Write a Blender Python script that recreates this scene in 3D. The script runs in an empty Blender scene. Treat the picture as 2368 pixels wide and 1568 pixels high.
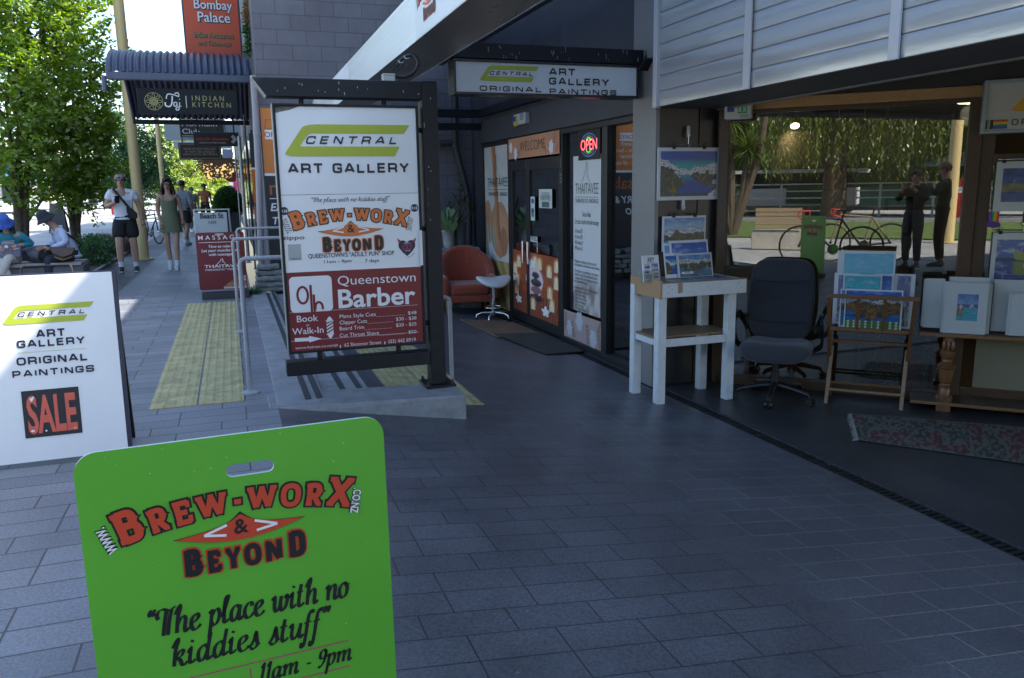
import bpy, bmesh, math, random
import numpy as np
from math import sin, cos, pi, radians, sqrt, atan2, floor, exp, hypot
from mathutils import Vector as V3, Matrix as M4, noise as NZ
random.seed(7)
scene = bpy.context.scene
COL = scene.collection
# ------------------------------------------------------------ camera, sky, sun, exposure
CAM_H = 1.4
PSI, TILT, ROLL = radians(19.1), radians(10.7), radians(0.9)
FW = V3((sin(PSI)*cos(TILT), cos(PSI)*cos(TILT), -sin(TILT)))
_r0 = V3((cos(PSI), -sin(PSI), 0)); _u0 = _r0.cross(FW)
RT = _r0*cos(ROLL) - _u0*sin(ROLL); UP = _u0*cos(ROLL) + _r0*sin(ROLL)
CAMP = V3((0, 0, CAM_H))
cd = bpy.data.cameras.new('camera'); cam = bpy.data.objects.new('camera', cd); COL.objects.link(cam)
cd.sensor_width = 36.0; cd.lens = 36.0*1843.0/2367.0; cd.clip_start = 0.02; cd.clip_end = 2000
m = M4.Identity(4)
for i in range(3):
    m[i][0] = RT[i]; m[i][1] = UP[i]; m[i][2] = -FW[i]; m[i][3] = CAMP[i]
cam.matrix_world = m
scene.camera = cam
SUN_YAW, SUN_EL = radians(104), radians(47)
world = bpy.data.worlds.new('World'); scene.world = world; world.use_nodes = True
wn = world.node_tree; bg = wn.nodes['Background']
sky = wn.nodes.new('ShaderNodeTexSky'); sky.sky_type = 'NISHITA'; sky.sun_disc = False
sky.sun_elevation = SUN_EL; sky.sun_rotation = SUN_YAW
sky.air_density = 1.0; sky.dust_density = 1.3; sky.ozone_density = 1.4
wn.links.new(sky.outputs[0], bg.inputs[0]); bg.inputs[1].default_value = 0.15
sl = bpy.data.lights.new('sun', 'SUN'); sl.energy = 4.6; sl.angle = radians(0.53); sl.color = (1.0, 0.94, 0.85)
so = bpy.data.objects.new('sun', sl); COL.objects.link(so)
SUND = V3((sin(SUN_YAW)*cos(SUN_EL), cos(SUN_YAW)*cos(SUN_EL), sin(SUN_EL)))
so.rotation_euler = SUND.to_track_quat('Z', 'Y').to_euler(); so.location = (20, 0, 30)
vs = scene.view_settings; vs.view_transform = 'Standard'; vs.look = 'None'; vs.gamma = 1.0
vs.exposure = 1.75
scene.cycles.max_bounces = 8; scene.cycles.transparent_max_bounces = 16
scene.cycles.caustics_reflective = False; scene.cycles.caustics_refractive = False
# ------------------------------------------------------------ measuring: photo pixel (2367 x 1568) -> point in the place
def ray(x, y): return FW + RT*((x-1183.5)/1843.0) - UP*((y-784.0)/1843.0)
def PL(x, y, p0, n):
    d = ray(x, y); n = V3(n); return CAMP + d*((V3(p0)-CAMP).dot(n)/d.dot(n))
def G(x, y, z=0.0): return PL(x, y, (0, 0, z), (0, 0, 1))
def PX(x, y, X): return PL(x, y, (X, 0, 0), (1, 0, 0))
def PY(x, y, Y): return PL(x, y, (0, Y, 0), (0, 1, 0))
def PV(x, y, b):
    d = ray(x, y); return PL(x, y, b, (d.x, d.y, 0))
SL, FL = 0.11, -0.35                     # the paving falls away to the right, the shop floors lie lower
def GR(x, y):
    a = G(x, y)
    if a.x <= .2: return a
    b = PL(x, y, (.2, 0, 0), (SL, 0, 1))
    return b if b.z > FL else G(x, y, FL)
def zr(X): return 0.0 if X < .2 else max(FL, -(X-.2)*SL)
# ------------------------------------------------------------ materials
MATS = {}
def nd(nt, t, **kw):
    n = nt.nodes.new('ShaderNode'+t)
    for k, v in kw.items(): setattr(n, k, v)
    return n
def mat(name, col=(.5, .5, .5), rough=.6, metal=0.0, var=0.0, vscale=8.0, bump=0.0, bscale=60.0, spec=.5, coat=0.0, emit=None, estr=0.0, var2=None, coords='Object', stretch=None, sheen=0.0):
    if name in MATS: return MATS[name]
    mt = bpy.data.materials.new(name); mt.use_nodes = True; nt = mt.node_tree; b = nt.nodes['Principled BSDF']
    b.inputs['Base Color'].default_value = (*col, 1); b.inputs['Roughness'].default_value = rough
    b.inputs['Metallic'].default_value = metal; b.inputs['Specular IOR Level'].default_value = spec
    b.inputs['Coat Weight'].default_value = coat; b.inputs['Sheen Weight'].default_value = sheen
    if emit: b.inputs['Emission Color'].default_value = (*emit, 1); b.inputs['Emission Strength'].default_value = estr
    tc = nd(nt, 'TexCoord'); src = tc.outputs[coords]
    if stretch:
        mp = nd(nt, 'Mapping'); mp.inputs['Scale'].default_value = stretch; nt.links.new(src, mp.inputs[0]); src = mp.outputs[0]
    if var > 0 or var2:
        n1 = nd(nt, 'TexNoise'); n1.inputs['Scale'].default_value = vscale; n1.inputs['Detail'].default_value = 6; n1.inputs['Roughness'].default_value = .65
        nt.links.new(src, n1.inputs['Vector'])
        rp = nd(nt, 'ValToRGB'); rp.color_ramp.elements[0].position = .32; rp.color_ramp.elements[1].position = .68
        c2 = var2 if var2 else tuple(min(1, c*(1+var)) for c in col); c1 = tuple(c*(1-var) for c in col) if not var2 else col
        rp.color_ramp.elements[0].color = (*c1, 1); rp.color_ramp.elements[1].color = (*c2, 1)
        nt.links.new(n1.outputs[0], rp.inputs[0]); nt.links.new(rp.outputs[0], b.inputs['Base Color'])
        mr = nd(nt, 'MapRange'); mr.inputs[3].default_value = max(.02, rough-.08); mr.inputs[4].default_value = min(1, rough+.1)
        nt.links.new(n1.outputs[0], mr.inputs[0]); nt.links.new(mr.outputs[0], b.inputs['Roughness'])
    if bump > 0:
        n2 = nd(nt, 'TexNoise'); n2.inputs['Scale'].default_value = bscale; n2.inputs['Detail'].default_value = 5
        nt.links.new(src, n2.inputs['Vector'])
        bp = nd(nt, 'Bump'); bp.inputs['Strength'].default_value = bump; bp.inputs['Distance'].default_value = .01
        nt.links.new(n2.outputs[0], bp.inputs['Height']); nt.links.new(bp.outputs[0], b.inputs['Normal'])
    MATS[name] = mt; return mt
def brick_mat(name, c1, c2, cm, w, h, mortar, axes=(0, 1), rough=.5, offset=.5, speck=0.25, bump=.35, freq=2, sq=1.0, spec=.5):
    mt = bpy.data.materials.new(name); mt.use_nodes = True; nt = mt.node_tree; b = nt.nodes['Principled BSDF']; L = nt.links.new
    tc = nd(nt, 'TexCoord'); sp = nd(nt, 'SeparateXYZ'); cb = nd(nt, 'CombineXYZ'); L(tc.outputs['Object'], sp.inputs[0])
    L(sp.outputs[axes[0]], cb.inputs[0]); L(sp.outputs[axes[1]], cb.inputs[1])
    br = nd(nt, 'TexBrick'); br.offset = offset; br.offset_frequency = freq; br.squash = sq
    for k, v in (('Scale', 1.0), ('Mortar Size', mortar), ('Mortar Smooth', .15), ('Bias', 0.0), ('Brick Width', w), ('Row Height', h)): br.inputs[k].default_value = v
    br.inputs['Color1'].default_value = (*c1, 1); br.inputs['Color2'].default_value = (*c2, 1); br.inputs['Mortar'].default_value = (*cm, 1)
    L(cb.outputs[0], br.inputs['Vector'])
    ns = nd(nt, 'TexNoise'); ns.inputs['Scale'].default_value = 85; ns.inputs['Detail'].default_value = 4; ns.inputs['Roughness'].default_value = .75; L(tc.outputs['Object'], ns.inputs['Vector'])
    nb = nd(nt, 'TexNoise'); nb.inputs['Scale'].default_value = 1.3; nb.inputs['Detail'].default_value = 7; nb.inputs['Roughness'].default_value = .7; L(tc.outputs['Object'], nb.inputs['Vector'])
    r1 = nd(nt, 'MapRange'); r1.inputs[1].default_value = .3; r1.inputs[2].default_value = .7; r1.inputs[3].default_value = 1-speck; r1.inputs[4].default_value = 1+speck; L(ns.outputs[0], r1.inputs[0])
    r2 = nd(nt, 'MapRange'); r2.inputs[1].default_value = .3; r2.inputs[2].default_value = .7; r2.inputs[3].default_value = .74; r2.inputs[4].default_value = 1.2; L(nb.outputs[0], r2.inputs[0])
    ml0 = nd(nt, 'Math', operation='MULTIPLY'); L(r1.outputs[0], ml0.inputs[0]); L(r2.outputs[0], ml0.inputs[1]); vo = nd(nt, 'TexVoronoi'); vo.inputs['Scale'].default_value = 2.3; L(tc.outputs['Object'], vo.inputs['Vector']); gm_ = nd(nt, 'MapRange'); gm_.inputs[1].default_value = .028; gm_.inputs[2].default_value = .045; gm_.inputs[3].default_value = 1.7 if axes == (0, 1) else 1.0; gm_.inputs[4].default_value = 1.0; L(vo.outputs['Distance'], gm_.inputs[0])
    nl = nd(nt, 'TexNoise'); nl.inputs['Scale'].default_value = .45; nl.inputs['Detail'].default_value = 8; L(tc.outputs['Object'], nl.inputs['Vector']); r4 = nd(nt, 'MapRange'); r4.inputs[1].default_value = .35; r4.inputs[2].default_value = .65; r4.inputs[3].default_value = .8; r4.inputs[4].default_value = 1.16; L(nl.outputs[0], r4.inputs[0]); m5 = nd(nt, 'Math', operation='MULTIPLY'); L(gm_.outputs[0], m5.inputs[0]); L(r4.outputs[0], m5.inputs[1])
    ml = nd(nt, 'Math', operation='MULTIPLY'); L(ml0.outputs[0], ml.inputs[0]); L(m5.outputs[0], ml.inputs[1])
    mx = nd(nt, 'MixRGB', blend_type='MULTIPLY'); mx.inputs[0].default_value = 1; L(br.outputs['Color'], mx.inputs[1]); L(ml.outputs[0], mx.inputs[2])
    L(mx.outputs[0], b.inputs['Base Color'])
    r3 = nd(nt, 'MapRange'); r3.inputs[1].default_value = .3; r3.inputs[2].default_value = .7; r3.inputs[3].default_value = rough-.1; r3.inputs[4].default_value = rough+.14; L(nb.outputs[0], r3.inputs[0]); L(r3.outputs[0], b.inputs['Roughness'])
    b.inputs['Specular IOR Level'].default_value = spec
    iv = nd(nt, 'Math', operation='SUBTRACT'); iv.inputs[0].default_value = 1; L(br.outputs['Fac'], iv.inputs[1])
    ad = nd(nt, 'Math', operation='MULTIPLY_ADD'); ad.inputs[1].default_value = .12; L(ns.outputs[0], ad.inputs[0]); L(iv.outputs[0], ad.inputs[2])
    bp = nd(nt, 'Bump'); bp.inputs['Strength'].default_value = bump; bp.inputs['Distance'].default_value = .006; L(ad.outputs[0], bp.inputs['Height']); L(bp.outputs[0], b.inputs['Normal'])
    MATS[name] = mt; return mt
def wood_mat(name, c1, c2, rough=.5, scale=(1.5, 22, 22), coat=0.0):
    mt = mat(name, c1, rough, var2=c2, vscale=3.0, bump=.15, bscale=9, stretch=scale, coat=coat); return mt
def pic_mat():
    if 'print' in MATS: return MATS['print']
    mt = bpy.data.materials.new('print'); mt.use_nodes = True; nt = mt.node_tree; b = nt.nodes['Principled BSDF']
    a = nd(nt, 'VertexColor', layer_name='Col'); nt.links.new(a.outputs[0], b.inputs['Base Color']); b.inputs['Roughness'].default_value = .35
    MATS['print'] = mt; return mt
def glass_mat(name, fac=.2, tint=(.8, .85, .82), rough=0.0, add=.55):
    mt = bpy.data.materials.new(name); mt.use_nodes = True; nt = mt.node_tree; nt.nodes.remove(nt.nodes['Principled BSDF']); o = nt.nodes['Material Output']; L = nt.links.new
    t = nd(nt, 'BsdfTransparent'); t.inputs[0].default_value = (*tint, 1); g = nd(nt, 'BsdfGlossy'); g.inputs['Roughness'].default_value = rough; g.inputs[0].default_value = (1, 1, 1, 1)
    lw = nd(nt, 'LayerWeight'); lw.inputs[0].default_value = .35; mr = nd(nt, 'MapRange'); mr.inputs[3].default_value = fac; mr.inputs[4].default_value = fac+add; L(lw.outputs['Facing'], mr.inputs[0])
    mx = nd(nt, 'MixShader'); L(mr.outputs[0], mx.inputs[0]); L(t.outputs[0], mx.inputs[1]); L(g.outputs[0], mx.inputs[2]); L(mx.outputs[0], o.inputs[0])
    MATS[name] = mt; return mt
def leaf_mat(name, c1, c2, trans=.45):
    mt = bpy.data.materials.new(name); mt.use_nodes = True; nt = mt.node_tree; nt.nodes.remove(nt.nodes['Principled BSDF']); o = nt.nodes['Material Output']; L = nt.links.new
    ge = nd(nt, 'NewGeometry'); rp = nd(nt, 'ValToRGB'); rp.color_ramp.elements[0].color = (*c1, 1); rp.color_ramp.elements[1].color = (*c2, 1); L(ge.outputs['Random Per Island'], rp.inputs[0])
    d = nd(nt, 'BsdfDiffuse'); t = nd(nt, 'BsdfTranslucent'); g = nd(nt, 'BsdfGlossy'); g.inputs['Roughness'].default_value = .35
    hs = nd(nt, 'HueSaturation'); hs.inputs['Saturation'].default_value = 1.15; hs.inputs['Value'].default_value = 1.5; L(rp.outputs[0], hs.inputs['Color']); L(rp.outputs[0], d.inputs[0]); L(hs.outputs[0], t.inputs[0])
    m1 = nd(nt, 'MixShader'); m1.inputs[0].default_value = trans; L(d.outputs[0], m1.inputs[1]); L(t.outputs[0], m1.inputs[2])
    m2 = nd(nt, 'MixShader'); m2.inputs[0].default_value = .07; L(m1.outputs[0], m2.inputs[1]); L(g.outputs[0], m2.inputs[2]); L(m2.outputs[0], o.inputs[0])
    MATS[name] = mt; return mt
# ------------------------------------------------------------ mesh builder (world coordinates)
class MB:
    def __init__(s): s.v = []; s.f = []; s.c = None
    def face(s, pts):
        n = len(s.v); s.v += [tuple(p) for p in pts]; s.f.append(tuple(range(n, n+len(pts)))); return s
    def raw(s, vs_, fs):
        n = len(s.v); s.v += [tuple(p) for p in vs_]; s.f += [tuple(i+n for i in f) for f in fs]; return s
    def obox(s, o, a, b, c):               # corner + three edge vectors
        o, a, b, c = V3(o), V3(a), V3(b), V3(c); p = [o, o+a, o+a+b, o+b, o+c, o+a+c, o+a+b+c, o+b+c]
        f = [(0, 3, 2, 1), (4, 5, 6, 7), (0, 1, 5, 4), (1, 2, 6, 5), (2, 3, 7, 6), (3, 0, 4, 7)]
        if a.cross(b).dot(c) < 0: f = [q[::-1] for q in f]
        return s.raw(p, f)
    def box(s, x0, x1, y0, y1, z0, z1): return s.obox((x0, y0, z0), (x1-x0, 0, 0), (0, y1-y0, 0), (0, 0, z1-z0))
    def bar(s, p, q, w, h, up=(0, 0, 1)):  # rectangular bar from p to q, centred
        p, q = V3(p), V3(q); d = q-p; a = d.cross(V3(up))
        if a.length < 1e-6: a = d.cross(V3((1, 0, 0)))
        a.normalize(); b = a.cross(d).normalized(); return s.obox(p-a*w/2-b*h/2, a*w, b*h, d)
    def ring(s, p, d, r, n):
        d = V3(d).normalized(); a = d.orthogonal().normalized(); b = d.cross(a); return [p+a*(r*cos(2*pi*i/n))+b*(r*sin(2*pi*i/n)) for i in range(n)]
    def tube(s, pts, r, n=8, cap=True, closed=False):
        pts = [V3(p) for p in pts]; rs = r if isinstance(r, (list, tuple)) else [r]*len(pts); N = len(pts); base = len(s.v); prev = None
        for i, p in enumerate(pts):
            if closed: d = (pts[(i+1) % N]-pts[i-1])
            else: d = pts[min(i+1, N-1)]-pts[max(i-1, 0)]
            d = d.normalized() if d.length > 1e-9 else V3((0, 0, 1))
            if prev is None: a = d.orthogonal().normalized()
            else:
                a = prev-d*prev.dot(d); a = a.normalized() if a.length > 1e-6 else d.orthogonal().normalized()
            prev = a; b = d.cross(a)
            for k in range(n): s.v.append(tuple(p+a*(rs[i]*cos(2*pi*k/n))+b*(rs[i]*sin(2*pi*k/n))))
        for i in range(N if closed else N-1):
            j = (i+1) % N
            for k in range(n):
                k2 = (k+1) % n; s.f.append((base+i*n+k, base+i*n+k2, base+j*n+k2, base+j*n+k))
        if cap and not closed:
            s.f.append(tuple(base+k for k in range(n))[::-1]); s.f.append(tuple(base+(N-1)*n+k for k in range(n)))
        return s
    def cyl(s, p, q, r, n=16, r2=None): return s.tube([p, q], [r, r if r2 is None else r2], n)
    def lathe(s, prof, o=(0, 0, 0), n=20, axis=(0, 0, 1)):
        o = V3(o); q = V3(axis).normalized().to_track_quat('Z', 'Y'); base = len(s.v)
        for r, z in prof:
            for k in range(n): s.v.append(tuple(o+q @ V3((r*cos(2*pi*k/n), r*sin(2*pi*k/n), z))))
        for i in range(len(prof)-1):
            for k in range(n):
                k2 = (k+1) % n; s.f.append((base+i*n+k, base+i*n+k2, base+(i+1)*n+k2, base+(i+1)*n+k))
        s.f.append(tuple(base+k for k in range(n))[::-1]); s.f.append(tuple(base+(len(prof)-1)*n+k for k in range(n))); return s
    def ell(s, c, r, n=14, m=9, rot=None):
        c = V3(c); rx, ry, rz = r if isinstance(r, (tuple, list)) else (r, r, r); base = len(s.v)
        for i in range(m+1):
            t = pi*i/m
            for k in range(n):
                p = V3((rx*sin(t)*cos(2*pi*k/n), ry*sin(t)*sin(2*pi*k/n), rz*cos(t)))
                if rot: p = rot @ p
                s.v.append(tuple(c+p))
        for i in range(m):
            for k in range(n):
                k2 = (k+1) % n; s.f.append((base+i*n+k, base+(i+1)*n+k, base+(i+1)*n+k2, base+i*n+k2))
        return s
    def prism(s, pts, ext):                # planar outline pushed along ext
        pts = [V3(p) for p in pts]; e = V3(ext); n = len(pts); nn = V3((0, 0, 0))
        for i in range(n): nn += (pts[i]-pts[0]).cross(pts[(i+1) % n]-pts[0])
        if nn.dot(e) > 0: pts = pts[::-1]
        b = len(s.v); s.v += [tuple(p) for p in pts]+[tuple(p+e) for p in pts]
        s.f.append(tuple(range(b, b+n))); s.f.append(tuple(range(b+2*n-1, b+n-1, -1)))
        for i in range(n):
            j = (i+1) % n; s.f.append((b+j, b+i, b+n+i, b+n+j))
        return s
    def grid(s, fn, nu, nv, flip=False):
        b = len(s.v)
        for j in range(nv+1):
            for i in range(nu+1): s.v.append(tuple(fn(i/nu, j/nv)))
        for j in range(nv):
            for i in range(nu):
                a = b+j*(nu+1)+i; q = (a, a+1, a+nu+2, a+nu+1); s.f.append(q[::-1] if flip else q)
        return s
NOSPLIT = ('leaf', 'foliage', 'crown', 'stain', 'wicker', 'fairy_light', 'grating', 'tile', 'grass_blade', 'fringe', 'crease_glint', 'trunk', 'rust_leaf', 'green_leaf', 'stem', 'picture', 'hair', 'spokes', 'cladding_board', 'tread', 'nosing_strip')
def pieces(mb):
    n = len(mb.v); par = list(range(n))
    def fd(i):
        while par[i] != i: par[i] = par[par[i]]; i = par[i]
        return i
    for f in mb.f:
        r = fd(f[0])
        for q in f[1:]: par[fd(q)] = r
    ro = {}; isl = [ro.setdefault(fd(i), len(ro)) for i in range(n)]; k = len(ro)
    if k < 2 or k > 400: return None
    P_ = np.array(mb.v); ii = np.array(isl); lo = np.full((k, 3), np.inf); hi = np.full((k, 3), -np.inf); np.minimum.at(lo, ii, P_); np.maximum.at(hi, ii, P_)
    size = (hi-lo).max(axis=1); gap = np.maximum(0, np.maximum(lo[:, None]-hi[None], lo[None]-hi[:, None])); near = np.sqrt((gap**2).sum(2)) <= np.maximum(.02, .5*np.maximum(size[:, None], size[None]))
    p2 = list(range(k))
    def f2(i):
        while p2[i] != i: i = p2[i]
        return i
    for a, b in zip(*np.nonzero(np.triu(near, 1))):
        ra, rb_ = f2(int(a)), f2(int(b))
        if ra != rb_: p2[rb_] = ra
    roots = sorted({f2(i) for i in range(k)})
    if len(roots) < 2 or len(roots) > 60: return None
    out = []
    for r in roots:
        m_ = MB(); mp = {}
        for i in range(n):
            if f2(isl[i]) == r: mp[i] = len(m_.v); m_.v.append(mb.v[i])
        m_.f = [tuple(mp[q] for q in f) for f in mb.f if f[0] in mp]; out.append(m_)
    return out
def obj(name, mb, mt, parent=None, **k):
    if isinstance(mb, MB) and parent and mb.c is None and name not in NOSPLIT and len(mb.v) < 60000:
        ps = pieces(mb)
        if ps:
            os_ = [obj1(name, p, mt, parent, **k) for p in ps]; k_ = os_[0]; k_['pieces'] = 1; EXTRA[k_.name] = os_; return k_
    return obj1(name, mb, mt, parent, **k)
EXTRA = {}
def obj1(name, mb, mt, parent=None, smooth=None, bevel=0.0, seg=2, label=None, solid=0.0, subsurf=0):
    if isinstance(mb, MB):
        me = bpy.data.meshes.new(name); me.from_pydata(mb.v, [], mb.f)
        if mb.c is not None:
            ca = me.color_attributes.new('Col', 'FLOAT_COLOR', 'POINT')
            for i, c in enumerate(mb.c): ca.data[i].color = (c[0], c[1], c[2], 1)
        me.update()
    else: me = mb
    if isinstance(mt, (list, tuple)):
        for q in mt: me.materials.append(q)
    else: me.materials.append(mt)
    o = bpy.data.objects.new(name, me); COL.objects.link(o)
    if smooth is not None:
        for p in me.polygons: p.use_smooth = True
        me.set_sharp_from_angle(angle=radians(smooth))
    if parent:
        o.parent = parent
        if parent.type == 'EMPTY': o.location = -parent.location
    if solid:
        md = o.modifiers.new('thick', 'SOLIDIFY'); md.thickness = solid; md.offset = 0
    if bevel:
        md = o.modifiers.new('bevel', 'BEVEL'); md.width = bevel; md.segments = seg; md.limit_method = 'ANGLE'; md.angle_limit = radians(40)
    if subsurf:
        md = o.modifiers.new('sub', 'SUBSURF'); md.levels = subsurf; md.render_levels = subsurf
    if label: o['label'] = label
    return o
def tag(o, label, cat, group=None):
    o['label'] = label; o['category'] = cat
    if group: o['group'] = group
    return o
def thing(name, label, cat, loc, group=None):
    o = bpy.data.objects.new(name, None); o.empty_display_size = .1; COL.objects.link(o); o.location = V3(loc); return tag(o, label, cat, group)
def struct(name, mb, mt, **k):
    o = obj(name, mb, mt, **k); o['kind'] = 'structure'; return o
def dup(src, dloc, label=None, rotz=None):
    def cp(o, par):
        c = o.copy(); COL.objects.link(c)
        if par: c.parent = par
        for ch in list(o.children): cp(ch, c)
        return c
    c = cp(src, None); c.location = V3(dloc)
    if rotz is not None: c.rotation_euler.z = rotz
    if label: c['label'] = label
    return c
# ------------------------------------------------------------ flat things: a plane with its own 2-D metres
class Pl:
    def __init__(s, o, u, v):
        s.o = V3(o); s.u = V3(u).normalized(); v = V3(v); s.v = (v-s.u*v.dot(s.u)).normalized(); s.n = s.u.cross(s.v)
    def __call__(s, a, b, l=0.0): return s.o+s.u*a+s.v*b+s.n*l
def prect(mb, P, a0, b0, a1, b1, l=0.0): return mb.face([P(a0, b0, l), P(a1, b0, l), P(a1, b1, l), P(a0, b1, l)])
def rrect(a0, b0, a1, b1, r, n=6, corners=(1, 1, 1, 1)):
    out = []
    for (cx, cy, s0), on in zip(((a1-r, b1-r, 0), (a0+r, b1-r, 90), (a0+r, b0+r, 180), (a1-r, b0+r, 270)), corners):
        if on: out += [(cx+r*cos(radians(s0+90*i/n)), cy+r*sin(radians(s0+90*i/n))) for i in range(n+1)]
        else: out.append({0: (a1, b1), 90: (a0, b1), 180: (a0, b0), 270: (a1, b0)}[s0])
    return out
def pslab(mb, P, a0, b0, a1, b1, t, l=0.0, r=0.0):
    o = rrect(a0, b0, a1, b1, r) if r else [(a0, b0), (a1, b0), (a1, b1), (a0, b1)]
    return mb.prism([P(a, b, l) for a, b in o], P.n*t)
def pshape(mb, P, pts, l=0.0): return mb.face([P(a, b, l) for a, b in pts])
def picture(P, a0, b0, a1, b1, fn, nx=60, ny=45, l=0.002):
    mb = MB(); mb.grid(lambda s, t: P(a0+(a1-a0)*s, b0+(b1-b0)*t, l), nx, ny); mb.c = []
    for j in range(ny+1):
        for i in range(nx+1): mb.c.append(fn(i/nx, j/ny))
    return mb
# built-in font lettering -> faces on a plane
_fc = {}
def font_mesh(s, shear=0.0, off=0.0):
    k = (s, shear, off)
    if k in _fc: return _fc[k]
    c = bpy.data.curves.new('t', 'FONT'); c.body = s; c.shear = shear; c.offset = off; c.resolution_u = 3; c.size = 1
    o = bpy.data.objects.new('t', c); COL.objects.link(o); dg = bpy.context.evaluated_depsgraph_get(); me = bpy.data.meshes.new_from_object(o.evaluated_get(dg))
    vs_ = [(v.co.x, v.co.y) for v in me.vertices]; fs = [tuple(p.vertices) for p in me.polygons]
    bpy.data.objects.remove(o); bpy.data.curves.remove(c); bpy.data.meshes.remove(me)
    _fc[k] = (vs_, fs); return _fc[k]
def text(mb, P, s, a, b, h, w=None, l=.003, al='c', shear=0.0, off=0.0, rot=0.0, fit=None):
    """cap height h, baseline b; al c/l/r about a; w forces the overall width"""
    vs_, fs = font_mesh(s, shear, off)
    if not vs_: return mb
    x0 = min(v[0] for v in vs_); x1 = max(v[0] for v in vs_); sc = h/.70; sx = sc if not w else w/(x1-x0)
    if fit and sx*(x1-x0) > fit: sx = fit/(x1-x0)
    W = (x1-x0)*sx; sh = {'c': -W/2, 'l': 0, 'r': -W}[al]; cr, sr = cos(rot), sin(rot); out = []
    for x, y in vs_:
        X = (x-x0)*sx+sh; Y = y*sc; out.append(P(a+X*cr-Y*sr, b+X*sr+Y*cr, l))
    return mb.raw(out, fs)
# stroke lettering: ribbons with mitred joints
def rp(pts, r, n=6, closed=False, sharp=()):
    out = []; N = len(pts)
    for i, p in enumerate(pts):
        if (not closed and i in (0, N-1)) or i in sharp: out.append(p); continue
        a, b = pts[i-1], pts[(i+1) % N]; p2 = V3((p[0], p[1], 0)); da = V3((a[0], a[1], 0))-p2; db = V3((b[0], b[1], 0))-p2
        rr = min(r, da.length*.5, db.length*.5); A = p2+da.normalized()*rr; B = p2+db.normalized()*rr
        for k in range(n+1):
            t = k/n; q = A*(1-t)**2+p2*(2*t*(1-t))+B*t*t; out.append((q.x, q.y))
    return out
def ribbon(mb, xf, pts, w, closed=False, nib=None):
    N = len(pts); L = []; R = []
    for i in range(N):
        p = pts[i]
        a = pts[i-1] if (i or closed) else None; b = pts[(i+1) % N] if (i < N-1 or closed) else None
        def un(u, v):
            d = hypot(v[0]-u[0], v[1]-u[1]) or 1e-9; return ((v[0]-u[0])/d, (v[1]-u[1])/d)
        d1 = un(a, p) if a else un(p, b); d2 = un(p, b) if b else d1
        n1 = (-d1[1], d1[0]); n2 = (-d2[1], d2[0]); mx, my = n1[0]+n2[0], n1[1]+n2[1]; q = hypot(mx, my) or 1e-9; mx, my = mx/q, my/q
        k = 1/max(.66, mx*n1[0]+my*n1[1]); ww = w if nib is None else nib(d2 if b else d1, i/(N-1))
        L.append((p[0]+mx*ww/2*k, p[1]+my*ww/2*k)); R.append((p[0]-mx*ww/2*k, p[1]-my*ww/2*k))
    for i in range(N if closed else N-1):
        j = (i+1) % N; mb.face([xf(*R[i]), xf(*R[j]), xf(*L[j]), xf(*L[i])])
EURO = {
 'A': (1.15, [([(0, 0), (.5, 1), (.65, 1), (1.15, 0)], 0), ([(.17, .27), (.98, .27)], 0)]), 'C': (1.0, [(rp([(1, .66), (1, 1), (0, 1), (0, 0), (1, 0), (1, .34)], .32), 0)]),
 'E': (.9, [([(.9, 1), (0, 1), (0, 0), (.9, 0)], 0), ([(0, .52), (.84, .52)], 0)]), 'G': (1.0, [(rp([(1, .72), (1, 1), (0, 1), (0, 0), (1, 0), (1, .47), (.5, .47)], .32, sharp=(5,)), 0)]),
 'I': (.0, [([(0, 0), (0, 1)], 0)]), 'L': (.82, [([(0, 1), (0, 0), (.86, 0)], 0)]), 'N': (1.0, [([(0, 0), (0, 1), (.12, 1), (.9, 0), (1, 0), (1, 1)], 0)]),
 'O': (1.05, [(rp([(0, 0), (1.05, 0), (1.05, 1), (0, 1)], .34, closed=True), 1)]), 'P': (.95, [(rp([(0, -.08), (0, 1), (.95, 1), (.95, .4), (0, .4)], .28, sharp=(1,)), 0)]),
 'R': (1.0, [(rp([(0, -.08), (0, 1), (1, 1), (1, .42), (0, .42)], .28, sharp=(1,)), 0), ([(.5, .42), (.8, .42), (1, .22), (1, -.08)], 0)]),
 'S': (1.0, [(rp([(1, .7), (1, 1), (0, 1), (0, .5), (1, .5), (1, 0), (0, 0), (0, .3)], .24), 0)]), 'T': (1.05, [([(-.05, 1), (1.1, 1)], 0), ([(.525, 1), (.525, -.08)], 0)]),
 'Y': (1.1, [([(0, 1.06), (.55, .45), (1.1, 1.06)], 0), ([(.55, .48), (.55, -.08)], 0)]), ' ': (.35, [])}
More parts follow.
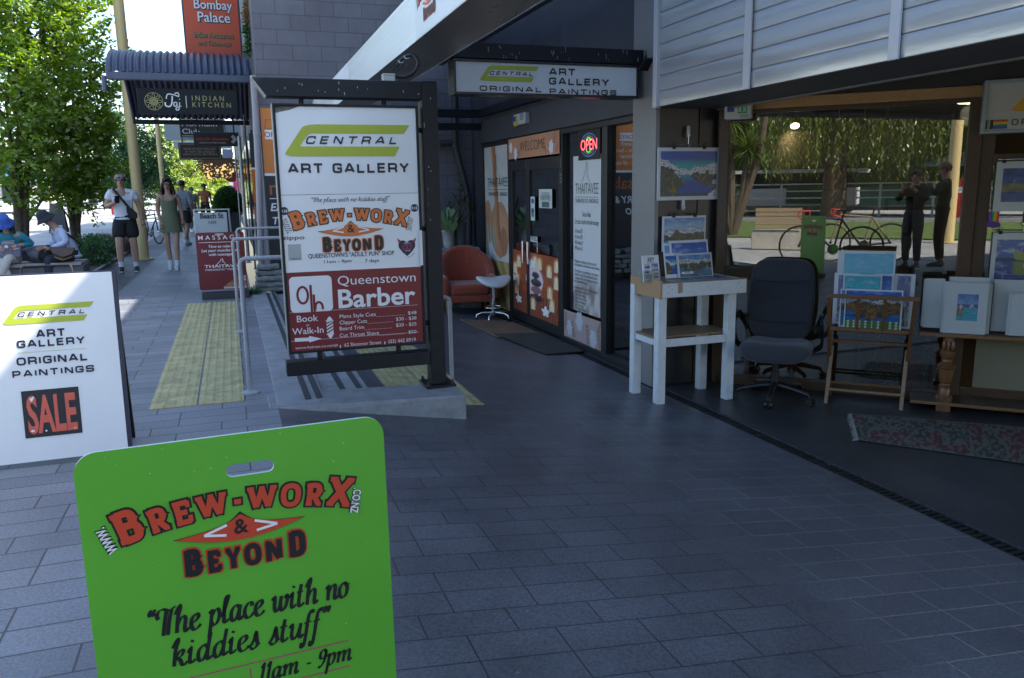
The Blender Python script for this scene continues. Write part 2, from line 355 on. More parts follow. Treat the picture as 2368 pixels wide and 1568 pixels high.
def _slab():
    t = {}
    def vser(x, y, w=.2): return [(x-w, y), (x+w, y)]
    t['B'] = (.9, [([(.22, 0), (.22, 1)], 0), ([(0, 1), (.3, 1)], 2), ([(0, 0), (.3, 0)], 2), (rp([(.2, 1), (.78, 1), (.78, .53), (.2, .53)], .3), 0), (rp([(.2, .53), (.86, .53), (.86, 0), (.2, 0)], .32), 0)])
    t['R'] = (.95, [([(.22, 0), (.22, 1)], 0), ([(0, 1), (.3, 1)], 2), ([(.02, 0), (.42, 0)], 2), (rp([(.2, 1), (.8, 1), (.8, .46), (.2, .46)], .3), 0), ([(.48, .46), (.84, 0)], 0), ([(.7, 0), (1.0, 0)], 2)])
    t['E'] = (.85, [([(.2, 0), (.2, 1)], 0), ([(0, 1), (.82, 1)], 0), ([(0, 0), (.86, 0)], 0), ([(.2, .5), (.6, .5)], 0), ([(.8, 1.05), (.8, .72)], 2), ([(.84, -.05), (.84, .3)], 2), ([(.6, .36), (.6, .64)], 2)])
    t['W'] = (1.62, [([(.14, 1), (.44, 0)], 0), ([(.44, 0), (.81, .94)], 0), ([(.81, .94), (1.18, 0)], 0), ([(1.18, 0), (1.48, 1)], 0), (vser(.14, 1), 2), (vser(.81, 1, .16), 2), (vser(1.48, 1), 2)])
    t['O'] = (.95, [(rp([(.02, 0), (.93, 0), (.93, 1), (.02, 1)], .46, n=8, closed=True), 1)])
    t['X'] = (1.0, [([(.12, 1), (.9, 0)], 0), ([(.88, 1), (.1, 0)], 0), (vser(.12, 1, .18), 2), (vser(.88, 1, .18), 2), (vser(.1, 0, .18), 2), (vser(.9, 0, .18), 2)])
    t['Y'] = (.95, [([(.1, 1), (.48, .45), (.86, 1)], 0), ([(.48, .5), (.48, 0)], 0), (vser(.1, 1, .17), 2), (vser(.86, 1, .17), 2), (vser(.48, 0, .22), 2)])
    t['N'] = (1.25, [([(.2, 0), (.2, 1)], 0), ([(.24, 1), (1.02, 0)], 0), ([(1.06, 0), (1.06, 1)], 0), ([(0, 1), (.3, 1)], 2), (vser(.2, 0), 2), (vser(1.06, 1), 2)])
    t['D'] = (.95, [([(.22, 0), (.22, 1)], 0), ([(0, 1), (.3, 1)], 2), ([(0, 0), (.3, 0)], 2), (rp([(.2, 1), (.9, 1), (.9, 0), (.2, 0)], .42, n=8), 0)])
    t['-'] = (.4, [([(.02, .46), (.42, .46)], 0)])
    return t
SLAB = _slab()
def strokes(mb, P, font, s, a, b, h, wd, l=.003, wscale=1.0, track=.3, shear=0.0, al='c', width=None, warp=None, scale_ch=None, grow=0.0):
    """cap height h (outer), stroke wd in cap units"""
    hh = h/(1+wd); hs = []; x = 0
    for i, ch in enumerate(s):
        k = scale_ch(i) if scale_ch else 1.0; hs.append((x, k)); x += (font[ch][0]*wscale+wd+track)*k
    tot = x-track; sx = hh if width is None else width/tot; W = tot*sx; sh = {'c': -W/2, 'l': 0, 'r': -W}[al]; n = 0
    for i, ch in enumerate(s):
        x0, k = hs[i]
        for pts, typ in font[ch][1]:
            n += 1; q = [((x0+(p[0]*wscale+wd/2)*k)*sx, (p[1]+wd/2)*hh*k) for p in pts]
            ww = wd*hh*(.72 if typ == 2 else 1.0)*k+grow
            if grow and typ != 1 and len(q) > 1:
                for e, f in ((0, 1), (-1, -2)):
                    dx, dy = q[e][0]-q[f][0], q[e][1]-q[f][1]; d = hypot(dx, dy) or 1; q[e] = (q[e][0]+dx/d*grow/2, q[e][1]+dy/d*grow/2)
            lift = l+.00012*(n % 14)
            def xf(X, Y, lift=lift):
                X = X+sh+shear*Y
                if warp: X, Y = warp(X, Y)
                return P(a+X, b+Y, lift)
            ribbon(mb, xf, q, ww, closed=(typ == 1))
    return mb
def cr(pts, n=9):
    out = []; N = len(pts)
    for i in range(N-1):
        p0 = pts[max(i-1, 0)]; p1 = pts[i]; p2 = pts[i+1]; p3 = pts[min(i+2, N-1)]
        for k in range(n):
            t = k/n; out.append(tuple(.5*((2*p1[c])+(-p0[c]+p2[c])*t+(2*p0[c]-5*p1[c]+4*p2[c]-p3[c])*t*t+(-p0[c]+3*p1[c]-3*p2[c]+p3[c])*t**3) for c in (0, 1)))
    out.append(pts[-1]); return out
_o = [(.62, .86), (.38, 1), (.1, .7), (.12, .22), (.36, 0), (.62, .22), (.66, .66), (.5, .96), (.38, 1)]
SCR = {   # brush script, x-height 1: advance, splines
 'n': (.95, [[(.0, .8), (.14, .98), (.2, .8), (.2, .02)], [(.2, .5), (.4, .88), (.6, 1), (.72, .82), (.7, .25), (.8, .02), (1.0, .22)]]),
 'm': (1.5, [[(.0, .8), (.14, .98), (.2, .8), (.2, .02)], [(.2, .5), (.4, .88), (.58, 1), (.7, .82), (.7, .02)], [(.7, .5), (.9, .88), (1.1, 1), (1.22, .82), (1.2, .25), (1.3, .02), (1.5, .22)]]),
 'h': (1.0, [[(.02, 1.2), (.28, 1.72), (.34, 1.5), (.22, 1.0), (.2, .02)], [(.2, .5), (.4, .88), (.6, 1), (.74, .82), (.72, .25), (.82, .02), (1.02, .22)]]),
 'k': (.95, [[(.02, 1.2), (.28, 1.72), (.34, 1.5), (.22, 1.0), (.2, .02)], [(.22, .5), (.5, .95), (.7, .9), (.6, .62), (.28, .5)], [(.34, .52), (.56, .34), (.66, .08), (.82, .0), (1.0, .2)]]),
 'l': (.5, [[(.0, .4), (.2, 1.0), (.36, 1.6), (.28, 1.72), (.16, 1.4), (.14, .3), (.26, .02), (.5, .22)]]),
 'e': (.72, [[(.08, .42), (.4, .56), (.58, .8), (.44, 1.0), (.16, .78), (.12, .3), (.34, .0), (.62, .12), (.76, .3)]]),
 'p': (.88, [[(.0, .8), (.16, .98), (.2, .8), (.16, .0), (.1, -.75)], [(.18, .55), (.4, .94), (.62, .98), (.74, .6), (.58, .1), (.36, .02), (.2, .2)]]),
 'a': (.92, [[(.66, .82), (.42, 1), (.14, .72), (.12, .24), (.3, .0), (.52, .22), (.68, .78)], [(.7, 1.0), (.66, .3), (.76, .02), (.96, .22)]]),
 'c': (.72, [[(.6, .74), (.56, .95), (.34, .98), (.12, .65), (.14, .22), (.36, .0), (.6, .12), (.76, .32)]]),
 'w': (1.28, [[(.0, .8), (.14, 1), (.2, .8), (.2, .3), (.34, .02), (.54, .22), (.64, .6)], [(.66, 1.0), (.62, .4), (.76, .02), (1.0, .2), (1.12, .7), (1.06, 1.0), (1.0, .86), (1.28, .82)]]),
 'i': (.5, [[(.0, .7), (.14, 1), (.16, .8), (.14, .24), (.26, .02), (.5, .22)], [(.2, 1.34), (.24, 1.48)]]),
 't': (.55, [[(.24, 1.5), (.16, .8), (.14, .24), (.28, .02), (.55, .24)], [(-.06, 1.0), (.42, 1.02)]]),
 'o': (.8, [_o, [(.5, .94), (.66, .8), (.86, .86)]]),
 'd': (.95, [[(.66, .82), (.42, 1), (.14, .72), (.12, .24), (.3, .0), (.52, .22), (.68, .78)], [(.78, 1.72), (.7, 1.0), (.66, .3), (.76, .02), (.98, .22)]]),
 's': (.7, [[(.02, .1), (.3, .56), (.4, 1.04), (.48, .62), (.54, .22), (.34, .0), (.1, .08)], [(.5, .16), (.72, .3)]]),
 'u': (.98, [[(.0, .8), (.14, 1), (.2, .8), (.18, .28), (.34, .0), (.56, .24), (.7, .7)], [(.74, 1.0), (.7, .28), (.8, .02), (1.0, .22)]]),
 'f': (.55, [[(.5, 1.5), (.44, 1.72), (.26, 1.5), (.18, .9), (.12, .0), (.02, -.62), (-.14, -.6), (-.1, -.36)], [(-.04, .92), (.44, .98)]]),
 'T': (1.15, [[(.12, 1.1), (.0, 1.3), (.1, 1.6), (.4, 1.68), (.8, 1.56), (1.2, 1.74)], [(.62, 1.6), (.54, .9), (.5, .02)], [(.94, 1.6), (.84, .9), (.8, .02)]]),
 '1': (.5, [[(.06, 1.2), (.26, 1.52), (.24, .8), (.2, .02)]]), '9': (.75, [[(.62, 1.3), (.4, 1.52), (.14, 1.26), (.16, .84), (.4, .72), (.6, .96), (.66, 1.3), (.56, .5), (.26, .0), (.08, .1)]]),
 '-': (.6, [[(.08, .62), (.5, .62)]]), '"': (.5, [[(.1, 1.78), (.16, 1.6), (.06, 1.36)], [(.36, 1.78), (.42, 1.6), (.32, 1.36)]]), '`': (.55, [[(.2, 1.78), (.08, 1.58), (.16, 1.36)], [(.46, 1.78), (.34, 1.58), (.42, 1.36)]]), ' ': (.5, [])}
def script(mb, P, s, a, b, xh, l=.003, shear=.22, al='c', width=None, rot=0.0, wt=.26, thin=.07):
    xs = []; x = 0
    for ch in s: xs.append(x); x += SCR[ch][0]+.04
    sx = xh if not width else width/x; W = x*sx; sh = {'c': -W/2, 'l': 0, 'r': -W}[al]; cr_, sr_ = cos(rot), sin(rot); n = 0
    def nib(d, t):
        w = thin+(wt-thin)*abs(d[0]*.34-d[1]*.94)**1.3
        return xh*w
    for i, ch in enumerate(s):
        for sp in SCR[ch][1]:
            n += 1; q = cr([((xs[i]+p[0]+shear*p[1])*sx, p[1]*xh) for p in sp]); lift = l+.00018*(n % 9)
            ribbon(mb, lambda X, Y, z=lift: P(a+(X+sh)*cr_-Y*sr_, b+(X+sh)*sr_+Y*cr_, z), q, 1, nib=nib)
    return mb
# small painters for prints: colour functions of (s, t)
def lerp(a, b, t): return tuple(x+(y-x)*t for x, y in zip(a, b))
def clamp(x, a=0.0, b=1.0): return max(a, min(b, x))
def fbm(x, y, z=0.0, o=4): return NZ.fractal(V3((x, y, z)), 1.0, 2.0, o)
# ============================================================ ground
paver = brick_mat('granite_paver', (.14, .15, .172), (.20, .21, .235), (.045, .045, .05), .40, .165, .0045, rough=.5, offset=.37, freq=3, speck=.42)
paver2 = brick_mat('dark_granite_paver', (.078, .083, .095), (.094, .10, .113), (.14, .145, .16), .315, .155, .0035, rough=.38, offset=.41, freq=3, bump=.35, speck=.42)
_nt = paver2.node_tree; _b = [n for n in _nt.nodes if n.type == 'TEX_BRICK'][0]; _s = [n for n in _nt.nodes if n.type == 'SEPXYZ'][0]; _r = nd(_nt, 'ValToRGB'); _r.color_ramp.elements[0].color = (.035, .035, .04, 1); _r.color_ramp.elements[1].color = (.17, .175, .19, 1); _m = nd(_nt, 'MapRange'); _m.inputs[1].default_value = 1.85; _m.inputs[2].default_value = 2.25; _nt.links.new(_s.outputs[0], _m.inputs[0]); _nt.links.new(_m.outputs[0], _r.inputs[0]); _nt.links.new(_r.outputs[0], _b.inputs['Mortar'])  # mortar colour brightened to the right, painting grout that catches the light
plaza_m = brick_mat('plaza_paver', (.30, .30, .30), (.37, .37, .36), (.16, .16, .16), .3, .2, .006, rough=.6)
cobble = brick_mat('dark_sett', (.07, .075, .09), (.12, .12, .14), (.03, .03, .035), .11, .1, .012, rough=.5, speck=.35, bump=.8)
deck_m = brick_mat('dark_floor_tile', (.034, .034, .037), (.043, .043, .046), (.025, .025, .027), 1.2, .3, .003, axes=(1, 0), rough=.4, speck=.15, bump=.12)
conc = mat('concrete', (.24, .25, .26), .75, var=.25, vscale=5, bump=.25, bscale=90)
conc_d = mat('worn_concrete', (.2, .21, .22), .7, var=.22, vscale=9, bump=.3, bscale=70)
soil = mat('soil', (.05, .04, .03), .95, var=.4, vscale=20, bump=.8, bscale=40)
mb = MB(); mb.face([(-250, -6, -.012), (-1.62, -6, -.012), (-1.62, 400, -.012), (-250, 400, -.012)]); mb.face([(-1.62, 46, -.012), (200, 46, -.012), (200, 400, -.012), (-1.62, 400, -.012)])
mb.face([(-250, -20, -.012), (60, -20, -.012), (60, -6, -.012), (-250, -6, -.012)]); struct('plaza', mb, plaza_m)
struct('footpath', MB().face([(-1.62, -6, 0), (.2, -6, 0), (.2, 46, 0), (-1.62, 46, 0)]), paver)
struct('cobbled_strip', MB().face([(-2.4, 6.5, 0), (-1.62, 6.5, 0), (-1.62, 60, 0), (-2.4, 60, 0)]), cobble)
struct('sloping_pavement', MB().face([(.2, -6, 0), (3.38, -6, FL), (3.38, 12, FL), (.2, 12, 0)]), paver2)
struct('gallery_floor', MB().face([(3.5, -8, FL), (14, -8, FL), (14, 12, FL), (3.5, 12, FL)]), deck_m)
mb = MB(); mb.face([(3.38, -6, FL-.05), (3.5, -6, FL-.05), (3.5, 12, FL-.05), (3.38, 12, FL-.05)]); struct('drain_bed', mb, soil)
t = thing('drain_channel', 'long dark perforated metal drain between the paving and the gallery floor', 'drain', (3.44, 2, FL))
mb = MB()
for i in range(330): y = -1.5+i*.042; mb.box(3.393, 3.487, y, y+.026, FL-.022, FL-.006)
obj('grating', mb, mat('cast_iron', (.035, .034, .033), .6, .6, var=.5, vscale=30), t)
mb = MB(); mb.box(3.374, 3.392, -6, 12, FL-.05, FL-.002); mb.box(3.488, 3.506, -6, 12, FL-.05, FL+.003); obj('frame', mb, mat('drain_edge', (.07, .07, .072), .5, .5, var=.4, vscale=20), t)
# planting bed
struct('garden_soil', MB().box(-3.9, -2.42, 15.9, 24.5, -.02, .05), soil)
mb = MB(); mb.box(-2.42, -2.36, 12, 24.5, -.02, .06); struct('bed_edging', mb, conc)
# ============================================================ plinth, landing and steps under the signpost
t = thing('concrete_plinth', 'low wedge of weathered concrete carrying the black signpost', 'plinth', (.9, 5.1, 0))
pa, pb = GR(640, 945), GR(1080, 970)
zt = .035
mb = MB(); q0 = V3((pa.x-.05, pa.y, -.05)); q1 = V3((pb.x, pb.y, pb.z-.05)); bk = V3((0, .40, 0)); tp0 = V3((pa.x-.05, pa.y+.02, .004)); tp1 = V3((pb.x, pb.y+.015, zt))
tm = V3((pa.x+.25, pa.y-.02, zt-.006))
mb.raw([q0, q1, q1+bk, q0+bk, tp0, tp1, tp1+bk, tp0+bk], [(0, 3, 2, 1), (4, 5, 6, 7), (0, 1, 5, 4), (1, 2, 6, 5), (2, 3, 7, 6), (3, 0, 4, 7)])
obj('kerb', mb, conc_d, t, bevel=.012)
t = thing('entry_steps', 'shallow concrete steps with dark nosing strips beside the handrails', 'steps', (.5, 8, 0))
mb = MB(); mb.box(.2, .52, 5.35, 11.7, -.2, .012); mb.box(.52, .86, 5.4, 11.7, -.2, -.022); obj('tread', mb, conc, t, bevel=.006)
mb = MB(); strip = mat('black_nosing', (.03, .031, .035), .7, var=.3, vscale=40)
for x0, z in ((.385, .012), (.46, .012), (.655, -.022), (.775, -.022)): mb.box(x0, x0+.042, 5.42, 11.6, z-.004, z+.004)
obj('nosing_strip', mb, strip, t)
# ============================================================ tactile paving
def tactile(name, label, x0, x1, ylist, base, sl):
    yel = mat('yellow_tactile', (.36, .325, .16), .6, var=.3, vscale=7, bump=.15, bscale=60)
    t = thing(name, label, 'tactile paving', (x0, ylist[0], base(x0))); tiles = MB(); dm = MB()
    nx = 2; w = (x1-x0)/nx
    for i in range(nx):
        for j in range(len(ylist)-1):
            xa, xb = x0+i*w+.006, x0+(i+1)*w-.006; ya, yb = ylist[j]+.004, ylist[j+1]-.004
            tiles.raw([(xa, ya, base(xa)-.01), (xb, ya, base(xb)-.01), (xb, yb, base(xb)-.01), (xa, yb, base(xa)-.01), (xa, ya, base(xa)+.007), (xb, ya, base(xb)+.007), (xb, yb, base(xb)+.007), (xa, yb, base(xa)+.007)], [(0, 3, 2, 1), (4, 5, 6, 7), (0, 1, 5, 4), (1, 2, 6, 5), (2, 3, 7, 6), (3, 0, 4, 7)])
            for a in range(5):
                for b in range(6):
                    cx, cy = xa+(xb-xa)*(a+.5)/5, ya+(yb-ya)*(b+.5)/6; z = base(cx)+.007; n = 8; r1, r2 = .0165, .011; k = len(dm.v)
                    dm.v += [(cx+r1*cos(2*pi*q/n), cy+r1*sin(2*pi*q/n), z) for q in range(n)]+[(cx+r2*cos(2*pi*q/n), cy+r2*sin(2*pi*q/n), z+.0055) for q in range(n)]
                    dm.f += [(k+q, k+(q+1) % n, k+n+(q+1) % n, k+n+q) for q in range(n)]+[tuple(range(k+n, k+2*n))]
    k = len(tiles.v); tiles.v += dm.v; tiles.f += [tuple(q+k for q in f) for f in dm.f]; obj('tile', tiles, yel, t)
tactile('tactile_paving', 'long yellow tactile paving strip left of the handrails', -.61, 0.0, [5.58+.3*i for i in range(19)], lambda x: 0.0, 0)
tactile('tactile_paving', 'yellow tactile paving strip at the foot of the steps behind the signpost', 1.02, 1.66, [5.42+.3*i for i in range(9)], lambda x: zr(x), 0)
# ============================================================ the block-walled building behind the steps
XB, YB = .48, 12.0
block = brick_mat('painted_block', (.145, .14, .16), (.165, .16, .18), (.10, .097, .112), .395, .2, .006, axes=(0, 2), rough=.62, speck=.1, bump=.5)
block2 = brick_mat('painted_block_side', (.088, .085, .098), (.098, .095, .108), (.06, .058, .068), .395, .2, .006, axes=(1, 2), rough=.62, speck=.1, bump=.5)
dark = mat('dark_paint', (.018, .019, .023), .45, var=.2, vscale=6)
charcoal = mat('charcoal_render', (.045, .047, .055), .6, var=.15, vscale=3, bump=.2, bscale=120)
t = thing('block_wall_building', 'charcoal painted concrete block building with the orange menu banners', 'building', (XB, YB, 0))
obj('front_wall', MB().box(XB, 9, YB, YB+.2, -.4, 8), block, t)
obj('street_wall', MB().box(XB, XB+.2, YB+.2, 44, 0, 8), block2, t)
obj('roof', MB().box(XB-.02, 9, YB-.02, 44.2, 8, 8.15), charcoal, t)
obj('back_wall', MB().box(XB+.2, 9, 43.8, 44, 0, 8), charcoal, t)
# dark shop strip along the street side, under the canopies
mb = MB()
for i, y in enumerate((15.5, 19, 22.5, 26, 30, 34, 38)): mb.box(XB-.03, XB+.02, y, y+2.4, .5, 2.5)
obj('shop_window', mb, mat('shop_glass', (.02, .022, .026), .08, spec=.8), t)
# ============================================================ massage shop building (front on X = 3.56)
XS = 3.56
t = thing('massage_shop', 'charcoal shop building with glazed front and double door', 'shop', (XS, 9, FL)); SHOP = t
obj('upper_wall', MB().box(XS, 9, 6.45, 10.6, 2.04, 5.35), charcoal, t); obj('upper_wall', MB().box(XS, 9, 10.6, YB, 2.04, 8.5), charcoal, t)  # unseen wall tops, heights stepped to shade the block wall and sun the paving
obj('fascia', MB().box(XS-.05, XS, 6.45, 11.5, 2.045, 2.36), mat('fascia_paint', (.05, .052, .058), .55, var=.12, vscale=4), t, bevel=.006)
obj('side_wall', MB().box(XS, XS+.2, 11.42, YB, FL, 2.04), charcoal, t)
frame_m = mat('dark_frame', (.02, .019, .019), .4, var=.15, vscale=10)
mb = MB()
for y0, y1 in ((11.34, 11.42), (10.2, 10.3), (8.42, 8.5), (7.28, 7.40), (6.5, 6.66)): mb.box(XS-.02, XS+.08, y0, y1, FL, 2.04)
mb.box(XS-.025, XS+.08, 6.5, 11.42, 1.985, 2.04); mb.box(XS-.03, XS+.08, 10.3, 11.34, FL, FL+.07); mb.box(XS-.03, XS+.08, 6.66, 8.42, FL, FL+.06)
obj('window_frame', mb, frame_m, t, bevel=.004)
wg = glass_mat('shop_window_glass', .13, (.55, .58, .56))
mb = MB(); mb.box(XS+.03, XS+.036, 6.66, 8.42, FL+.06, 1.985); obj('window', mb, wg, t)
# dim room behind
mb = MB(); mb.face([(7, 6.4, FL), (7, 12, FL), (7, 12, 2.1), (7, 6.4, 2.1)]); mb.face([(XS+.1, 6.45, FL), (XS+.1+3.4, 6.45, FL), (7, 6.45, 2.1), (XS+.1, 6.45, 2.1)]); mb.face([(XS+.09, 6.4, 2.03), (7, 6.4, 2.03), (7, 12, 2.03), (XS+.09, 12, 2.03)]); mb.face([(XS+.1, 11.9, FL), (7, 11.9, FL), (7, 11.9, 2.1), (XS+.1, 11.9, 2.1)])
obj('inner_wall', mb, mat('room_wall', (.16, .14, .12), .8), t)
mb = MB(); mb.box(4.3, 4.9, 7.0, 9.2, FL, .45); mb.box(4.28, 4.92, 6.98, 9.22, .45, .49); obj('counter', mb, wood_mat('oak', (.26, .16, .08), (.34, .22, .11)), t)
# ============================================================ gallery building
WN = V3((-.706, -.708, 0)).normalized(); WT = V3((.708, -.706, 0)).normalized()
W0 = GR(1915.6, 905.6); W0.z = 0
def WP(x, y, off=0.0): return PL(x, y, W0+WN*off, WN)
def WS(s, z, off=0.0): return W0+WT*s+WN*off+V3((0, 0, z))
def ws(p): return (p-W0).dot(WT)
t = thing('gallery_building', 'art gallery building with white clad awning over a set back corner window', 'building', (4, 3, FL)); GAL = t
px0, px1, py0, py1 = 3.41, 4.03, 6.1, 6.5
lg = mat('light_grey_panel', (.21, .205, .2), .42, var=.07, vscale=2, metal=.0); dk = mat('charcoal_panel', (.026, .024, .026), .36, var=.2, vscale=4)
mb = MB(); mb.box(px0, px0+.02, py0, py1, FL, 3.3); mb.box(px0, px0+.035, py0-.012, py0, FL, 3.3); obj('grey_pillar_face', mb, lg, t)
mb = MB(); mb.box(px0+.035, px1-.2, py0, py1, FL, 2.3); mb.box(px1-.193, px1, py0, py1, FL, 2.3); obj('dark_pillar_panel', mb, dk, t, bevel=.004)
obj('upper_wall', MB().box(3.6, 14, -8, 6.44, 3.4, 5.8), charcoal, t)  # unseen upper storey, height set so its shadow edge crosses the A-board
# awning cladding: boards on X = 3.4
zA = 2.04
wb = mat('white_board', (.47, .475, .48), .2, .3, var=.04, vscale=1.4, bump=.22, bscale=2.2, stretch=(1, .7, 5), spec=.8)
mb = MB(); seam = [-8, -4.6, -1.2]+[PX(2075, 100, 3.4).y, PX(1735, 100, 3.4).y, 6.07]
mb = MB()
for i in range(len(seam)-1):
    for j in range(13):
        z0 = zA+.122*j; ny = 24; prf = ((3.399, .002), (3.394, .005), (3.3925, .025), (3.392, .06), (3.3925, .1), (3.394, .117), (3.399, .1205)); mb.grid(lambda s, q: V3((prf[min(6, int(q*6+.01))][0]+.0022*NZ.noise(V3((seam[i]*3, (seam[i]+(seam[i+1]-seam[i])*s)*2.3, z0*9))), seam[i]+.002+(seam[i+1]-seam[i]-.004)*s, z0+prf[min(6, int(q*6+.01))][1])), ny, 6)
obj('cladding_board', mb, wb, t, smooth=50); obj('cladding_backing', MB().box(3.3985, 3.41, -8, 6.07, zA, 3.64), mat('seam_grey', (.12, .12, .125), .6), t)
mb = MB()
for y in seam[1:-1]: mb.box(3.368, 3.386, y-.035, y+.035, zA-.004, 3.65)
mb.box(3.366, 3.42, 6.02, 6.08, zA-.006, 3.65); obj('cladding_batten', mb, mat('white_trim', (.58, .58, .59), .35), t, bevel=.004)
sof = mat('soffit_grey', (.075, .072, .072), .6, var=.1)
xi = G(1652, 253, zA).x
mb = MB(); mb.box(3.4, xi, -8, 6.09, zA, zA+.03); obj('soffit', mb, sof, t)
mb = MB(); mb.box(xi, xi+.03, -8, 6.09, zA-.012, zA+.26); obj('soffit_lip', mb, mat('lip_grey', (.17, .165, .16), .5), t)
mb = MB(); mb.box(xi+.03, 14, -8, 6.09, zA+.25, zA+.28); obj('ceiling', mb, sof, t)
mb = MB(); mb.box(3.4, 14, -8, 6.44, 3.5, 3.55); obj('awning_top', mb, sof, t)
# corner window: s runs along the glass from W0
sL = ws(V3((4.03, 6.03, 0))); sR = ws(WP(2215, 560)); sR2 = ws(WP(2262, 400)); sE = sR2+2.4
tim = wood_mat('window_timber', (.35, .19, .07), (.46, .26, .1), .45); dtim = wood_mat('dark_timber', (.06, .03, .014), (.09, .045, .02), .42)
def wbox(mb, s0, s1, z0, z1, o0, o1): return mb.obox(WS(s0, z0, o0), WT*(s1-s0), WN*(o1-o0), V3((0, 0, z1-z0)))
zt0 = WP(1846, 224).z; zb0 = zt0-.085
mb = MB(); wbox(mb, sL, sE, zb0, zt0, -.03, .05); obj('timber_header', mb, tim, t, bevel=.004)
mb = MB(); wbox(mb, sL, sE, zt0, 2.35, -.05, .02); obj('header_wall', mb, dk, t)
mb = MB(); wbox(mb, sR, sR2, FL, zb0, -.06, .04); wbox(mb, sL-.03, sL+.05, FL, zb0, -.05, .03); wbox(mb, sL, sR, FL, FL+.09, -.05, .03); wbox(mb, sL, sE, zb0-.03, zb0, -.04, .035); wbox(mb, sR2+1.05, sR2+1.15, FL, zb0, -.06, .04)
wbox(mb, sR2, sR2+.09, FL+.6, zb0-.05, -.05, .02); wbox(mb, sR2+.09, sR2+1.05, FL+.55, FL+.66, -.05, .02); wbox(mb, sR2, sR2+1.05, FL, FL+.14, -.05, .02); wbox(mb, sR2+.09, sR2+1.05, 1.52, 1.6, -.05, .02)
obj('window_frame', mb, dtim, t, bevel=.005)
gg = glass_mat('gallery_glass', .165, (.62, .62, .56), add=.4)
mb = MB(); wbox(mb, sL+.05, sR, FL+.09, zb0-.03, -.012, -.006); obj('window_pane', mb, gg, t)
mb = MB(); wbox(mb, sR2+.09, sR2+1.05, FL+.66, 1.52, -.012, -.006); obj('door_pane', mb, gg, t)
mb = MB(); wbox(mb, sR2+.09, sR2+1.05, FL+.14, FL+.55, -.02, -.006); obj('door_panel', mb, mat('door_panel_buff', (.22, .2, .13), .5), t)
# room behind the glass
mb = MB(); wbox(mb, sL-.1, sE, FL-.02, FL+.005, -4.2, -.06); obj('room_floor', mb, mat('room_boards', (.10, .07, .04), .5), t)
mb = MB(); wbox(mb, sL-.1, sE, FL, 2.35, -4.25, -4.2); wbox(mb, sL-.15, sL-.1, FL, 2.35, -4.2, -.06); wbox(mb, sE, sE+.05, FL, 2.35, -4.2, -.06); obj('room_wall', mb, mat('gallery_room_wall', (.2, .13, .06), .8), t)
mb = MB(); wbox(mb, sL-.1, sE, 2.18, 2.22, -4.2, -.06); obj('room_ceiling', mb, mat('room_ceiling_dark', (.06, .06, .065), .7), t)
# ============================================================ shared sign paints and logos
white_s = mat('white_sign', (.70, .72, .74), .32, var=.04, vscale=2.5); lime = mat('lime_ink', (.36, .42, .03), .35, var=.05, vscale=3)
navy = mat('navy_ink', (.012, .011, .03), .4); black_i = mat('black_ink', (.008, .008, .009), .4); orange_i = mat('orange_ink', (.62, .15, .03), .4)
red_i = mat('red_ink', (.52, .055, .02), .4); white_i = mat('white_ink', (.72, .73, .76), .4); maroon = mat('maroon_sign', (.165, .008, .014), .3, var=.06, vscale=3)
magenta_i = mat('magenta_ink', (.38, .02, .14), .4); grey_i = mat('grey_ink', (.35, .37, .38), .35); thin_i = mat('dark_grey_ink', (.08, .08, .085), .5)
blackm = mat('black_powdercoat', (.009, .010, .014), .42, var=.25, vscale=14, bump=.04, spec=.28); galv = mat('galvanised', (.32, .33, .32), .38, .8, var=.15, vscale=12)
def central_logo(P, t, a0, b0, w, h, l=.003, txt=True, name='logo'):
    def S(q): return [(a0+x*w, b0+y*h) for x, y in q]
    asp = w/h
    out = [(1, 1)]+rp([(1, 1), (.155, 1), (-.022, 0), (.87, 0)], .13, n=8)[1:-1]+[(.87, 0), (.912, .31)]+rp([(.912, .31), (.108, .31), (.19, .72), (.95, .72)], .045, n=5)[1:-1]+[(.95, .72)]
    mb = MB(); o = S(out); mb.face([P(a, b, l) for a, b in o]); obj(name, mb, lime, t)
    if txt:
        mb = MB(); strokes(mb, P, EURO, 'CENTRAL', a0+w*.152, b0+h*.385, h*.25, .26, l=l+.001, wscale=.86, track=.5, shear=.34, al='l', width=w*.735); obj('lettering', mb, navy, t)
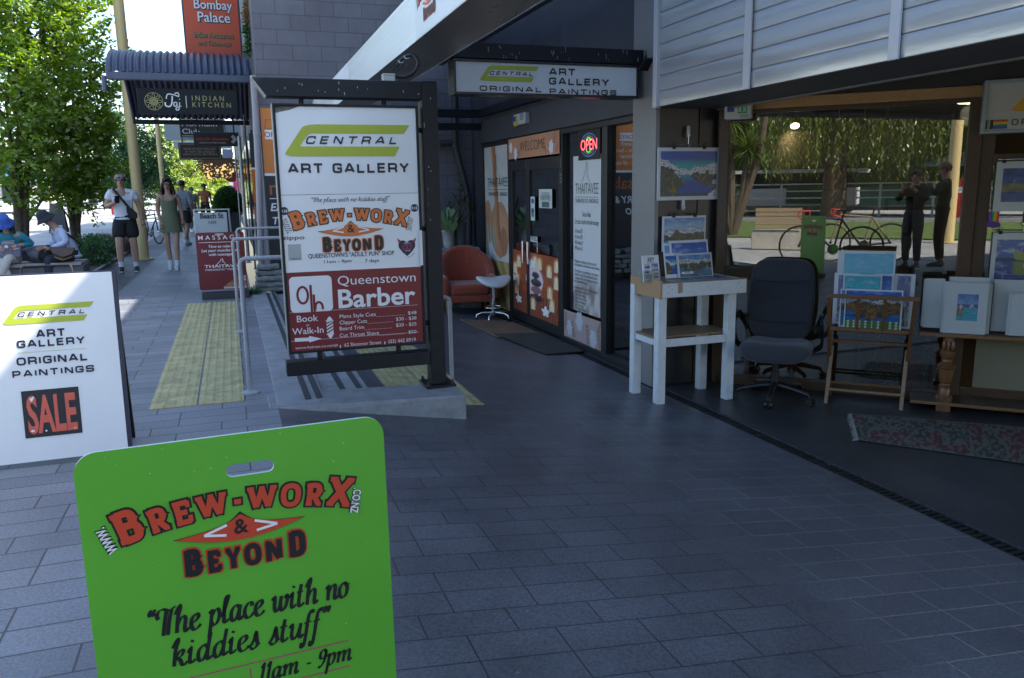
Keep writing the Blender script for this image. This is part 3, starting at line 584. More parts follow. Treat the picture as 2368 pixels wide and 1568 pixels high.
def brew_logo(P, t, ca, cb, W, ink, l=.003, www=True):
    B, Cc, Wt = MB(), MB(), MB(); h = .104*W; n = 9
    def warp(x, y):
        u = x/(W*.46); return x+y*u*.30, y-.066*W*u*u*1.0
    sc = lambda i: {0: 1.32, 8: 1.3}.get(i, 1.0)
    for m, g, lf in ((B, .016*W, l), (Cc, 0, l+.0022)): strokes(m, P, SLAB, 'BREW-WORX', ca, cb+.062*W, h, .27, l=lf, wscale=.86, track=.14, width=W*.915, warp=warp, scale_ch=sc, grow=g)
    def dia(k):
        top = [(-.265+k, -.012), (-.15, .001), (-.055, .024), (0, .066-k*.9), (.055, .024), (.15, .004), (.265-k, -.004)]
        top = cr(top[:4], 6)[:-1]+cr(top[3:], 6); bot = [(.265*(1-2*i/16)*(1-k*3), -.004-.008*i/16-.05*sin(pi*i/16)*(1-k*3)) for i in range(1, 16)]
        return [(ca+x*W, cb+y*W) for x, y in top+bot]
    pshape(B, P, dia(0)[::-1], l+.0004); pshape(Cc, P, dia(.012)[::-1], l+.0024)
    for s in (-1, 1):
        pts = [(s*.055, .018), (s*.145, -.012), (s*.06, -.026)]
        ribbon(Wt, lambda x, y: P(ca+x*W, cb+y*W, l+.0036), [pts[0], pts[1]], .011); ribbon(Wt, lambda x, y: P(ca+x*W, cb+y*W, l+.0038), [pts[1], pts[2]], .011)
    text(B, P, '&', ca, cb-.026*W, .062*W, l=l+.0036, off=.02)
    sc2 = lambda i: {0: 1.22, 5: 1.22}.get(i, 1.0)
    strokes(Cc, P, SLAB, 'BEYOND', ca+.01*W, cb-.178*W, .098*W, .30, l=l, wscale=.8, track=.16, width=W*.5, scale_ch=sc2, grow=.013*W)
    strokes(B, P, SLAB, 'BEYOND', ca+.01*W, cb-.178*W, .098*W, .30, l=l+.0022, wscale=.8, track=.16, width=W*.5, scale_ch=sc2)
    if www:
        for s, tx, ax, ay, rt in ((-1, 'WWW.', -.462, -.012, radians(111)), (1, '.CO.NZ', .478, .088, radians(-102))):
            text(B, P, tx, ca+ax*W, cb+(ay+.0)*W, .034*W, l=l, off=.11, rot=rt, al='l', fit=.118*W); text(Wt, P, tx, ca+ax*W, cb+ay*W, .034*W, l=l+.0022, off=.03, rot=rt, al='l', fit=.115*W)
    obj('logo_outline', B, black_i, t); obj('logo_fill', Cc, ink, t); obj('logo_highlight', Wt, white_i, t)
# ============================================================ black signpost with the three-panel board
pb_ = G(1015, 893, .035); YSN = pb_.y; XP = pb_.x
def Q4(x, y, Y=None): return PY((1000+x/1.20625)/1.7305, (350+y/1.20625)/1.7305, Y if Y else YSN-.06)
t = thing('sign_post', 'black steel signpost with tall framed board of three shop adverts', 'signpost', (XP, YSN, .035)); POST = t
D_ = .13; yb_, yf_ = YSN+D_, YSN
pL = PY(988, 600, YSN).x; pR = PY(1023, 600, YSN).x; zTop = PY(1000, 188, YSN).z
mb = MB(); mb.box(pL, pR, yf_, yb_, .05, zTop); obj('post', mb, blackm, t, bevel=.006)
mb = MB(); zb1 = PY(800, 227, YSN).z; xt = PY(580, 178, YSN).x; xb = PY(615, 220, YSN).x
mb.prism([(xt, yf_-.002, zTop-.004), (pL-.001, yf_-.002, zTop-.004), (pL-.001, yf_-.002, zb1), (xb, yf_-.002, zb1)], (0, D_, 0)); obj('top_arm', mb, blackm, t, bevel=.005)
mb = MB(); mb.prism([(xt-.004, yf_, zTop-.006), (xt+.004, yf_, zTop-.002), (xb+.004, yf_, zb1+.002), (xb-.004, yf_, zb1-.001)], (0, D_-.005, 0)); obj('arm_end_cap', mb, galv, t)
a = PY(662, 840, YSN); b = PY(664, 872, YSN); c = PY(1000, 845, YSN)
mb = MB(); mb.box(a.x, pL-.001, yf_+.004, yb_-.004, b.z, a.z); obj('lower_arm', mb, blackm, t, bevel=.005)
mb = MB(); mb.box(pL-.05, pR+.06, yf_-.05, yb_+.06, .034, .05); obj('base_plate', mb, blackm, t, bevel=.003)
mb = MB()
for x in (pL-.028, pR+.036):
    for y in (yf_-.028, yb_+.036): mb.cyl((x, y, .05), (x, y, .064), .014, 6); mb.cyl((x, y, .064), (x, y, .08), .008, 8)
obj('anchor_bolt', mb, mat('rusty_bolt', (.07, .045, .03), .6, .5), t)
# board
fl_, fr_ = Q4(90, 600).x+.003, Q4(832, 600).x; ft, fb = Q4(480, 74).z, Q4(520, 1262).z
TLp = PY(625, 238, YSN-.02); BRp = PY(985, 797, YSN-.02); fl_, fr_, ft, fb = TLp.x+.01, BRp.x+.004, TLp.z, PY(700, 818, YSN-.02).z
P = Pl((0, YSN+.0, 0), (1, 0, 0), (0, 0, 1)); e = .016
mb = MB(); y0, y1 = YSN, YSN+.11
for (x0, x1, z0, z1) in ((fl_, fl_+e, fb, ft), (fr_-e, fr_, fb, ft), (fl_+e, fr_-e, ft-e, ft), (fl_+e, fr_-e, fb, fb+e)): mb.box(x0, x1, y0-.012, y1, z0, z1)
obj('board_frame', mb, blackm, t, bevel=.003)
obj('frame_side', MB().box(fl_-.004, fl_-.0005, y0, y1, fb, ft), galv, t)
mb = MB()
for x, y0_, z0, z1 in ((PY(697, 230, YSN).x, 0, ft, zb1), (PY(890, 230, YSN).x, 0, ft, zb1), (PY(741, 825, YSN).x, 0, a.z, fb), (PY(925, 810, YSN).x, 0, a.z, fb)): mb.cyl((x, YSN+.06, z0), (x, YSN+.06, z1), .017, 12)
for y in (300, 530, 750): z = PY(980, y, YSN).z; mb.cyl((fr_, YSN+.06, z), (pL, YSN+.06, z), .017, 12)
obj('board_pin', mb, blackm, t, smooth=40)
xl, xr, zt_, zb_ = fl_+e, fr_-e, ft-e, fb+e
z1_ = Q4(475, 515, YSN).z; z2_ = Q4(500, 880, YSN).z
tear = [(xl, zt_-.045), (xl+.03, zt_-.035), (xl+.09, zt_-.022), (xl+.13, zt_-.006), (xl+.145, zt_)]
mb = MB(); mb.face([P(a_, b_, -.03) for a_, b_ in ((xl, zt_-.1), (xr, zt_-.1), (xr, zt_), (xl, zt_))]); obj('board_back', mb, mat('dusty_back', (.28, .3, .3), .7, var=.3, vscale=20), t)
mb = MB(); pshape(mb, P, [(xl, z1_+.0015), (xr, z1_+.0015), (xr, zt_)]+tear[::-1], 0); obj('gallery_panel', mb, white_s, t)
mb = MB(); prect(mb, P, xl, z2_, xr, z1_-.0015); prect(mb, P, xr-.006, z2_+.01, xr+.012, Q4(820, 690, YSN).z, .016); obj('adult_shop_panel', mb, mat('white_sign_b', (.72, .735, .75), .3, var=.03, vscale=2), t)
mb = MB(); prect(mb, P, xl, zb_, xr, z2_-.001); obj('barber_panel', mb, maroon, t)
def q(x, y): p = Q4(x, y, YSN); return p.x, p.z
x0, zq0 = q(172, 320); x1, zq1 = q(768, 183); _, lb = q(450, 333); _, lt = q(480, 180)
central_logo(P, t, x0, lb, x1-x0, lt-lb)
mb = MB(); ax0, az = q(183, 414); ax1, _ = q(768, 412); _, at = q(480, 368); strokes(mb, P, EURO, 'ART GALLERY', ax0, az-.003, at-az+.006, .29, al='l', width=ax1-ax0, wscale=.95, track=.28)
# adult shop panel lettering
cx, cz = q(487, 683); W_ = q(785, 640)[0]-q(180, 640)[0]
sl_ = q(290, 545); sr_ = q(672, 545); script(mb, P, '`The place with no kiddies stuff"', (sl_[0]+sr_[0])/2, sl_[1]-.012, .017, width=sr_[0]-sl_[0], wt=.2, thin=.1)
def lab(mb, s, xl_, xr_, yb, yt, off=.0, al='c', **k):
    p0, p1 = q(xl_, yb), q(xr_, yb); tz = q(xl_, yt)[1]; text(mb, P, s, (p0[0]+p1[0])/2, p0[1], tz-p0[1], w=p1[0]-p0[0], off=off, **k)
lab(mb, 'QUEENSTOWN\'S "ADULT FUN" SHOP', 281, 697, 825, 804, off=.012); lab(mb, '11am - 9pm', 358, 490, 849, 834, off=.005); lab(mb, '7 days', 555, 623, 845, 828, off=.005)
lab(mb, 'zippo', 157, 263, 736, 716, off=.005); lab(mb, 'zippo', 196, 240, 830, 822)
for (x, y) in ((165, 597), (793, 582)):
    c_ = q(x, y); pshape(mb, P, [(c_[0]+.026*cos(i*pi/12), c_[1]+.026*sin(i*pi/12)) for i in range(24)], .002)
hc = q(757, 770); hs = [(.0, -.062), (-.03, -.036), (-.056, -.002), (-.058, .024), (-.044, .042), (-.024, .046), (-.006, .036), (0, .026), (.006, .036), (.024, .046), (.044, .042), (.058, .024), (.056, -.002), (.03, -.036)]
pshape(mb, P, [(hc[0]+x, hc[1]+y) for x, y in hs], .002)
obj('lettering', mb, navy, t)
mb = MB()
for s in (-1, 1): pshape(mb, P, [(hc[0]+s*x, hc[1]+y) for x, y in ((.04, .043), (.057, .03), (.066, .062))][::s], .0022)
for s in (-1, 1): ribbon(mb, lambda X, Y, s=s: P(hc[0]+X, hc[1]+Y, .0046+.0003*s), [(s*.012+.017*cos(i*pi/9), .0+.015*sin(i*pi/9)) for i in range(18)], .005, closed=True)
ribbon(mb, lambda X, Y: P(hc[0]+X, hc[1]+Y, .0052), [(.022, .012), (.036, .026)], .005); ribbon(mb, lambda X, Y: P(hc[0]+X, hc[1]+Y, .0052), [(-.022, -.01), (-.034, -.022)], .005)
ribbon(mb, lambda X, Y: P(hc[0]+X, hc[1]+Y, .0044), [(0, -.064), (.012, -.07), (.03, -.06), (.05, -.04)], .003)
obj('heart_trim', mb, magenta_i, t)
brew_logo(P, t, cx, cz, W_, orange_i)
mb = MB(); r0, r1 = q(187, 836), q(245, 756); prect(mb, P, r0[0], r0[1], r1[0], r1[1], .002); obj('lighter_picture', mb, grey_i, t)
mb = MB(); text(mb, P, 'R18', q(165, 597)[0], q(165, 597)[1]-.009, .018, l=.004, off=.01); text(mb, P, 'R18', q(793, 582)[0], q(793, 582)[1]-.009, .018, l=.004, off=.01)
text(mb, P, 'ADULT', hc[0], hc[1]+.022, .009, l=.004); text(mb, P, 'STORE', hc[0]+.004, hc[1]-.03, .009, l=.004)
# barber panel lettering
o_ = [q(x, y) for x, y in ((198, 1090), (392, 906))]; ro = rrect(o_[0][0], o_[0][1], o_[1][0], o_[1][1], .03); pshape(mb, P, ro, .002)
lab(mb, 'Queenstown', 424, 800, 955, 910, off=-.002); lab(mb, 'Barber', 428, 800, 1064, 976, off=.02)
lab(mb, 'Book', 227, 329, 1133, 1102, off=.004); lab(mb, 'or', 271, 288, 1153, 1140); lab(mb, 'Walk-In', 205, 356, 1194, 1163, off=.004)
for s, xe, y, pr, px_ in (('Mens Style Cuts', 607, 1113, '$48', 762), ('Clipper Cuts', 565, 1143, '$30 - $38', 705), ('Beard Trim', 551, 1172, '$20 - $25', 705), ('Cut Throat Shave', 623, 1205, '$50', 765)):
    lab(mb, s, 433, xe, y+1, y-17); lab(mb, pr, px_, 803, y-17+(xe-600)*.0, y-33); d0 = q(xe+4, y)[0]; d1 = q(px_-8, y)[0]; n = int((d1-d0)/.0118)
    z = q(600, y-6)[1]
    for i in range(n): pshape(mb, P, [(d0+.0118*i+.0022*cos(k*pi/3), z+.0022*sin(k*pi/3)) for k in range(6)], .003)
lab(mb, 'www.hairon.co.nz/qb', 219, 425, 1264, 1252); lab(mb, 'I', 434, 439, 1258, 1243); lab(mb, '62 Shotover Street', 456, 634, 1251, 1234); lab(mb, 'I', 648, 653, 1243, 1226); lab(mb, '(03) 442 8919', 668, 800, 1235, 1217)
ar = [q(x, y) for x, y in ((216, 1228), (216, 1210), (285, 1207), (284, 1199), (346, 1212), (286, 1231), (286, 1224))]; pshape(mb, P, ar, .003)
for (xa, xb_, y) in ((190, 810, 1088), (198, 818, 1226)):
    p0, p1 = q(xa, y), q(xb_, y); prect(mb, P, p0[0], p0[1]-.0008, p1[0], p0[1]+.0008, .002)
b0 = q(370, 1190); b1 = q(402, 1126); cxp = (b0[0]+b1[0])/2
prect(mb, P, b0[0]+.003, b0[1], b1[0]-.003, b1[1], .003); prect(mb, P, b0[0]-.001, b1[1]+.001, b1[0]+.001, b1[1]+.006, .0034); prect(mb, P, b0[0]-.001, b0[1]-.006, b1[0]+.001, b0[1]-.001, .0034)
for s, zc in ((1, b1[1]+.006), (-1, b0[1]-.006)): pshape(mb, P, [(cxp+s*.017*cos(i*pi/10), zc+s*(.024 if abs(i-5) < 2 else .02)*sin(i*pi/10)) for i in range(11)], .003)
obj('barber_lettering', mb, white_i, t)
mb = MB()
for k in range(4): z = b0[1]+.012+k*.022; pshape(mb, P, [(b0[0]+.004, z), (b0[0]+.004, z-.01), (b1[0]-.004, z+.013), (b1[0]-.004, z+.023)][::1] if z+.023 < b1[1] else [(b0[0]+.004, z), (b0[0]+.004, z-.01), (b1[0]-.004, z+.006), (b1[0]-.004, z+.009)], .005)
# the q and b cut into the white square
qc = q(254, 1003); lw = .015
ribbon(mb, lambda X, Y: P(qc[0]+X, qc[1]+Y, .004), [(.033*cos(i*pi/14), .054*sin(i*pi/14)) for i in range(28)], lw, closed=True)
q1 = q(291, 953); q2 = q(298, 1090); ribbon(mb, lambda X, Y: P(X, Y, .0043), [(q1[0], q1[1]), (q1[0], q2[1]+.002)], lw)
q3 = q(307, 999); q4 = q(312, 1090); ribbon(mb, lambda X, Y: P(X, Y, .0046), [(q3[0], q3[1]), (q3[0], q4[1]+.002)], lw)
qb = q(333, 1062); ribbon(mb, lambda X, Y: P(qb[0]+X, qb[1]+Y, .0049), [(.024*cos(radians(200-i*13)), .036*sin(radians(200-i*13))) for i in range(18)], lw)
obj('barber_mark', mb, maroon, t)
# bird droppings on the steel
def droppings(name, P, a0, a1, b0, b1, n, t, l=.0015, mx=.03):
    mb = MB()
    for i in range(n):
        a, b = random.uniform(a0, a1), random.uniform(b0, b1); w = random.uniform(.0012, .0028); h = random.uniform(.003, mx)*random.random()
        pshape(mb, P, [(a-w, b), (a-w*.6, b-h-.004), (a+w*.7, b-h-.003), (a+w, b+.001), (a, b+.003)], l)
    obj(name, mb, mat('dropping', (.36, .37, .36), .8), t)
droppings('stain', Pl((0, YSN-.002, 0), (1, 0, 0), (0, 0, 1)), xb, pL, zb1+.03, zTop-.01, 14, t)
droppings('stain', Pl((0, YSN, 0), (1, 0, 0), (0, 0, 1)), pL+.004, pR-.004, 1.2, zTop, 8, t)
# junction box and conduit
jb = PY(898, 170, YSN+.05)
t = thing('junction_box', 'small pale grey junction box on top of the signpost arm', 'electrical box', (jb.x, YSN+.06, zTop))
mb = MB(); mb.box(jb.x-.038, jb.x+.038, YSN+.03, YSN+.1, zTop-.004, zTop+.032); obj('box', mb, mat('pale_plastic', (.42, .45, .43), .45), t, bevel=.003)
obj('lid', MB().box(jb.x-.040, jb.x+.040, YSN+.028, YSN+.102, zTop+.033, zTop+.044), mat('pale_plastic', (.42, .45, .43)), t, bevel=.003)
# ============================================================ green foreground sign
A_ = V3((-.318, 1.633, .918)); B_ = V3((.28, 1.680, .918)); u = (B_-A_).normalized(); nh = V3((u.y, -u.x, 0)); nh = -nh if nh.dot(CAMP-A_) < 0 else nh
be = radians(1.25); dn = nh*sin(be)-V3((0, 0, 1))*cos(be)
P = Pl(A_, u, -dn); wG, hG = .6, .86
t = thing('pavement_sign', 'bright green swing sign with red arched lettering close to the camera', 'sign', P(wG/2, -hG-.04))
gm = mat('green_corflute', (.10, .385, .03), .34, var=.06, vscale=2.2)
o = rrect(0, -hG, wG, 0, .042, 8); sl0 = P
hx, hy = .318, -.076
hole = rrect(hx-.047, hy-.013, hx+.047, hy+.013, .0129, 8)
# panel with the hand slot: front, back, rim
mb = MB(); bm = bmesh.new()
def loop(pts, l): return [bm.verts.new(P(a, b, l)) for a, b in pts]
th = .008; FO, FI, BO, BI = loop(o, 0), loop(hole, 0), loop(o, -th), loop(hole, -th)
def edges(vs_): return [bm.edges.new((vs_[i], vs_[(i+1) % len(vs_)])) for i in range(len(vs_))]
for X, Y in ((FO, FI), (BO, BI)): bmesh.ops.triangle_fill(bm, use_beauty=True, edges=edges(X)+edges(Y))
for X, Y in ((FO, BO), (FI, BI)):
    for i in range(len(X)): j = (i+1) % len(X); bm.faces.new((X[i], X[j], Y[j], Y[i])).material_index = 1
bmesh.ops.recalc_face_normals(bm, faces=bm.faces); me = bpy.data.meshes.new('panel'); bm.to_mesh(me); bm.free()
obj('panel', me, [gm, mat('corflute_rim', (.5, .56, .55), .5)], t)
mb = MB(); rs = random.Random(8)
for i in range(22): a, b, r_ = rs.uniform(.02, .58), -rs.random()**1.5*.8-.01, rs.uniform(.0008, .0026); pshape(mb, P, [(a+r_*cos(k*pi/3)*rs.uniform(.7, 1.3), b+r_*sin(k*pi/3)) for k in range(6)], .0009)
obj1('stain', mb, mat('scuff_pale', (.30, .46, .26), .6), t)
mb = MB(); mb.box(-.3, .26, 1.60, 1.74, 0, .055); obj('base', mb, mat('black_rubber', (.015, .015, .016), .7), t, bevel=.02)
# place lettering by fraction of the panel (measured from the corners)
cxg, czg = .2905, -.196; Wg = .497
Pr = Pl(P(0, 0), P.u, P.v)
brew_logo(Pr, t, cxg, czg, Wg, red_i, l=.0012); brew_logo(Pl(P(wG, 0, -th), -P.u, P.v), t, .31, czg-.02, Wg, red_i, l=.0012, www=False)
mb = MB(); s1 = (.099, .497); script(mb, P, '`The place with no', .298, -.400, .034, width=.408, l=.001, wt=.25, thin=.085, shear=.16); script(mb, P, 'kiddies stuff"', .293, -.472, .034, width=.322, l=.001, wt=.25, thin=.085, shear=.16)
script(mb, P, '11am - 9pm', .40, -.552, .026, width=.20, l=.001, wt=.28, thin=.08)
obj('lettering', mb, black_i, t)
mb = MB(); prect(mb, P, .09, -.506, .496, -.5035, .001); prect(mb, P, .284, -.56, .2863, -.515, .001); prect(mb, P, .09, -.568, .496, -.5655, .001); obj('rule', mb, magenta_i, t)
# ============================================================ white gallery A-board
BR = G(297, 1042, .03); lean = radians(7); yawA = radians(88.5); u = V3((sin(yawA), cos(yawA), 0)); nb_ = V3((-cos(yawA), sin(yawA), 0)); v = V3((nb_.x*sin(lean), nb_.y*sin(lean), cos(lean)))
wA = .78; hA = (PL(255.5, 628, BR, u.cross(v)) - BR).dot(v)
P = Pl(BR-u*wA, u, v)
t = thing('gallery_board', 'white framed A-board with lime green logo and a SALE card', 'A-board', (BR.x-wA/2, BR.y+.15, 0))
mb = MB(); pslab(mb, P, 0, 0, wA-.001, hA, -.012); obj('front_panel', mb, white_s, t)
mb = MB(); pslab(mb, P, wA, 0, wA+.02, hA+.006, -.03); pslab(mb, P, -.02, 0, 0, hA+.006, -.03); pslab(mb, P, -.02, hA, wA, hA+.008, -.03); obj('frame', mb, mat('dark_navy_frame', (.022, .022, .045), .4), t, bevel=.003)
v2 = V3((-nb_.x*sin(lean*1.5), -nb_.y*sin(lean*1.5), cos(lean*1.5))); P2 = Pl(P(0, hA, -.03)-v2*(hA+.02), u, v2)
mb = MB(); pslab(mb, P2, .04, .22, wA-.03, hA, -.01); obj('back_panel', mb, blackm, t)
mb = MB(); pslab(mb, P2, wA-.03, -.01, wA+.008, hA, -.025); obj('rear_leg', mb, blackm, t)
mb = MB(); pslab(mb, P2, 0, -.01, .04, hA, -.025); obj('rear_leg', mb, blackm, t)
mb = MB(); ha, hb = 92, 322
def qa(x, y): p = PL((0+x/1.889)/1.7305, (1050+y/1.889)/1.7305, P.o, P.n)-P.o; return p.dot(P.u), p.dot(P.v)
h0, h1 = qa(160, 100)[0], qa(540, 84)[0]; mb.tube([P(h0, hA-.02, -.02), P(h0, hA+.035, -.02), P(h0+.012, hA+.046, -.02), P(h1-.012, hA+.046, -.02), P(h1, hA+.035, -.02), P(h1, hA-.02, -.02)], .0055, 8); obj('carry_handle', mb, blackm, t, smooth=60)
l0 = qa(22, 430); l1 = qa(707, 280); lb = qa(330, 457)[1]; lt = qa(400, 312)[1]; central_logo(P, t, l0[0], lb, l1[0]-l0[0], lt-lb, l=.002)
def eul(mb, s, xl_, xr_, yb, yt, tr=.26, wd=.30):
    p0, p1 = qa(xl_, yb[0]), qa(xr_, yb[1]); h = (qa(xl_, yt)[1]-p0[1])*1.06; strokes(mb, P, EURO, s, p0[0], (p0[1]+p1[1])/2, h, wd, l=.002, al='l', width=p1[0]-p0[0], wscale=.95, track=tr)
mb = MB(); eul(mb, 'ART', 275, 497, (573, 556), 515); eul(mb, 'GALLERY', 130, 645, (652, 612), 597); eul(mb, 'ORIGINAL', 128, 665, (785, 737), 728); eul(mb, 'PAINTINGS', 95, 715, (878, 822), 828); obj('lettering', mb, navy, t)
mb = MB(); r0 = qa(133, 690); r1 = qa(652, 645); prect(mb, P, r0[0], (r0[1]+r1[1])/2-.001, r1[0], (r0[1]+r1[1])/2+.001, .002); obj('rule', mb, lime, t)
c0 = qa(195, 1332); c1 = qa(625, 1280); c2 = qa(580, 934)
mb = MB(); pslab(mb, P, c0[0], c1[1]-.004, c1[0], c2[1]-.003, .002, .001); obj('sale_card', mb, mat('black_card', (.014, .014, .018), .5), t)
mb = MB(); cw = c1[0]-c0[0]; chh = c2[1]-c1[1]
text(mb, P, 'SALE', (c0[0]+c1[0])/2, c1[1]+chh*.10, chh*.76, w=cw*.86, l=.0045, off=.03); obj('sale_lettering', mb, mat('faded_red', (.60, .11, .07), .5, var=.1, vscale=30), t)
mb = MB()
for fx, fy, w, h in ((.17, .80, .03, .05), (.2, .84, .02, .03), (.14, .13, .035, .03), (.37, .11, .02, .02), (.88, .11, .02, .012)): mb.face([P(c0[0]+cw*fx+w*cw*cos(k*pi/4)*random.uniform(.7, 1.2), c1[1]+chh*fy+h*chh*sin(k*pi/4)*random.uniform(.7, 1.2), .006) for k in range(8)])
obj('chipped_paint', mb, white_i, t)
# ============================================================ hanging lightbox over the arcade
YL = 6.3
a, b = PY(1053.5, 138.9, YL), PY(1472.5, 160.2, YL); c = PY(1053.5, 211.7, YL); x0, x1, z1, z0 = a.x, b.x, (a.z+b.z)/2+.002, c.z
t = thing('lightbox_sign', 'long white gallery lightbox hung under the black beam over the arcade', 'sign', ((x0+x1)/2, YL, z1)); e = .02
mb = MB(); mb.box(x0-e, x1+e, YL, YL+.16, z1, z1+e); mb.box(x0-e, x1+e, YL, YL+.16, z0-e, z0); mb.box(x0-e, x0, YL, YL+.16, z0, z1); mb.box(x1, x1+e, YL, YL+.16, z0, z1); mb.box(x0-e, x1+e, YL+.16, YL+.165, z0-e, z1+e)
obj('case', mb, mat('black_case', (.012, .012, .014), .3, var=.2), t, bevel=.004)
P = Pl((0, YL+.012, 0), (1, 0, 0), (0, 0, 1)); mb = MB(); prect(mb, P, x0, z0, x1, z1); obj('face', mb, mat('lightbox_face', (.62, .64, .66), .3, var=.04, vscale=3), t)
def Q5(x, y): p = PY((1700+x/2.358)/1.7305, (150+y/2.358)/1.7305, YL+.01); return p.x, p.z
l0 = Q5(520, 370); l1 = Q5(1075, 280); lb = Q5(700, 414)[1]; lt = Q5(800, 268)[1]; central_logo(P, t, l0[0], lb, l1[0]-l0[0], lt-lb)
mb = MB()
for s, xl_, xr_, yb, yt in (('ART', 1168, 1420, 361, 293), ('GALLERY', 1168, 1738, 450, 382), ('ORIGINAL', 512, 1102, 510, 458), ('PAINTINGS', 1172, 1808, 538, 487)):
    p0, p1 = Q5(xl_, yb), Q5(xr_, yb); strokes(mb, P, EURO, s, p0[0], p0[1]+.004, (Q5(xl_, yt)[1]-p0[1]), .29, al='l', width=p1[0]-p0[0], wscale=.95, track=.26 if 'G' != s[1:2] else .3)
obj('lettering', mb, black_i, t)
# ============================================================ things on and in front of the massage shop
prm = pic_mat()
PS = lambda off=0.0: Pl((XS-off, 0, 0), (0, -1, 0), (0, 0, 1))       # a = -Y, b = Z, normal towards the arcade
def px6(x, y): p = PX((1700+x/1.742)/1.7305, (750+y/1.742)/1.7305, XS-.02); return -p.y, p.z
def px5(x, y): p = PX((1700+x/2.358)/1.7305, (150+y/2.358)/1.7305, XS-.02); return -p.y, p.z
def flower(mb, P, a, b, r, l, seed=0, petals=6):
    rd = random.Random(seed); n = 48; pts = []
    for i in range(n):
        t_ = 2*pi*i/n; rr = r*(.72+.28*abs(sin(petals*t_/2+seed))+.05*sin(9*t_+seed)); pts.append((a+rr*cos(t_)*.85, b+rr*sin(t_)))
    pshape(mb, P, pts, l)
def sprig(mb, P, a, b, s, l, n=5, rot=1.2):
    for i in range(n):
        t_ = i/n; x, y = a+s*t_*cos(rot), b+s*t_*sin(rot)
        for sg in (-1, 1):
            q = rot+sg*.9; e = .22*s; ribbon(mb, lambda X, Y: P(X, Y, l+.0002*i), [(x, y), (x+e*.5*cos(q)-e*.2*sin(q), y+e*.5*sin(q)+e*.2*cos(q)), (x+e*cos(q), y+e*sin(q)), (x+e*.5*cos(q)+e*.2*sin(q), y+e*.5*sin(q)-e*.2*cos(q)), (x, y)], .004)
def massage_art(s, t_):
    n = fbm(s*6, t_*14, 1.0)*.5; c = (.62, .62, .58)
    c = lerp(c, (.48, .5, .46), clamp(n+.4))
    if t_ > .93 and s < .5: c = lerp(c, (.5, .55, .5), .6)
    if t_ < .30: g = .5+.5*sin((s*9+t_*16)*2.2); c = lerp((.30, .20, .07), (.5, .37, .15), g)
    back = (s-.62)**2/.16+(t_-.49)**2/.030
    if back < 1: c = lerp((.46, .22, .11), (.60, .36, .22), clamp(1-back+n*.4))
    if (s-.1)**2/.03+(t_-.56)**2/.012 < 1: c = (.5, .26, .14)
    cx = .40+.30*(1-t_)
    if abs(s-cx) < .085 and t_ > .42: c = lerp((.30, .12, .05), (.55, .27, .14), clamp(.5+(cx-s)/.16))
    if (s-.78)**2/.03+(t_-.42)**2/.008 < 1: c = lerp((.48, .23, .12), (.36, .15, .07), clamp(.5+.5*sin(s*60)))
    if (s-.16)**2/.075+(t_-.42)**2/.012 < 1 and s < .52: c = lerp((.30, .22, .14), (.52, .44, .33), clamp(.5+.5*sin(s*50+t_*20)))
    tow = t_-(.26+.22*s)
    if 0 < tow < .10 and s > .12 and back > 1 and s < .7: c = (.62, .63, .66)
    return c
a0, a1 = -11.34, -10.3
t = thing('massage_poster', 'tall window poster of a back massage with bamboo below', 'poster', (XS, 10.8, FL+.08)); P = PS(.012)
pm = picture(P, a0, FL+.08, a1, 1.98, massage_art, 46, 110, .002); obj('print', pm, prm, t)
mb = MB(); text(mb, P, 'THAITAVEE', (a0+a1)/2+.06, 1.43, .12, w=.86, l=.006, off=-.005); text(mb, P, 'THERAPEUTIC  MASSAGE', (a0+a1)/2+.06, 1.30, .05, w=.84, l=.006); prect(mb, P, a0+.16, 1.385, a1-.04, 1.39, .006)
ribbon(mb, lambda X, Y: P(X, Y, .006), cr([(-10.9, 1.56), (-10.86, 1.72), (-10.82, 1.80), (-10.78, 1.86), (-10.75, 1.80), (-10.78, 1.72), (-10.72, 1.66), (-10.7, 1.56)]), .008); obj('lettering', mb, black_i, t)
# ---- welcome panel
t = thing('welcome_sign', 'peach WELCOME panel with white flowers above the double door', 'sign', (XS, 9.3, 1.77)); P = PS(.03)
mb = MB(); pslab(mb, P, -10.2, 1.775, -8.46, 2.03, .006); obj('panel', mb, mat('peach', (.55, .26, .145), .5, var=.05, vscale=3), t)
mb = MB(); text(mb, P, 'WELCOME', -9.32, 1.855, .12, w=.86, l=.008, off=-.012); obj('lettering', mb, mat('brown_ink', (.03, .015, .01), .5), t)
mb = MB()
for a, b, r in ((-10.1, 1.92, .075), (-9.92, 1.835, .085), (-8.7, 1.86, .085)): flower(mb, P, a, b, r, .008, a)
obj('flower', mb, white_i, t)
mb = MB(); sprig(mb, P, -8.6, 1.9, .14, .009, rot=1.5); sprig(mb, P, -8.86, 1.8, .1, .009, rot=2.0); sprig(mb, P, -9.82, 1.8, .1, .009, rot=.9); sprig(mb, P, -8.55, 1.8, .1, .01, rot=.9); obj('sprig', mb, mat('rust_ink', (.28, .10, .05), .5), t)
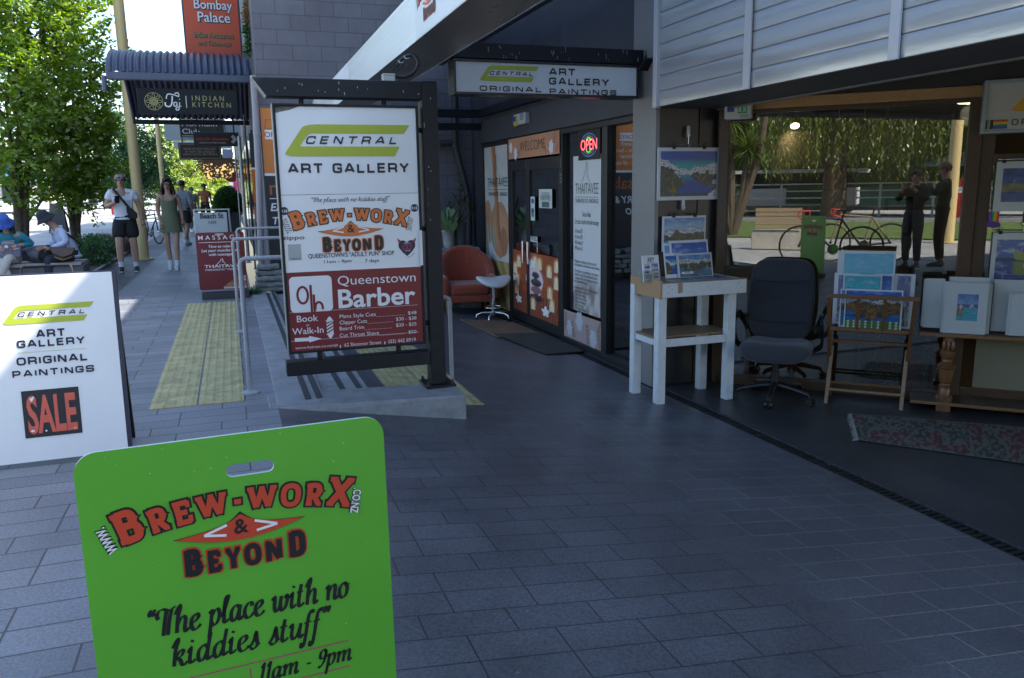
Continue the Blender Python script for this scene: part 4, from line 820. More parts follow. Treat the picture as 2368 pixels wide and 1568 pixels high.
# ---- double door
t = thing('shop_door', 'dark framed glass double door with candle picture on its lower half', 'door', (XS, 9.35, FL))
def leaf(y0, y1, nm):
    mb = MB(); x0, x1 = XS-.012, XS+.035; e = .055
    mb.box(x0, x1, y0, y0+e, FL+.02, 1.755); mb.box(x0, x1, y1-e, y1, FL+.02, 1.755); mb.box(x0, x1, y0+e, y1-e, 1.62, 1.755); mb.box(x0, x1, y0+e, y1-e, FL+.02, FL+.14); obj('door_frame', mb, frame_m, t, bevel=.004)
    mb = MB(); mb.box(XS+.01, XS+.016, y0+e, y1-e, FL+.14, 1.62); obj('door_glass', mb, wg, t)
leaf(9.575, 10.2, 0); leaf(8.5, 9.565, 1)
def candle_art(s, t_):
    n = fbm(s*5, t_*5, 3.0); c = lerp((.30, .075, .025), (.12, .028, .015), clamp(abs(s-.5)*1.0+n*.4))
    if t_ < .36: g = .5+.5*sin(s*120+(.5-s)*t_*60); c = lerp((.10, .025, .012), (.30, .085, .04), g*.8)
    for cx, cy, r in ((.50, .58, .27), (.5, .50, .24)):
        if (s-cx)**2+(t_-cy)**2*.8 < r*r*.5: c = (.56, .42, .42)
    for cx, cy, rx, ry in ((.53, .66, .085, .048), (.54, .545, .115, .062), (.54, .43, .12, .058), (.54, .31, .14, .06)):
        d = (s-cx)**2/rx**2+(t_-cy)**2/ry**2
        if d < 1: c = lerp((.02, .015, .02), (.09, .06, .065), clamp((t_-cy)/ry*.5+.3+.3*n)) if cy != .43 else (.20, .10, .09)
    for cx, cy in ((.05, .74), (.14, .86), (.52, .90), (.62, .88), (.82, .80), (.96, .66), (.10, .56), (.08, .40), (.83, .48), (.47, .24), (.87, .30), (.97, .9)):
        d = hypot((s-cx)*1.15, t_-cy)
        if d < .09: c = lerp(c, (.95, .62, .25), (1-d/.09)**1.3)
        if abs(s-cx) < .05 and -.13 < t_-cy < -.03: c = lerp((.70, .5, .3), (.56, .42, .24), abs(s-cx)*16)
        if abs(s-cx) < .012 and abs(t_-cy) < .04: c = (1, .88, .5)
    for cx, cy, r in ((.74, .14, .085), (.13, .20, .075), (.45, .83, .075), (.02, .53, .06)):
        a = atan2(t_-cy, s-cx); d = hypot(s-cx, t_-cy)
        if d < r*(.5+.5*abs(sin(2.5*a+cx))): c = lerp((.75, .55, .15), (.72, .68, .62), clamp(d/r*3))
    return tuple(min(.9, x*1.5) for x in c)
Pd = PS(.014)
c0 = px6(622, 895); c1 = px6(700, 487); c2 = px6(733, 930); c3 = px6(912, 522)
aL0, aL1, aR0, aR1, zb_, zt_ = -10.14, -9.63, -9.51, -8.56, FL+.145, .60
W_ = aR1-aL0
obj('candle_print', picture(Pd, aL0, zb_, aL1, zt_, lambda s, q_: candle_art(s*(aL1-aL0)/W_, q_), 34, 60, 0), prm, t); obj('candle_print', picture(Pd, aR0, zb_, aR1, zt_, lambda s, q_: candle_art(((aR0-aL0)+s*(aR1-aR0))/W_, q_), 64, 60, 0), prm, t)
chrome = mat('chrome', (.62, .63, .64), .12, 1.0)
for y in (9.66, 9.48):
    mb = MB(); z0, z1 = px6(705, 528)[1], px6(705, 375)[1]; mb.cyl((XS-.05, y, z0), (XS-.05, y, z1), .014, 12)
    for z in (z0+.04, z1-.04): mb.cyl((XS-.05, y, z), (XS-.005, y, z), .009, 8)
    obj('handle', mb, chrome, t, smooth=40)
mb = MB(); p = px6(735, 230); pp = px6(762, 65); prect(mb, Pd, p[0], p[1], pp[0], pp[1], .001); p = px6(792, 143); pp = px6(882, 12); prect(mb, Pd, p[0], p[1], pp[0], pp[1], .001); p = px6(733, 377); pp = px6(780, 345); prect(mb, Pd, p[0], p[1], pp[0], pp[1], .001)
obj('notice', mb, mat('paper', (.62, .64, .62), .6), t)
mb = MB(); p = px6(837, 92); text(mb, Pd, 'THAITAVEE', p[0], p[1], .05, w=.34, l=.003); text(mb, Pd, 'PULL', px6(757, 370)[0], px6(757, 370)[1], .055, w=.2, l=.003, off=.01)
for k in range(9): prect(mb, Pd, px6(837, 0)[0]-.12, px6(837, 104+4.4*k)[1], px6(837, 0)[0]+.12, px6(837, 104+4.4*k)[1]+.006, .003)
for k in range(4): prect(mb, Pd, px6(837, 0)[0]-.14, px6(837, 40+9*k)[1], px6(837, 0)[0]+.14, px6(837, 40+9*k)[1]+.006, .003)
obj('lettering', mb, mat('green_ink', (.03, .09, .06), .5), t)
mb = MB(); p = px6(748, 110); prect(mb, Pd, p[0]-.04, p[1], p[0]+.04, p[1]+.05, .003); p = px6(748, 175); prect(mb, Pd, p[0]-.04, p[1], p[0]+.04, p[1]+.05, .003); obj('card_sticker', mb, mat('blue_ink', (.03, .08, .3), .4), t)
mb = MB(); p = px6(748, 205); prect(mb, Pd, p[0]-.04, p[1], p[0]+.04, p[1]+.07, .003); obj('round_sticker', mb, mat('green_sticker', (.1, .3, .08), .4), t)
mb = MB(); Pn = PS(.021); text(mb, Pn, '1', -8.46, 1.62, .11, l=.001); text(mb, Pn, '3', -8.46, 1.45, .11, l=.001); obj('street_number', mb, galv, t)
# ---- white therapy poster and the peach strip under it
t = thing('therapy_poster', 'tall white price poster in the massage shop window', 'poster', (XS, 7.8, .05)); P = PS(-.012)
aw0, aw1, zw0, zw1 = -8.18, -7.48, .05, 1.73
obj('sheet', picture(P, aw0, zw0, aw1, zw1, lambda s, q_: (lerp((.66, .67, .66), lerp((.30, .24, .2), (.62, .56, .52), clamp(.5+fbm(s*5, q_*9, 2))), clamp((.30-q_)*9-abs(s-.55)*1.4)) if q_ < .30 else (.66, .67, .66)), 40, 90, 0), prm, t)
mb = MB(); ca = (aw0+aw1)/2; text(mb, P, 'THAITAVEE', ca, 1.33, .115, w=.58, l=.002, off=-.005); text(mb, P, 'THERAPEUTIC MASSAGE', ca, 1.235, .045, w=.58, l=.002); prect(mb, P, ca-.29, 1.295, ca+.29, 1.3, .002)
ribbon(mb, lambda X, Y: P(X, Y, .002), cr([(ca-.12, 1.46), (ca-.06, 1.52), (ca-.02, 1.6), (ca, 1.66), (ca+.03, 1.6), (ca+.01, 1.54), (ca+.06, 1.48), (ca+.07, 1.44)]), .006)
for s, z, w in (('Time to Relax', 1.09, .22), ('Let your muscles melt with massage', 1.01, .60)): text(mb, P, s, ca, z, .055, w=w, l=.002, shear=.25)
for i, s in enumerate(('30 mins $75', '45 mins $95', '60 mins $', '90 mins $')): text(mb, P, s, aw0+.05, .91-.062*i, .045, l=.002, shear=.2, al='l', fit=.2)
y = .585
for s in ('Massage as a therapy is ancient as man', 'and practised in some form in every culture.', '', 'The simple act of touching is a therapy in', 'itself but to get the most benefit from a', 'massage it needs to be vigorous and given', 'by a skilled therapist...', '', '   Give yourself the gift of time, space', '          and rejuvination', '- Deep Tissue massage', '- Aromatherapy massage', '- Relaxation massage', '- Sports massage', '- Thaitherapy massage'):
    if s: text(mb, P, s, aw0+.04, y, .036, l=.002, shear=.2, al='l', w=.0145*len(s))
    y -= .0385 if s else .03
for s in ('A therapeutic massage not only provides', 'relaxation and relief to muscle strain and', 'fatigue but also may improve your health.', 'There are other benefits to massage therapy', 'including physical, emotional and', 'psychological improvements to the body.'): text(mb, P, s, aw0+.03, y-.03, .03, l=.002, shear=.2, al='l', w=.0142*len(s)); y -= .034
obj('lettering', mb, thin_i, t)
t = thing('flower_poster', 'pale pink flower panel at the foot of the massage shop window', 'panel', (XS, 7.9, FL+.06)); P = PS(.004)
mb = MB(); prect(mb, P, -8.42, FL+.062, -7.41, .02, 0); obj('panel', mb, mat('pale_peach', (.42, .31, .28), .45), t)
mb = MB()
for a, b, r in ((-8.25, -.17, .1), (-7.98, -.06, .12), (-7.62, -.2, .11)): flower(mb, P, a, b, r, .002, a)
obj('flower', mb, mat('pale_petal', (.50, .50, .52), .5), t)
mb = MB()
for a, b, s, r in ((-8.38, -.2, .2, 1.4), (-8.12, -.26, .2, 1.9), (-7.75, -.27, .22, 1.7), (-7.5, -.1, .13, 1.0), (-7.46, -.27, .2, 1.7)): sprig(mb, P, a, b, s, .003, rot=r)
obj('sprig', mb, mat('rust_ink', (.28, .10, .05)), t)
# ---- OPEN sign
t = thing('open_sign', 'red lit OPEN sign hanging in the massage shop window', 'lit sign', (XS+.02, 7.78, 1.75)); P = PS(-.004); ca, cb = -7.76, 1.83
mb = MB(); pslab(mb, P, ca-.27, cb-.15, ca+.27, cb+.17, -.015); obj('case', mb, mat('black_plastic', (.01, .01, .011), .35), t)
er = mat('lit_red', (.6, .04, .04), emit=(1, .10, .12), estr=.9); eb = mat('lit_blue', (.02, .1, .3), emit=(.05, .35, .8), estr=.06); eg = mat('lit_green', (.02, .3, .05), emit=(.1, 1, .15), estr=.3); ep = mat('lit_pink', (.3, .1, .1), emit=(.6, .2, .25), estr=.05)
mb = MB(); text(mb, P, 'OPEN', ca, cb-.05, .11, w=.40, l=.002, off=.006); obj('lit_lettering', mb, er, t)
def arc(rx, ry, a0_, a1_, w, l):
    mb = MB()
    for sg in (1, -1): ribbon(mb, lambda X, Y: P(ca+X, cb+Y*sg, l), [(rx*cos(radians(a0_+(a1_-a0_)*i/14)), ry*sin(radians(a0_+(a1_-a0_)*i/14))) for i in range(15)], w)
    return mb
obj('blue_arc', arc(.2, .115, 28, 152, .014, .002), eb, t); obj('pink_arc', arc(.15, .09, 30, 150, .013, .0025), ep, t); obj('green_arc', arc(.08, .073, 40, 140, .013, .003), eg, t)
mb = MB(); mb.tube([P(ca-.12, cb+.17, .002), P(ca, 1.985, .002)], .002, 5); mb.tube([P(ca+.12, cb+.17, .002), P(ca, 1.985, .002)], .002, 5); obj('hanging_wire', mb, black_i, t)
# ---- alarm box on the fascia
def alarm(nm, label, P, a0, b0, a1, b1, d):
    t = thing(nm, label, 'alarm box', P((a0+a1)/2, b0)); mb = MB(); pslab(mb, P, a0, b0, a1, b1, d); obj('case', mb, mat('alarm_white', (.5, .52, .52), .4), t, bevel=.012); return t
P = PS(.05); p0, p1 = px5(903, 868), px5(1013, 680)
t = alarm('alarm_box', 'white alarm box with yellow label on the charcoal fascia', P, p0[0], p0[1]+.04, p1[0], p1[1]-.03, .07)
w = p1[0]-p0[0]; mb = MB(); prect(mb, P, p0[0]+.03, p1[1]-.17, p0[0]+w*.42, p1[1]-.05, .072); obj('yellow_label', mb, mat('yellow_label', (.55, .42, .03), .4), t)
mb = MB(); prect(mb, P, p0[0]-.03, p0[1]+.09, p0[0]+.1, p0[1]+.15, .0725); obj('blue_beacon', mb, mat('blue_beacon', (.02, .07, .3), .3), t)
mb = MB()
for k in range(5): prect(mb, P, p0[0]+w*.58, p0[1]+.09+.016*k, p0[0]+w*.9, p0[1]+.098+.016*k, .072)
obj('vent_slot', mb, thin_i, t)
# ============================================================ arcade canopy: aluminium beam, steel beams, glass
zbm = 2.35; a = G(855.7, 181, zbm); b = G(952.6, 186, zbm); XA, XB2 = a.x, b.x; zta = PX(772, 179, XA).z
alu = mat('brushed_aluminium', (.78, .80, .82), .34, .6, var=.06, vscale=3, stretch=(1, .2, 20), bump=.02, bscale=30)
t = thing('canopy_beam', 'wide brushed aluminium beam running above the signpost', 'beam', (XA, 5, zbm)); BEAM = t
mb = MB(); mb.box(XA, XA+.004, -1.5, 11.9, zbm, zta); mb.box(XA+.004, XB2, -1.5, 11.9, zta-.004, zta); mb.box(XB2, XB2+.004, -1.5, 11.9, zbm, zta); obj('beam_face', mb, alu, t)
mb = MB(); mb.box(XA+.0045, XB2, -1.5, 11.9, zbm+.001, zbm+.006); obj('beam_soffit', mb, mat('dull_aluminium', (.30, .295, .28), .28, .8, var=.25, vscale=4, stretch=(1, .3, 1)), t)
P = Pl((XA-.001, 0, 0), (0, -1, 0), (0, 0, 1))
sY = PX(962, 90, XA).y; yb0 = PX(979, 40, XA).y; yb1 = PX(1007, 12, XA).y; lw = (yb0-yb1)/.5
mb = MB(); prect(mb, P, -sY, zbm+.004, 1.3, zta-.004, .0008); obj('advert_sheet', mb, mat('white_sign'), t)
mb = MB(); yL_ = PX(772, 179, XA).y; y2 = PX(807, 160, XA).y; prect(mb, P, -yL_-.2, zbm+.002, -y2, zta-.002, .0008); obj('white_sheet', mb, mat('white_sign'), t)
brew_logo(P, t, -(yb0+yb1)/2, PX(993, 26, XA).z+.13*lw, lw, mat('faded_red', (.60, .11, .07)), l=.0022)
mb = MB(); pq = PX(720, 232, XA); prect(mb, P, -pq.y-.9, zbm+.004, -pq.y+1.2, zta-.004, .0008); obj('therapy_sheet', mb, mat('white_sign_b'), t)
mb = MB(); text(mb, P, 'THERAPEUTIC', -pq.y+.2, zbm+.05, .1, w=1.1, l=.002); obj('therapy_lettering', mb, thin_i, t)
# conduit looping from the beam to the box
t = thing('flexible_conduit', 'black corrugated conduit looping from beam soffit to junction box', 'cable', (jb.x+.1, YSN, zbm))
def z2(x, y, Y): return PY((1180+x/2.574)/1.7305, y/2.574/1.7305, Y)
path = [z2(1040, 790, YSN+.06), z2(1130, 793, YSN+.06), z2(1215, 755, YSN+.08), z2(1262, 680, YSN+.1), z2(1262, 620, YSN+.12), z2(1215, 570, YSN+.16), z2(1150, 578, YSN+.2), z2(1090, 620, YSN+.24), z2(1055, 670, YSN+.26), z2(1030, 655, YSN+.28)]
pts = [V3(p) for p in path]; sp = []
for i in range(len(pts)-1):
    p0, p1, p2, p3 = pts[max(i-1, 0)], pts[i], pts[i+1], pts[min(i+2, len(pts)-1)]
    for k in range(10): q_ = k/10; sp.append(.5*((2*p1)+(p2-p0)*q_+(2*p0-5*p1+4*p2-p3)*q_*q_+(3*p1-p0-3*p2+p3)*q_**3))
mb = MB(); mb.tube(sp, [.0125 if i % 2 else .0098 for i in range(len(sp))], 10); obj('hose', mb, mat('black_conduit', (.014, .014, .015), .4), t)
mb = MB()
for p in (pts[6], pts[7]): mb.tube([p+V3((-.018, 0, .0)), p+V3((-.008, -.004, -.018)), p+V3((.012, -.004, -.016)), p+V3((.018, 0, .004))], .004, 6)
obj('clip', mb, mat('white_clip', (.55, .55, .53), .5), t)
# steel beams
t = thing('glass_canopy', 'black steel canopy frame with glass between aluminium beam and shop wall', 'canopy', (2.5, 8.5, 2.4))
zs0, zs1 = PY(1250, 140, YL).z, PY(1250, 104, YL).z
mb = MB(); mb.box(XB2+.03, 3.52, YL+.02, YL+.14, zs0, zs1); obj('cross_beam', mb, blackm, t, bevel=.005)
droppings('stain', Pl((0, YL+.018, 0), (1, 0, 0), (0, 0, 1)), 1.9, 3.4, zs0+.02, zs1, 24, t, l=.001, mx=.05)
zf0, zf1 = PY(1060, 271, 11.2).z, PY(1060, 253, 11.2).z
mb = MB(); mb.box(XB2+.03, 3.5, 11.2, 11.32, zf0, zf1); obj('cross_beam', mb, blackm, t, bevel=.005)
zf2, zf3 = PY(1050, 299, 11.2).z, PY(1050, 283, 11.2).z
mb = MB(); mb.box(XB2+.03, 3.5, 11.34, 11.44, zf2, zf3); obj('cross_beam', mb, blackm, t, bevel=.005)
p0 = PX(1114, 268, 3.47); mb = MB(); mb.box(3.42, 3.5, YL+.14, 11.2, zf0, zf1); obj('side_beam', mb, blackm, t, bevel=.005)
rf = mat('blue_black_steel', (.035, .045, .075), .4, var=.2)
for x, z in ((1.72, zs1+.16), (2.1, zs1+.30), (2.5, zs1+.44), (2.95, zs1+.6)):
    mb = MB(); mb.box(x, x+.07, 3.8, 11.5, z, z+.1); obj('purlin', mb, rf, t)
mb = MB(); mb.raw([(XB2, 3.8, zs1+.18), (XB2, 11.5, zs1+.18), (XS, 11.5, zs1+.86), (XS, 3.8, zs1+.86)], [(0, 1, 2, 3)]); obj('glass_roof', mb, glass_mat('canopy_glass', .06, (.52, .6, .72)), t)
# floodlight by the lightbox
p = PY(1500, 140, YL-.1)
t = thing('floodlight', 'small black floodlight on the beam end beside the lightbox', 'floodlight', p)
def zr1(x, y): return PY((2500+x/1.4837)/1.7305, y/1.4837/1.7305, YL-.08)
b0, b1, b2, b3 = zr1(62, 372), zr1(150, 338), zr1(225, 382), zr1(120, 398)
mb = MB(); c = (b0+b2)/2; P = Pl(c, (1, .15, 0), (-.1, .55, -.45)); pslab(mb, P, -.085, -.06, .085, .06, -.03); obj('housing', mb, blackm, t, bevel=.006)
mb = MB(); pslab(mb, P, -.065, -.045, .065, .045, .002); obj('lens', mb, mat('floodlight_lens', (.35, .36, .36), .2), t)
mb = MB(); mb.bar(c+V3((.08, -.02, .02)), c+V3((.16, -.06, .075)), .03, .012); mb.tube([c+V3((0, .04, .03)), c+V3((.0, .06, .1)), c+V3((.02, .04, .17)), c+V3((.035, .03, .1))], .006, 6); mb.tube([c+V3((.03, .04, .05)), c+V3((.07, .05, .13)), c+V3((.1, .04, .1)), c+V3((.08, .03, .03))], .006, 6); mb.ell(c+V3((.01, .06, .06)), .022, 10, 6); obj('bracket', mb, blackm, t)
# drainpipe on the block wall behind the arcade
t = thing('drainpipe', 'dark painted drainpipe with a bend on the block wall behind the armchair', 'drainpipe', PY(1083, 600, 11.9))
pp = [PY(x, y, 11.92) for x, y in ((1052, 215), (1052, 338), (1056, 352), (1074, 420), (1082, 452), (1084, 470), (1085, 640))]
mb = MB(); mb.tube(pp, .046, 14); obj('pipe', mb, mat('pipe_grey', (.035, .037, .043), .5, var=.15), t, smooth=50)
mb = MB(); mb.tube([PY(1018, 332, 11.93), PY(1052, 331, 11.93)], .05, 14)
for q_ in (pp[1], pp[4]): mb.cyl(q_-V3((0, 0, .03)), q_+V3((0, 0, .03)), .055, 14)
obj('pipe_joint', mb, MATS['pipe_grey'], t, smooth=50)
def lobj(name, mb, mt, parent, **k):
    o = obj(name, mb, mt, parent, **k)
    for q in EXTRA.get(o.name, [o]): q.location = (0, 0, 0)
    return o
# ============================================================ armchair, stool, mats, planter behind the arcade
ac = V3((3.06, 10.74, FL+.02))
t = thing('armchair', 'rust red tub armchair with tapered wooden legs beside the white stool', 'armchair', ac); t.rotation_euler.z = radians(-8)
red = mat('rust_velvet', (.27, .05, .022), .85, var=.25, vscale=25, bump=.15, bscale=200, sheen=.3)
def bk(s, q):
    a = radians(-112+224*s); top = .50+.44*max(0, cos(a*.78))**1.2; z = .22+(top-.22)*q; r = 1+.10*q*max(0, cos(a)); return V3((.36*sin(a)*r, .04+.34*cos(a)*r, z))
mb = MB(); mb.grid(bk, 26, 8); lobj('backrest', mb, red, t, smooth=60, solid=.10, subsurf=1)
mb = MB(); mb.box(-.27, .27, -.36, .27, .30, .45); lobj('seat', mb, red, t, smooth=60, bevel=.05, seg=4)
mb = MB(); mb.box(-.31, .31, -.33, .27, .2, .30); lobj('base', mb, red, t, bevel=.02)
lw_ = wood_mat('chair_leg_wood', (.22, .10, .04), (.30, .15, .06))
for x in (-.3, .3):
    for y in (-.3, .28): lobj('leg', MB().tube([(x, y, .24), (x*1.04, y*1.05, 0)], [.032, .02], 8), lw_, t, smooth=50)
for x in (-.34, .34): mb = MB(); mb.box(x-.05, x+.05, -.36, .1, .24, .56); lobj('armrest', mb, red, t, smooth=60, bevel=.045, seg=4)
st = PX(1137, 738, XS); st = V3((3.22, 10.02, FL))
t = thing('saddle_stool', 'white saddle stool on a chrome five castor base', 'stool', st); wv = mat('white_vinyl', (.62, .63, .62), .35)
def sd(s, q):
    a = 2*pi*s; ph = pi*q; r = sin(ph)**.55; x, y = .235*r*cos(a), .19*r*sin(a); z = .055*cos(ph)+.06*(x/.235)**2*1.0-.05*max(0, -y/.19)*r+.02; return V3((x, y, z+.52))
mb = MB(); mb.grid(sd, 28, 14); lobj('seat', mb, wv, t, smooth=80)
lobj('post', MB().tube([(0, 0, .1), (0, 0, .3), (0, 0, .301), (0, 0, .49)], [.028, .026, .018, .018], 14), chrome, t, smooth=50)
for k in range(5):
    a = radians(20+72*k); c_, s_ = cos(a), sin(a); lobj('foot', MB().tube([(.02*c_, .02*s_, .13), (.16*c_, .16*s_, .125), (.225*c_, .225*s_, .10), (.235*c_, .235*s_, .06)], [.016, .015, .014, .012], 8), chrome, t, smooth=60)
    w_ = MB(); w_.cyl((.235*c_-.02*s_, .235*s_+.02*c_, .028), (.235*c_+.02*s_, .235*s_-.02*c_, .028), .028, 14); lobj('castor', w_, blackm, t, smooth=40)
mb = MB(); mb.tube([(.12*cos(2*pi*i/24), .12*sin(2*pi*i/24), .2) for i in range(24)], .009, 7, closed=True); lobj('foot_ring', mb, chrome, t, smooth=60)
def mat_rug(name, label, corners, m_, h=.012, bm=None):
    t = thing(name, label, 'door mat', sum((V3(c) for c in corners), V3((0, 0, 0)))/4); mb = MB(); mb.prism([V3(c) for c in corners], (0, 0, h)); obj('pile', mb, m_, t)
    if bm:
        c = sum((V3(q) for q in corners), V3((0, 0, 0)))/4; mb = MB(); mb.prism([c+(V3(q)-c)*1.04 for q in corners], (0, 0, h*.6)); obj('border', mb, bm, t)
coir = mat('brown_coir', (.14, .085, .05), .95, var2=(.24, .14, .075), vscale=6, bump=.8, bscale=160)
g = [GR(*p) for p in ((1098, 744), (1170, 728), (1236, 772), (1172, 786))]; mat_rug('door_mat', 'faded brown checked door mat beside the stool', [(2.72, 9.9, zr(2.72)+.004), (2.78, 8.55, zr(2.78)+.004), (3.46, 8.6, zr(3.46)+.008), (3.40, 9.95, zr(3.4)+.008)], coir)
rib = mat('ribbed_mat', (.06, .05, .04), .9, var=.4, vscale=4, bump=1.0, bscale=24, stretch=(1, 12, 1))
mat_rug('door_mat', 'dark ribbed door mat with rubber edge outside the massage shop door', [(2.82, 8.72, zr(2.82)+.016), (2.98, 7.55, zr(2.98)+.004), (3.50, 7.72, FL+.006), (3.46, 8.82, FL+.022)], rib, .01, mat('black_rubber'))
# stone ledge with plants
stone = mat('schist', (.14, .15, .15), .85, var2=(.30, .32, .31), vscale=9, bump=.7, bscale=22, stretch=(1, 1, 3))
def stones(name, label, x0, x1, y0, y1, z0, z1, courses, n, seed, cat='stone wall'):
    rd = random.Random(seed); t = thing(name, label, cat, ((x0+x1)/2, (y0+y1)/2, z0)); h = (z1-z0)/courses
    for c in range(courses):
        xs = sorted([x0]+[x0+(x1-x0)*(i+rd.uniform(-.3, .3))/n for i in range(1, n)]+[x1]); ins = .02*c*rd.random()
        for i in range(n):
            mb = MB(); a, b = xs[i]+.006+ins, xs[i+1]-.006; mb.box(a, b, y0+rd.uniform(0, .05), y1-.01*c, z0+h*c+.004, z0+h*(c+1)-.004)
            o = obj('stone', mb, stone, t, bevel=.02, seg=2); md = o.modifiers.new('s', 'SUBSURF'); md.subdivision_type = 'SIMPLE'; md.levels = md.render_levels = 3; dm = o.modifiers.new('d', 'DISPLACE'); tx = bpy.data.textures.get('rock') or bpy.data.textures.new('rock', 'CLOUDS'); tx.noise_scale = .12; dm.texture = tx; dm.texture_coords = 'GLOBAL'; dm.strength = .05
    return t
lz = PY(1060, 574, 11.3).z
stones('stone_wall', 'low stone ledge carrying the plant pots behind the armchair', 1.9, 3.45, 11.25, 11.9, FL, lz, 4, 4, 3)
def pot(x0, x1, ytop, ybot, Y, name, label, m_, cat='plant pot'):
    a, b = PY(x0, ybot, Y), PY(x1, ybot, Y); r = (b.x-a.x)/2; c = V3(((a.x+b.x)/2, Y, lz)); h = PY(x0, ytop, Y).z-lz
    t = thing(name, label, cat, c); mb = MB(); mb.lathe([(r*.78, 0), (r*.9, h*.5), (r*.98, h*.88), (r*1.06, h*.88), (r*1.06, h), (r*.95, h), (r*.93, h*.9)], c, 24); obj('pot', mb, m_, t, smooth=40); mb = MB(); mb.cyl(c+V3((0, 0, h*.85)), c+V3((0, 0, h*.9)), r*.92, 16); obj('soil', mb, soil, t); return t, c+V3((0, 0, h)), r
def blade(mb, base, d, L, w, n=5, droop=.5, fold=0):
    d = V3(d).normalized(); sd_ = d.cross(V3((0, 0, 1))); sd_ = sd_.normalized() if sd_.length > .01 else V3((1, 0, 0)); b0 = len(mb.v); p = V3(base)
    for i in range(n+1):
        q = i/n; ww = w*sin(pi*min(1, .12+q*.88))**.8; mb.v.append(tuple(p-sd_*ww)); mb.v.append(tuple(p+sd_*ww)); p = p+d*(L/n); d = (d+V3((0, 0, -droop/n))).normalized()
    for i in range(n): mb.f.append((b0+2*i, b0+2*i+1, b0+2*i+3, b0+2*i+2))
gl = leaf_mat('dark_leaf', (.02, .06, .015), (.05, .13, .03), .25); gl2 = leaf_mat('pale_leaf', (.10, .20, .07), (.18, .30, .12), .3); bark = mat('bark', (.09, .07, .05), .9, var=.4, vscale=15, bump=.6, bscale=30)
def heart(mb, c, n_, up_, r):
    n_ = V3(n_).normalized(); u_ = V3(up_).cross(n_).normalized(); v_ = n_.cross(u_); pts = [(0, -1.1), (.55, -.35), (.72, .25), (.45, .7), (.1, .5), (0, .38), (-.1, .5), (-.45, .7), (-.72, .25), (-.55, -.35)]
    mb.face([V3(c)+u_*x*r+v_*y*r+n_*(-.15*r*abs(x)) for x, y in pts])
rd = random.Random(5)
t, c, r = pot(1023, 1050, 532, 570, 11.45, 'potted_plant', 'pale concrete pot with heart shaped leaves on the stone ledge', mat('pale_pot', (.30, .31, .30), .8, var=.3, vscale=9), 'potted plant')
mb = MB(); st_ = MB()
for (x, y, s) in ((1032, 505, .13), (1047, 517, .13), (1040, 490, .10), (1026, 520, .10), (1052, 500, .09), (1020, 498, .1), (1036, 525, .09)):
    p = PY(x, y, 11.3); heart(mb, p, (rd.uniform(-.4, .4), -1, rd.uniform(.1, .6)), (rd.uniform(-.4, .4), 0, 1), s); st_.tube([c, (c+p)/2+V3((0, 0, .03)), p+V3((0, .02, .0))], .006, 5)
obj('leaf', mb, gl2, t); obj('stem', st_, gl, t)
mb = MB()
for i in range(60): a = rd.uniform(0, 6.28); blade(mb, c+V3((.08*cos(a), .05*sin(a), .02)), (cos(a)*.6, sin(a)*.5, rd.uniform(.5, 1.4)), rd.uniform(.15, .4), .012, 4, .5)
obj('grass_blade', mb, gl, t)
t, c, r = pot(1050, 1078, 515, 569, 11.5, 'potted_plant', 'tall dark pot with a twiggy shrub beside the drainpipe', mat('dark_pot', (.055, .06, .068), .6, var=.2, vscale=8), 'potted plant')
mb = MB(); lf = MB()
for i, (x, y) in enumerate(((1063, 402), (1050, 450), (1075, 455), (1040, 470), (1088, 470), (1095, 480), (1066, 430))):
    p = PY(x, y, 11.5); m_ = (c+p)/2+V3((rd.uniform(-.08, .08), 0, 0)); mb.tube([c, m_, p], [.012, .009, .005], 6)
    for k in range(26): a = rd.uniform(0, 6.28); blade(lf, p.lerp(m_, rd.random()*.8), (cos(a), sin(a)*.6, rd.uniform(-.2, .9)), rd.uniform(.08, .2), .008, 3, .4)
obj('stem', mb, bark, t); obj('leaf', lf, gl, t)
# ============================================================ pictures
def ring_t(x, w): return abs(x) < w
def alps(seed, skyA, skyB, hills, lake, ridge=.66, lakeT=.34, sheep=False):
    def f(s, q):
        n1 = fbm(s*3.2, seed, 0, 5); r1 = ridge+.17*n1-.05*abs(s-.5); n2 = fbm(s*4.5+7, seed+3, 0, 5); r2 = ridge-.17+.14*n2; w = fbm(s*9, q*9, seed, 4); sh = lakeT+.10*fbm(s*3, seed+9)-.12*sin(pi*clamp(s*1.3-.1))
        if q > r1: c = lerp(skyB, skyA, clamp((q-r1)/(1.02-r1))); return lerp(c, (.55, .6, .65), .35*clamp(fbm(s*4, q*9, seed+5)*2-.2)) if q > r1+.015 else (.015, .015, .02)
        if q > r2:
            k = abs((fbm(s*8, q*11, seed+1)*6) % 1-.5); return (.02, .022, .035) if k < .09 else lerp((.62, .64, .68), (.30, .34, .45), clamp(w+.4))
        if q > sh:
            k = abs((fbm(s*6, q*6, seed+2)*5) % 1-.5); return (.012, .014, .016) if k < .10 else lerp(hills[int((w+1)*7) % len(hills)], (.02, .03, .03), clamp(.3+w))
        if sheep and q < .2: return (.6, .6, .55) if hypot((s*9 % 1)-.5, ((q*14) % 1)-.5) < .22 else (.06, .14, .03)
        return lerp(lake, (.015, .03, .09), clamp(.4+fbm(s*3, q*26, seed+4)))
    return f
HB = [(.05, .09, .03), (.25, .17, .03), (.02, .07, .06), (.12, .05, .03), (.03, .05, .09)]
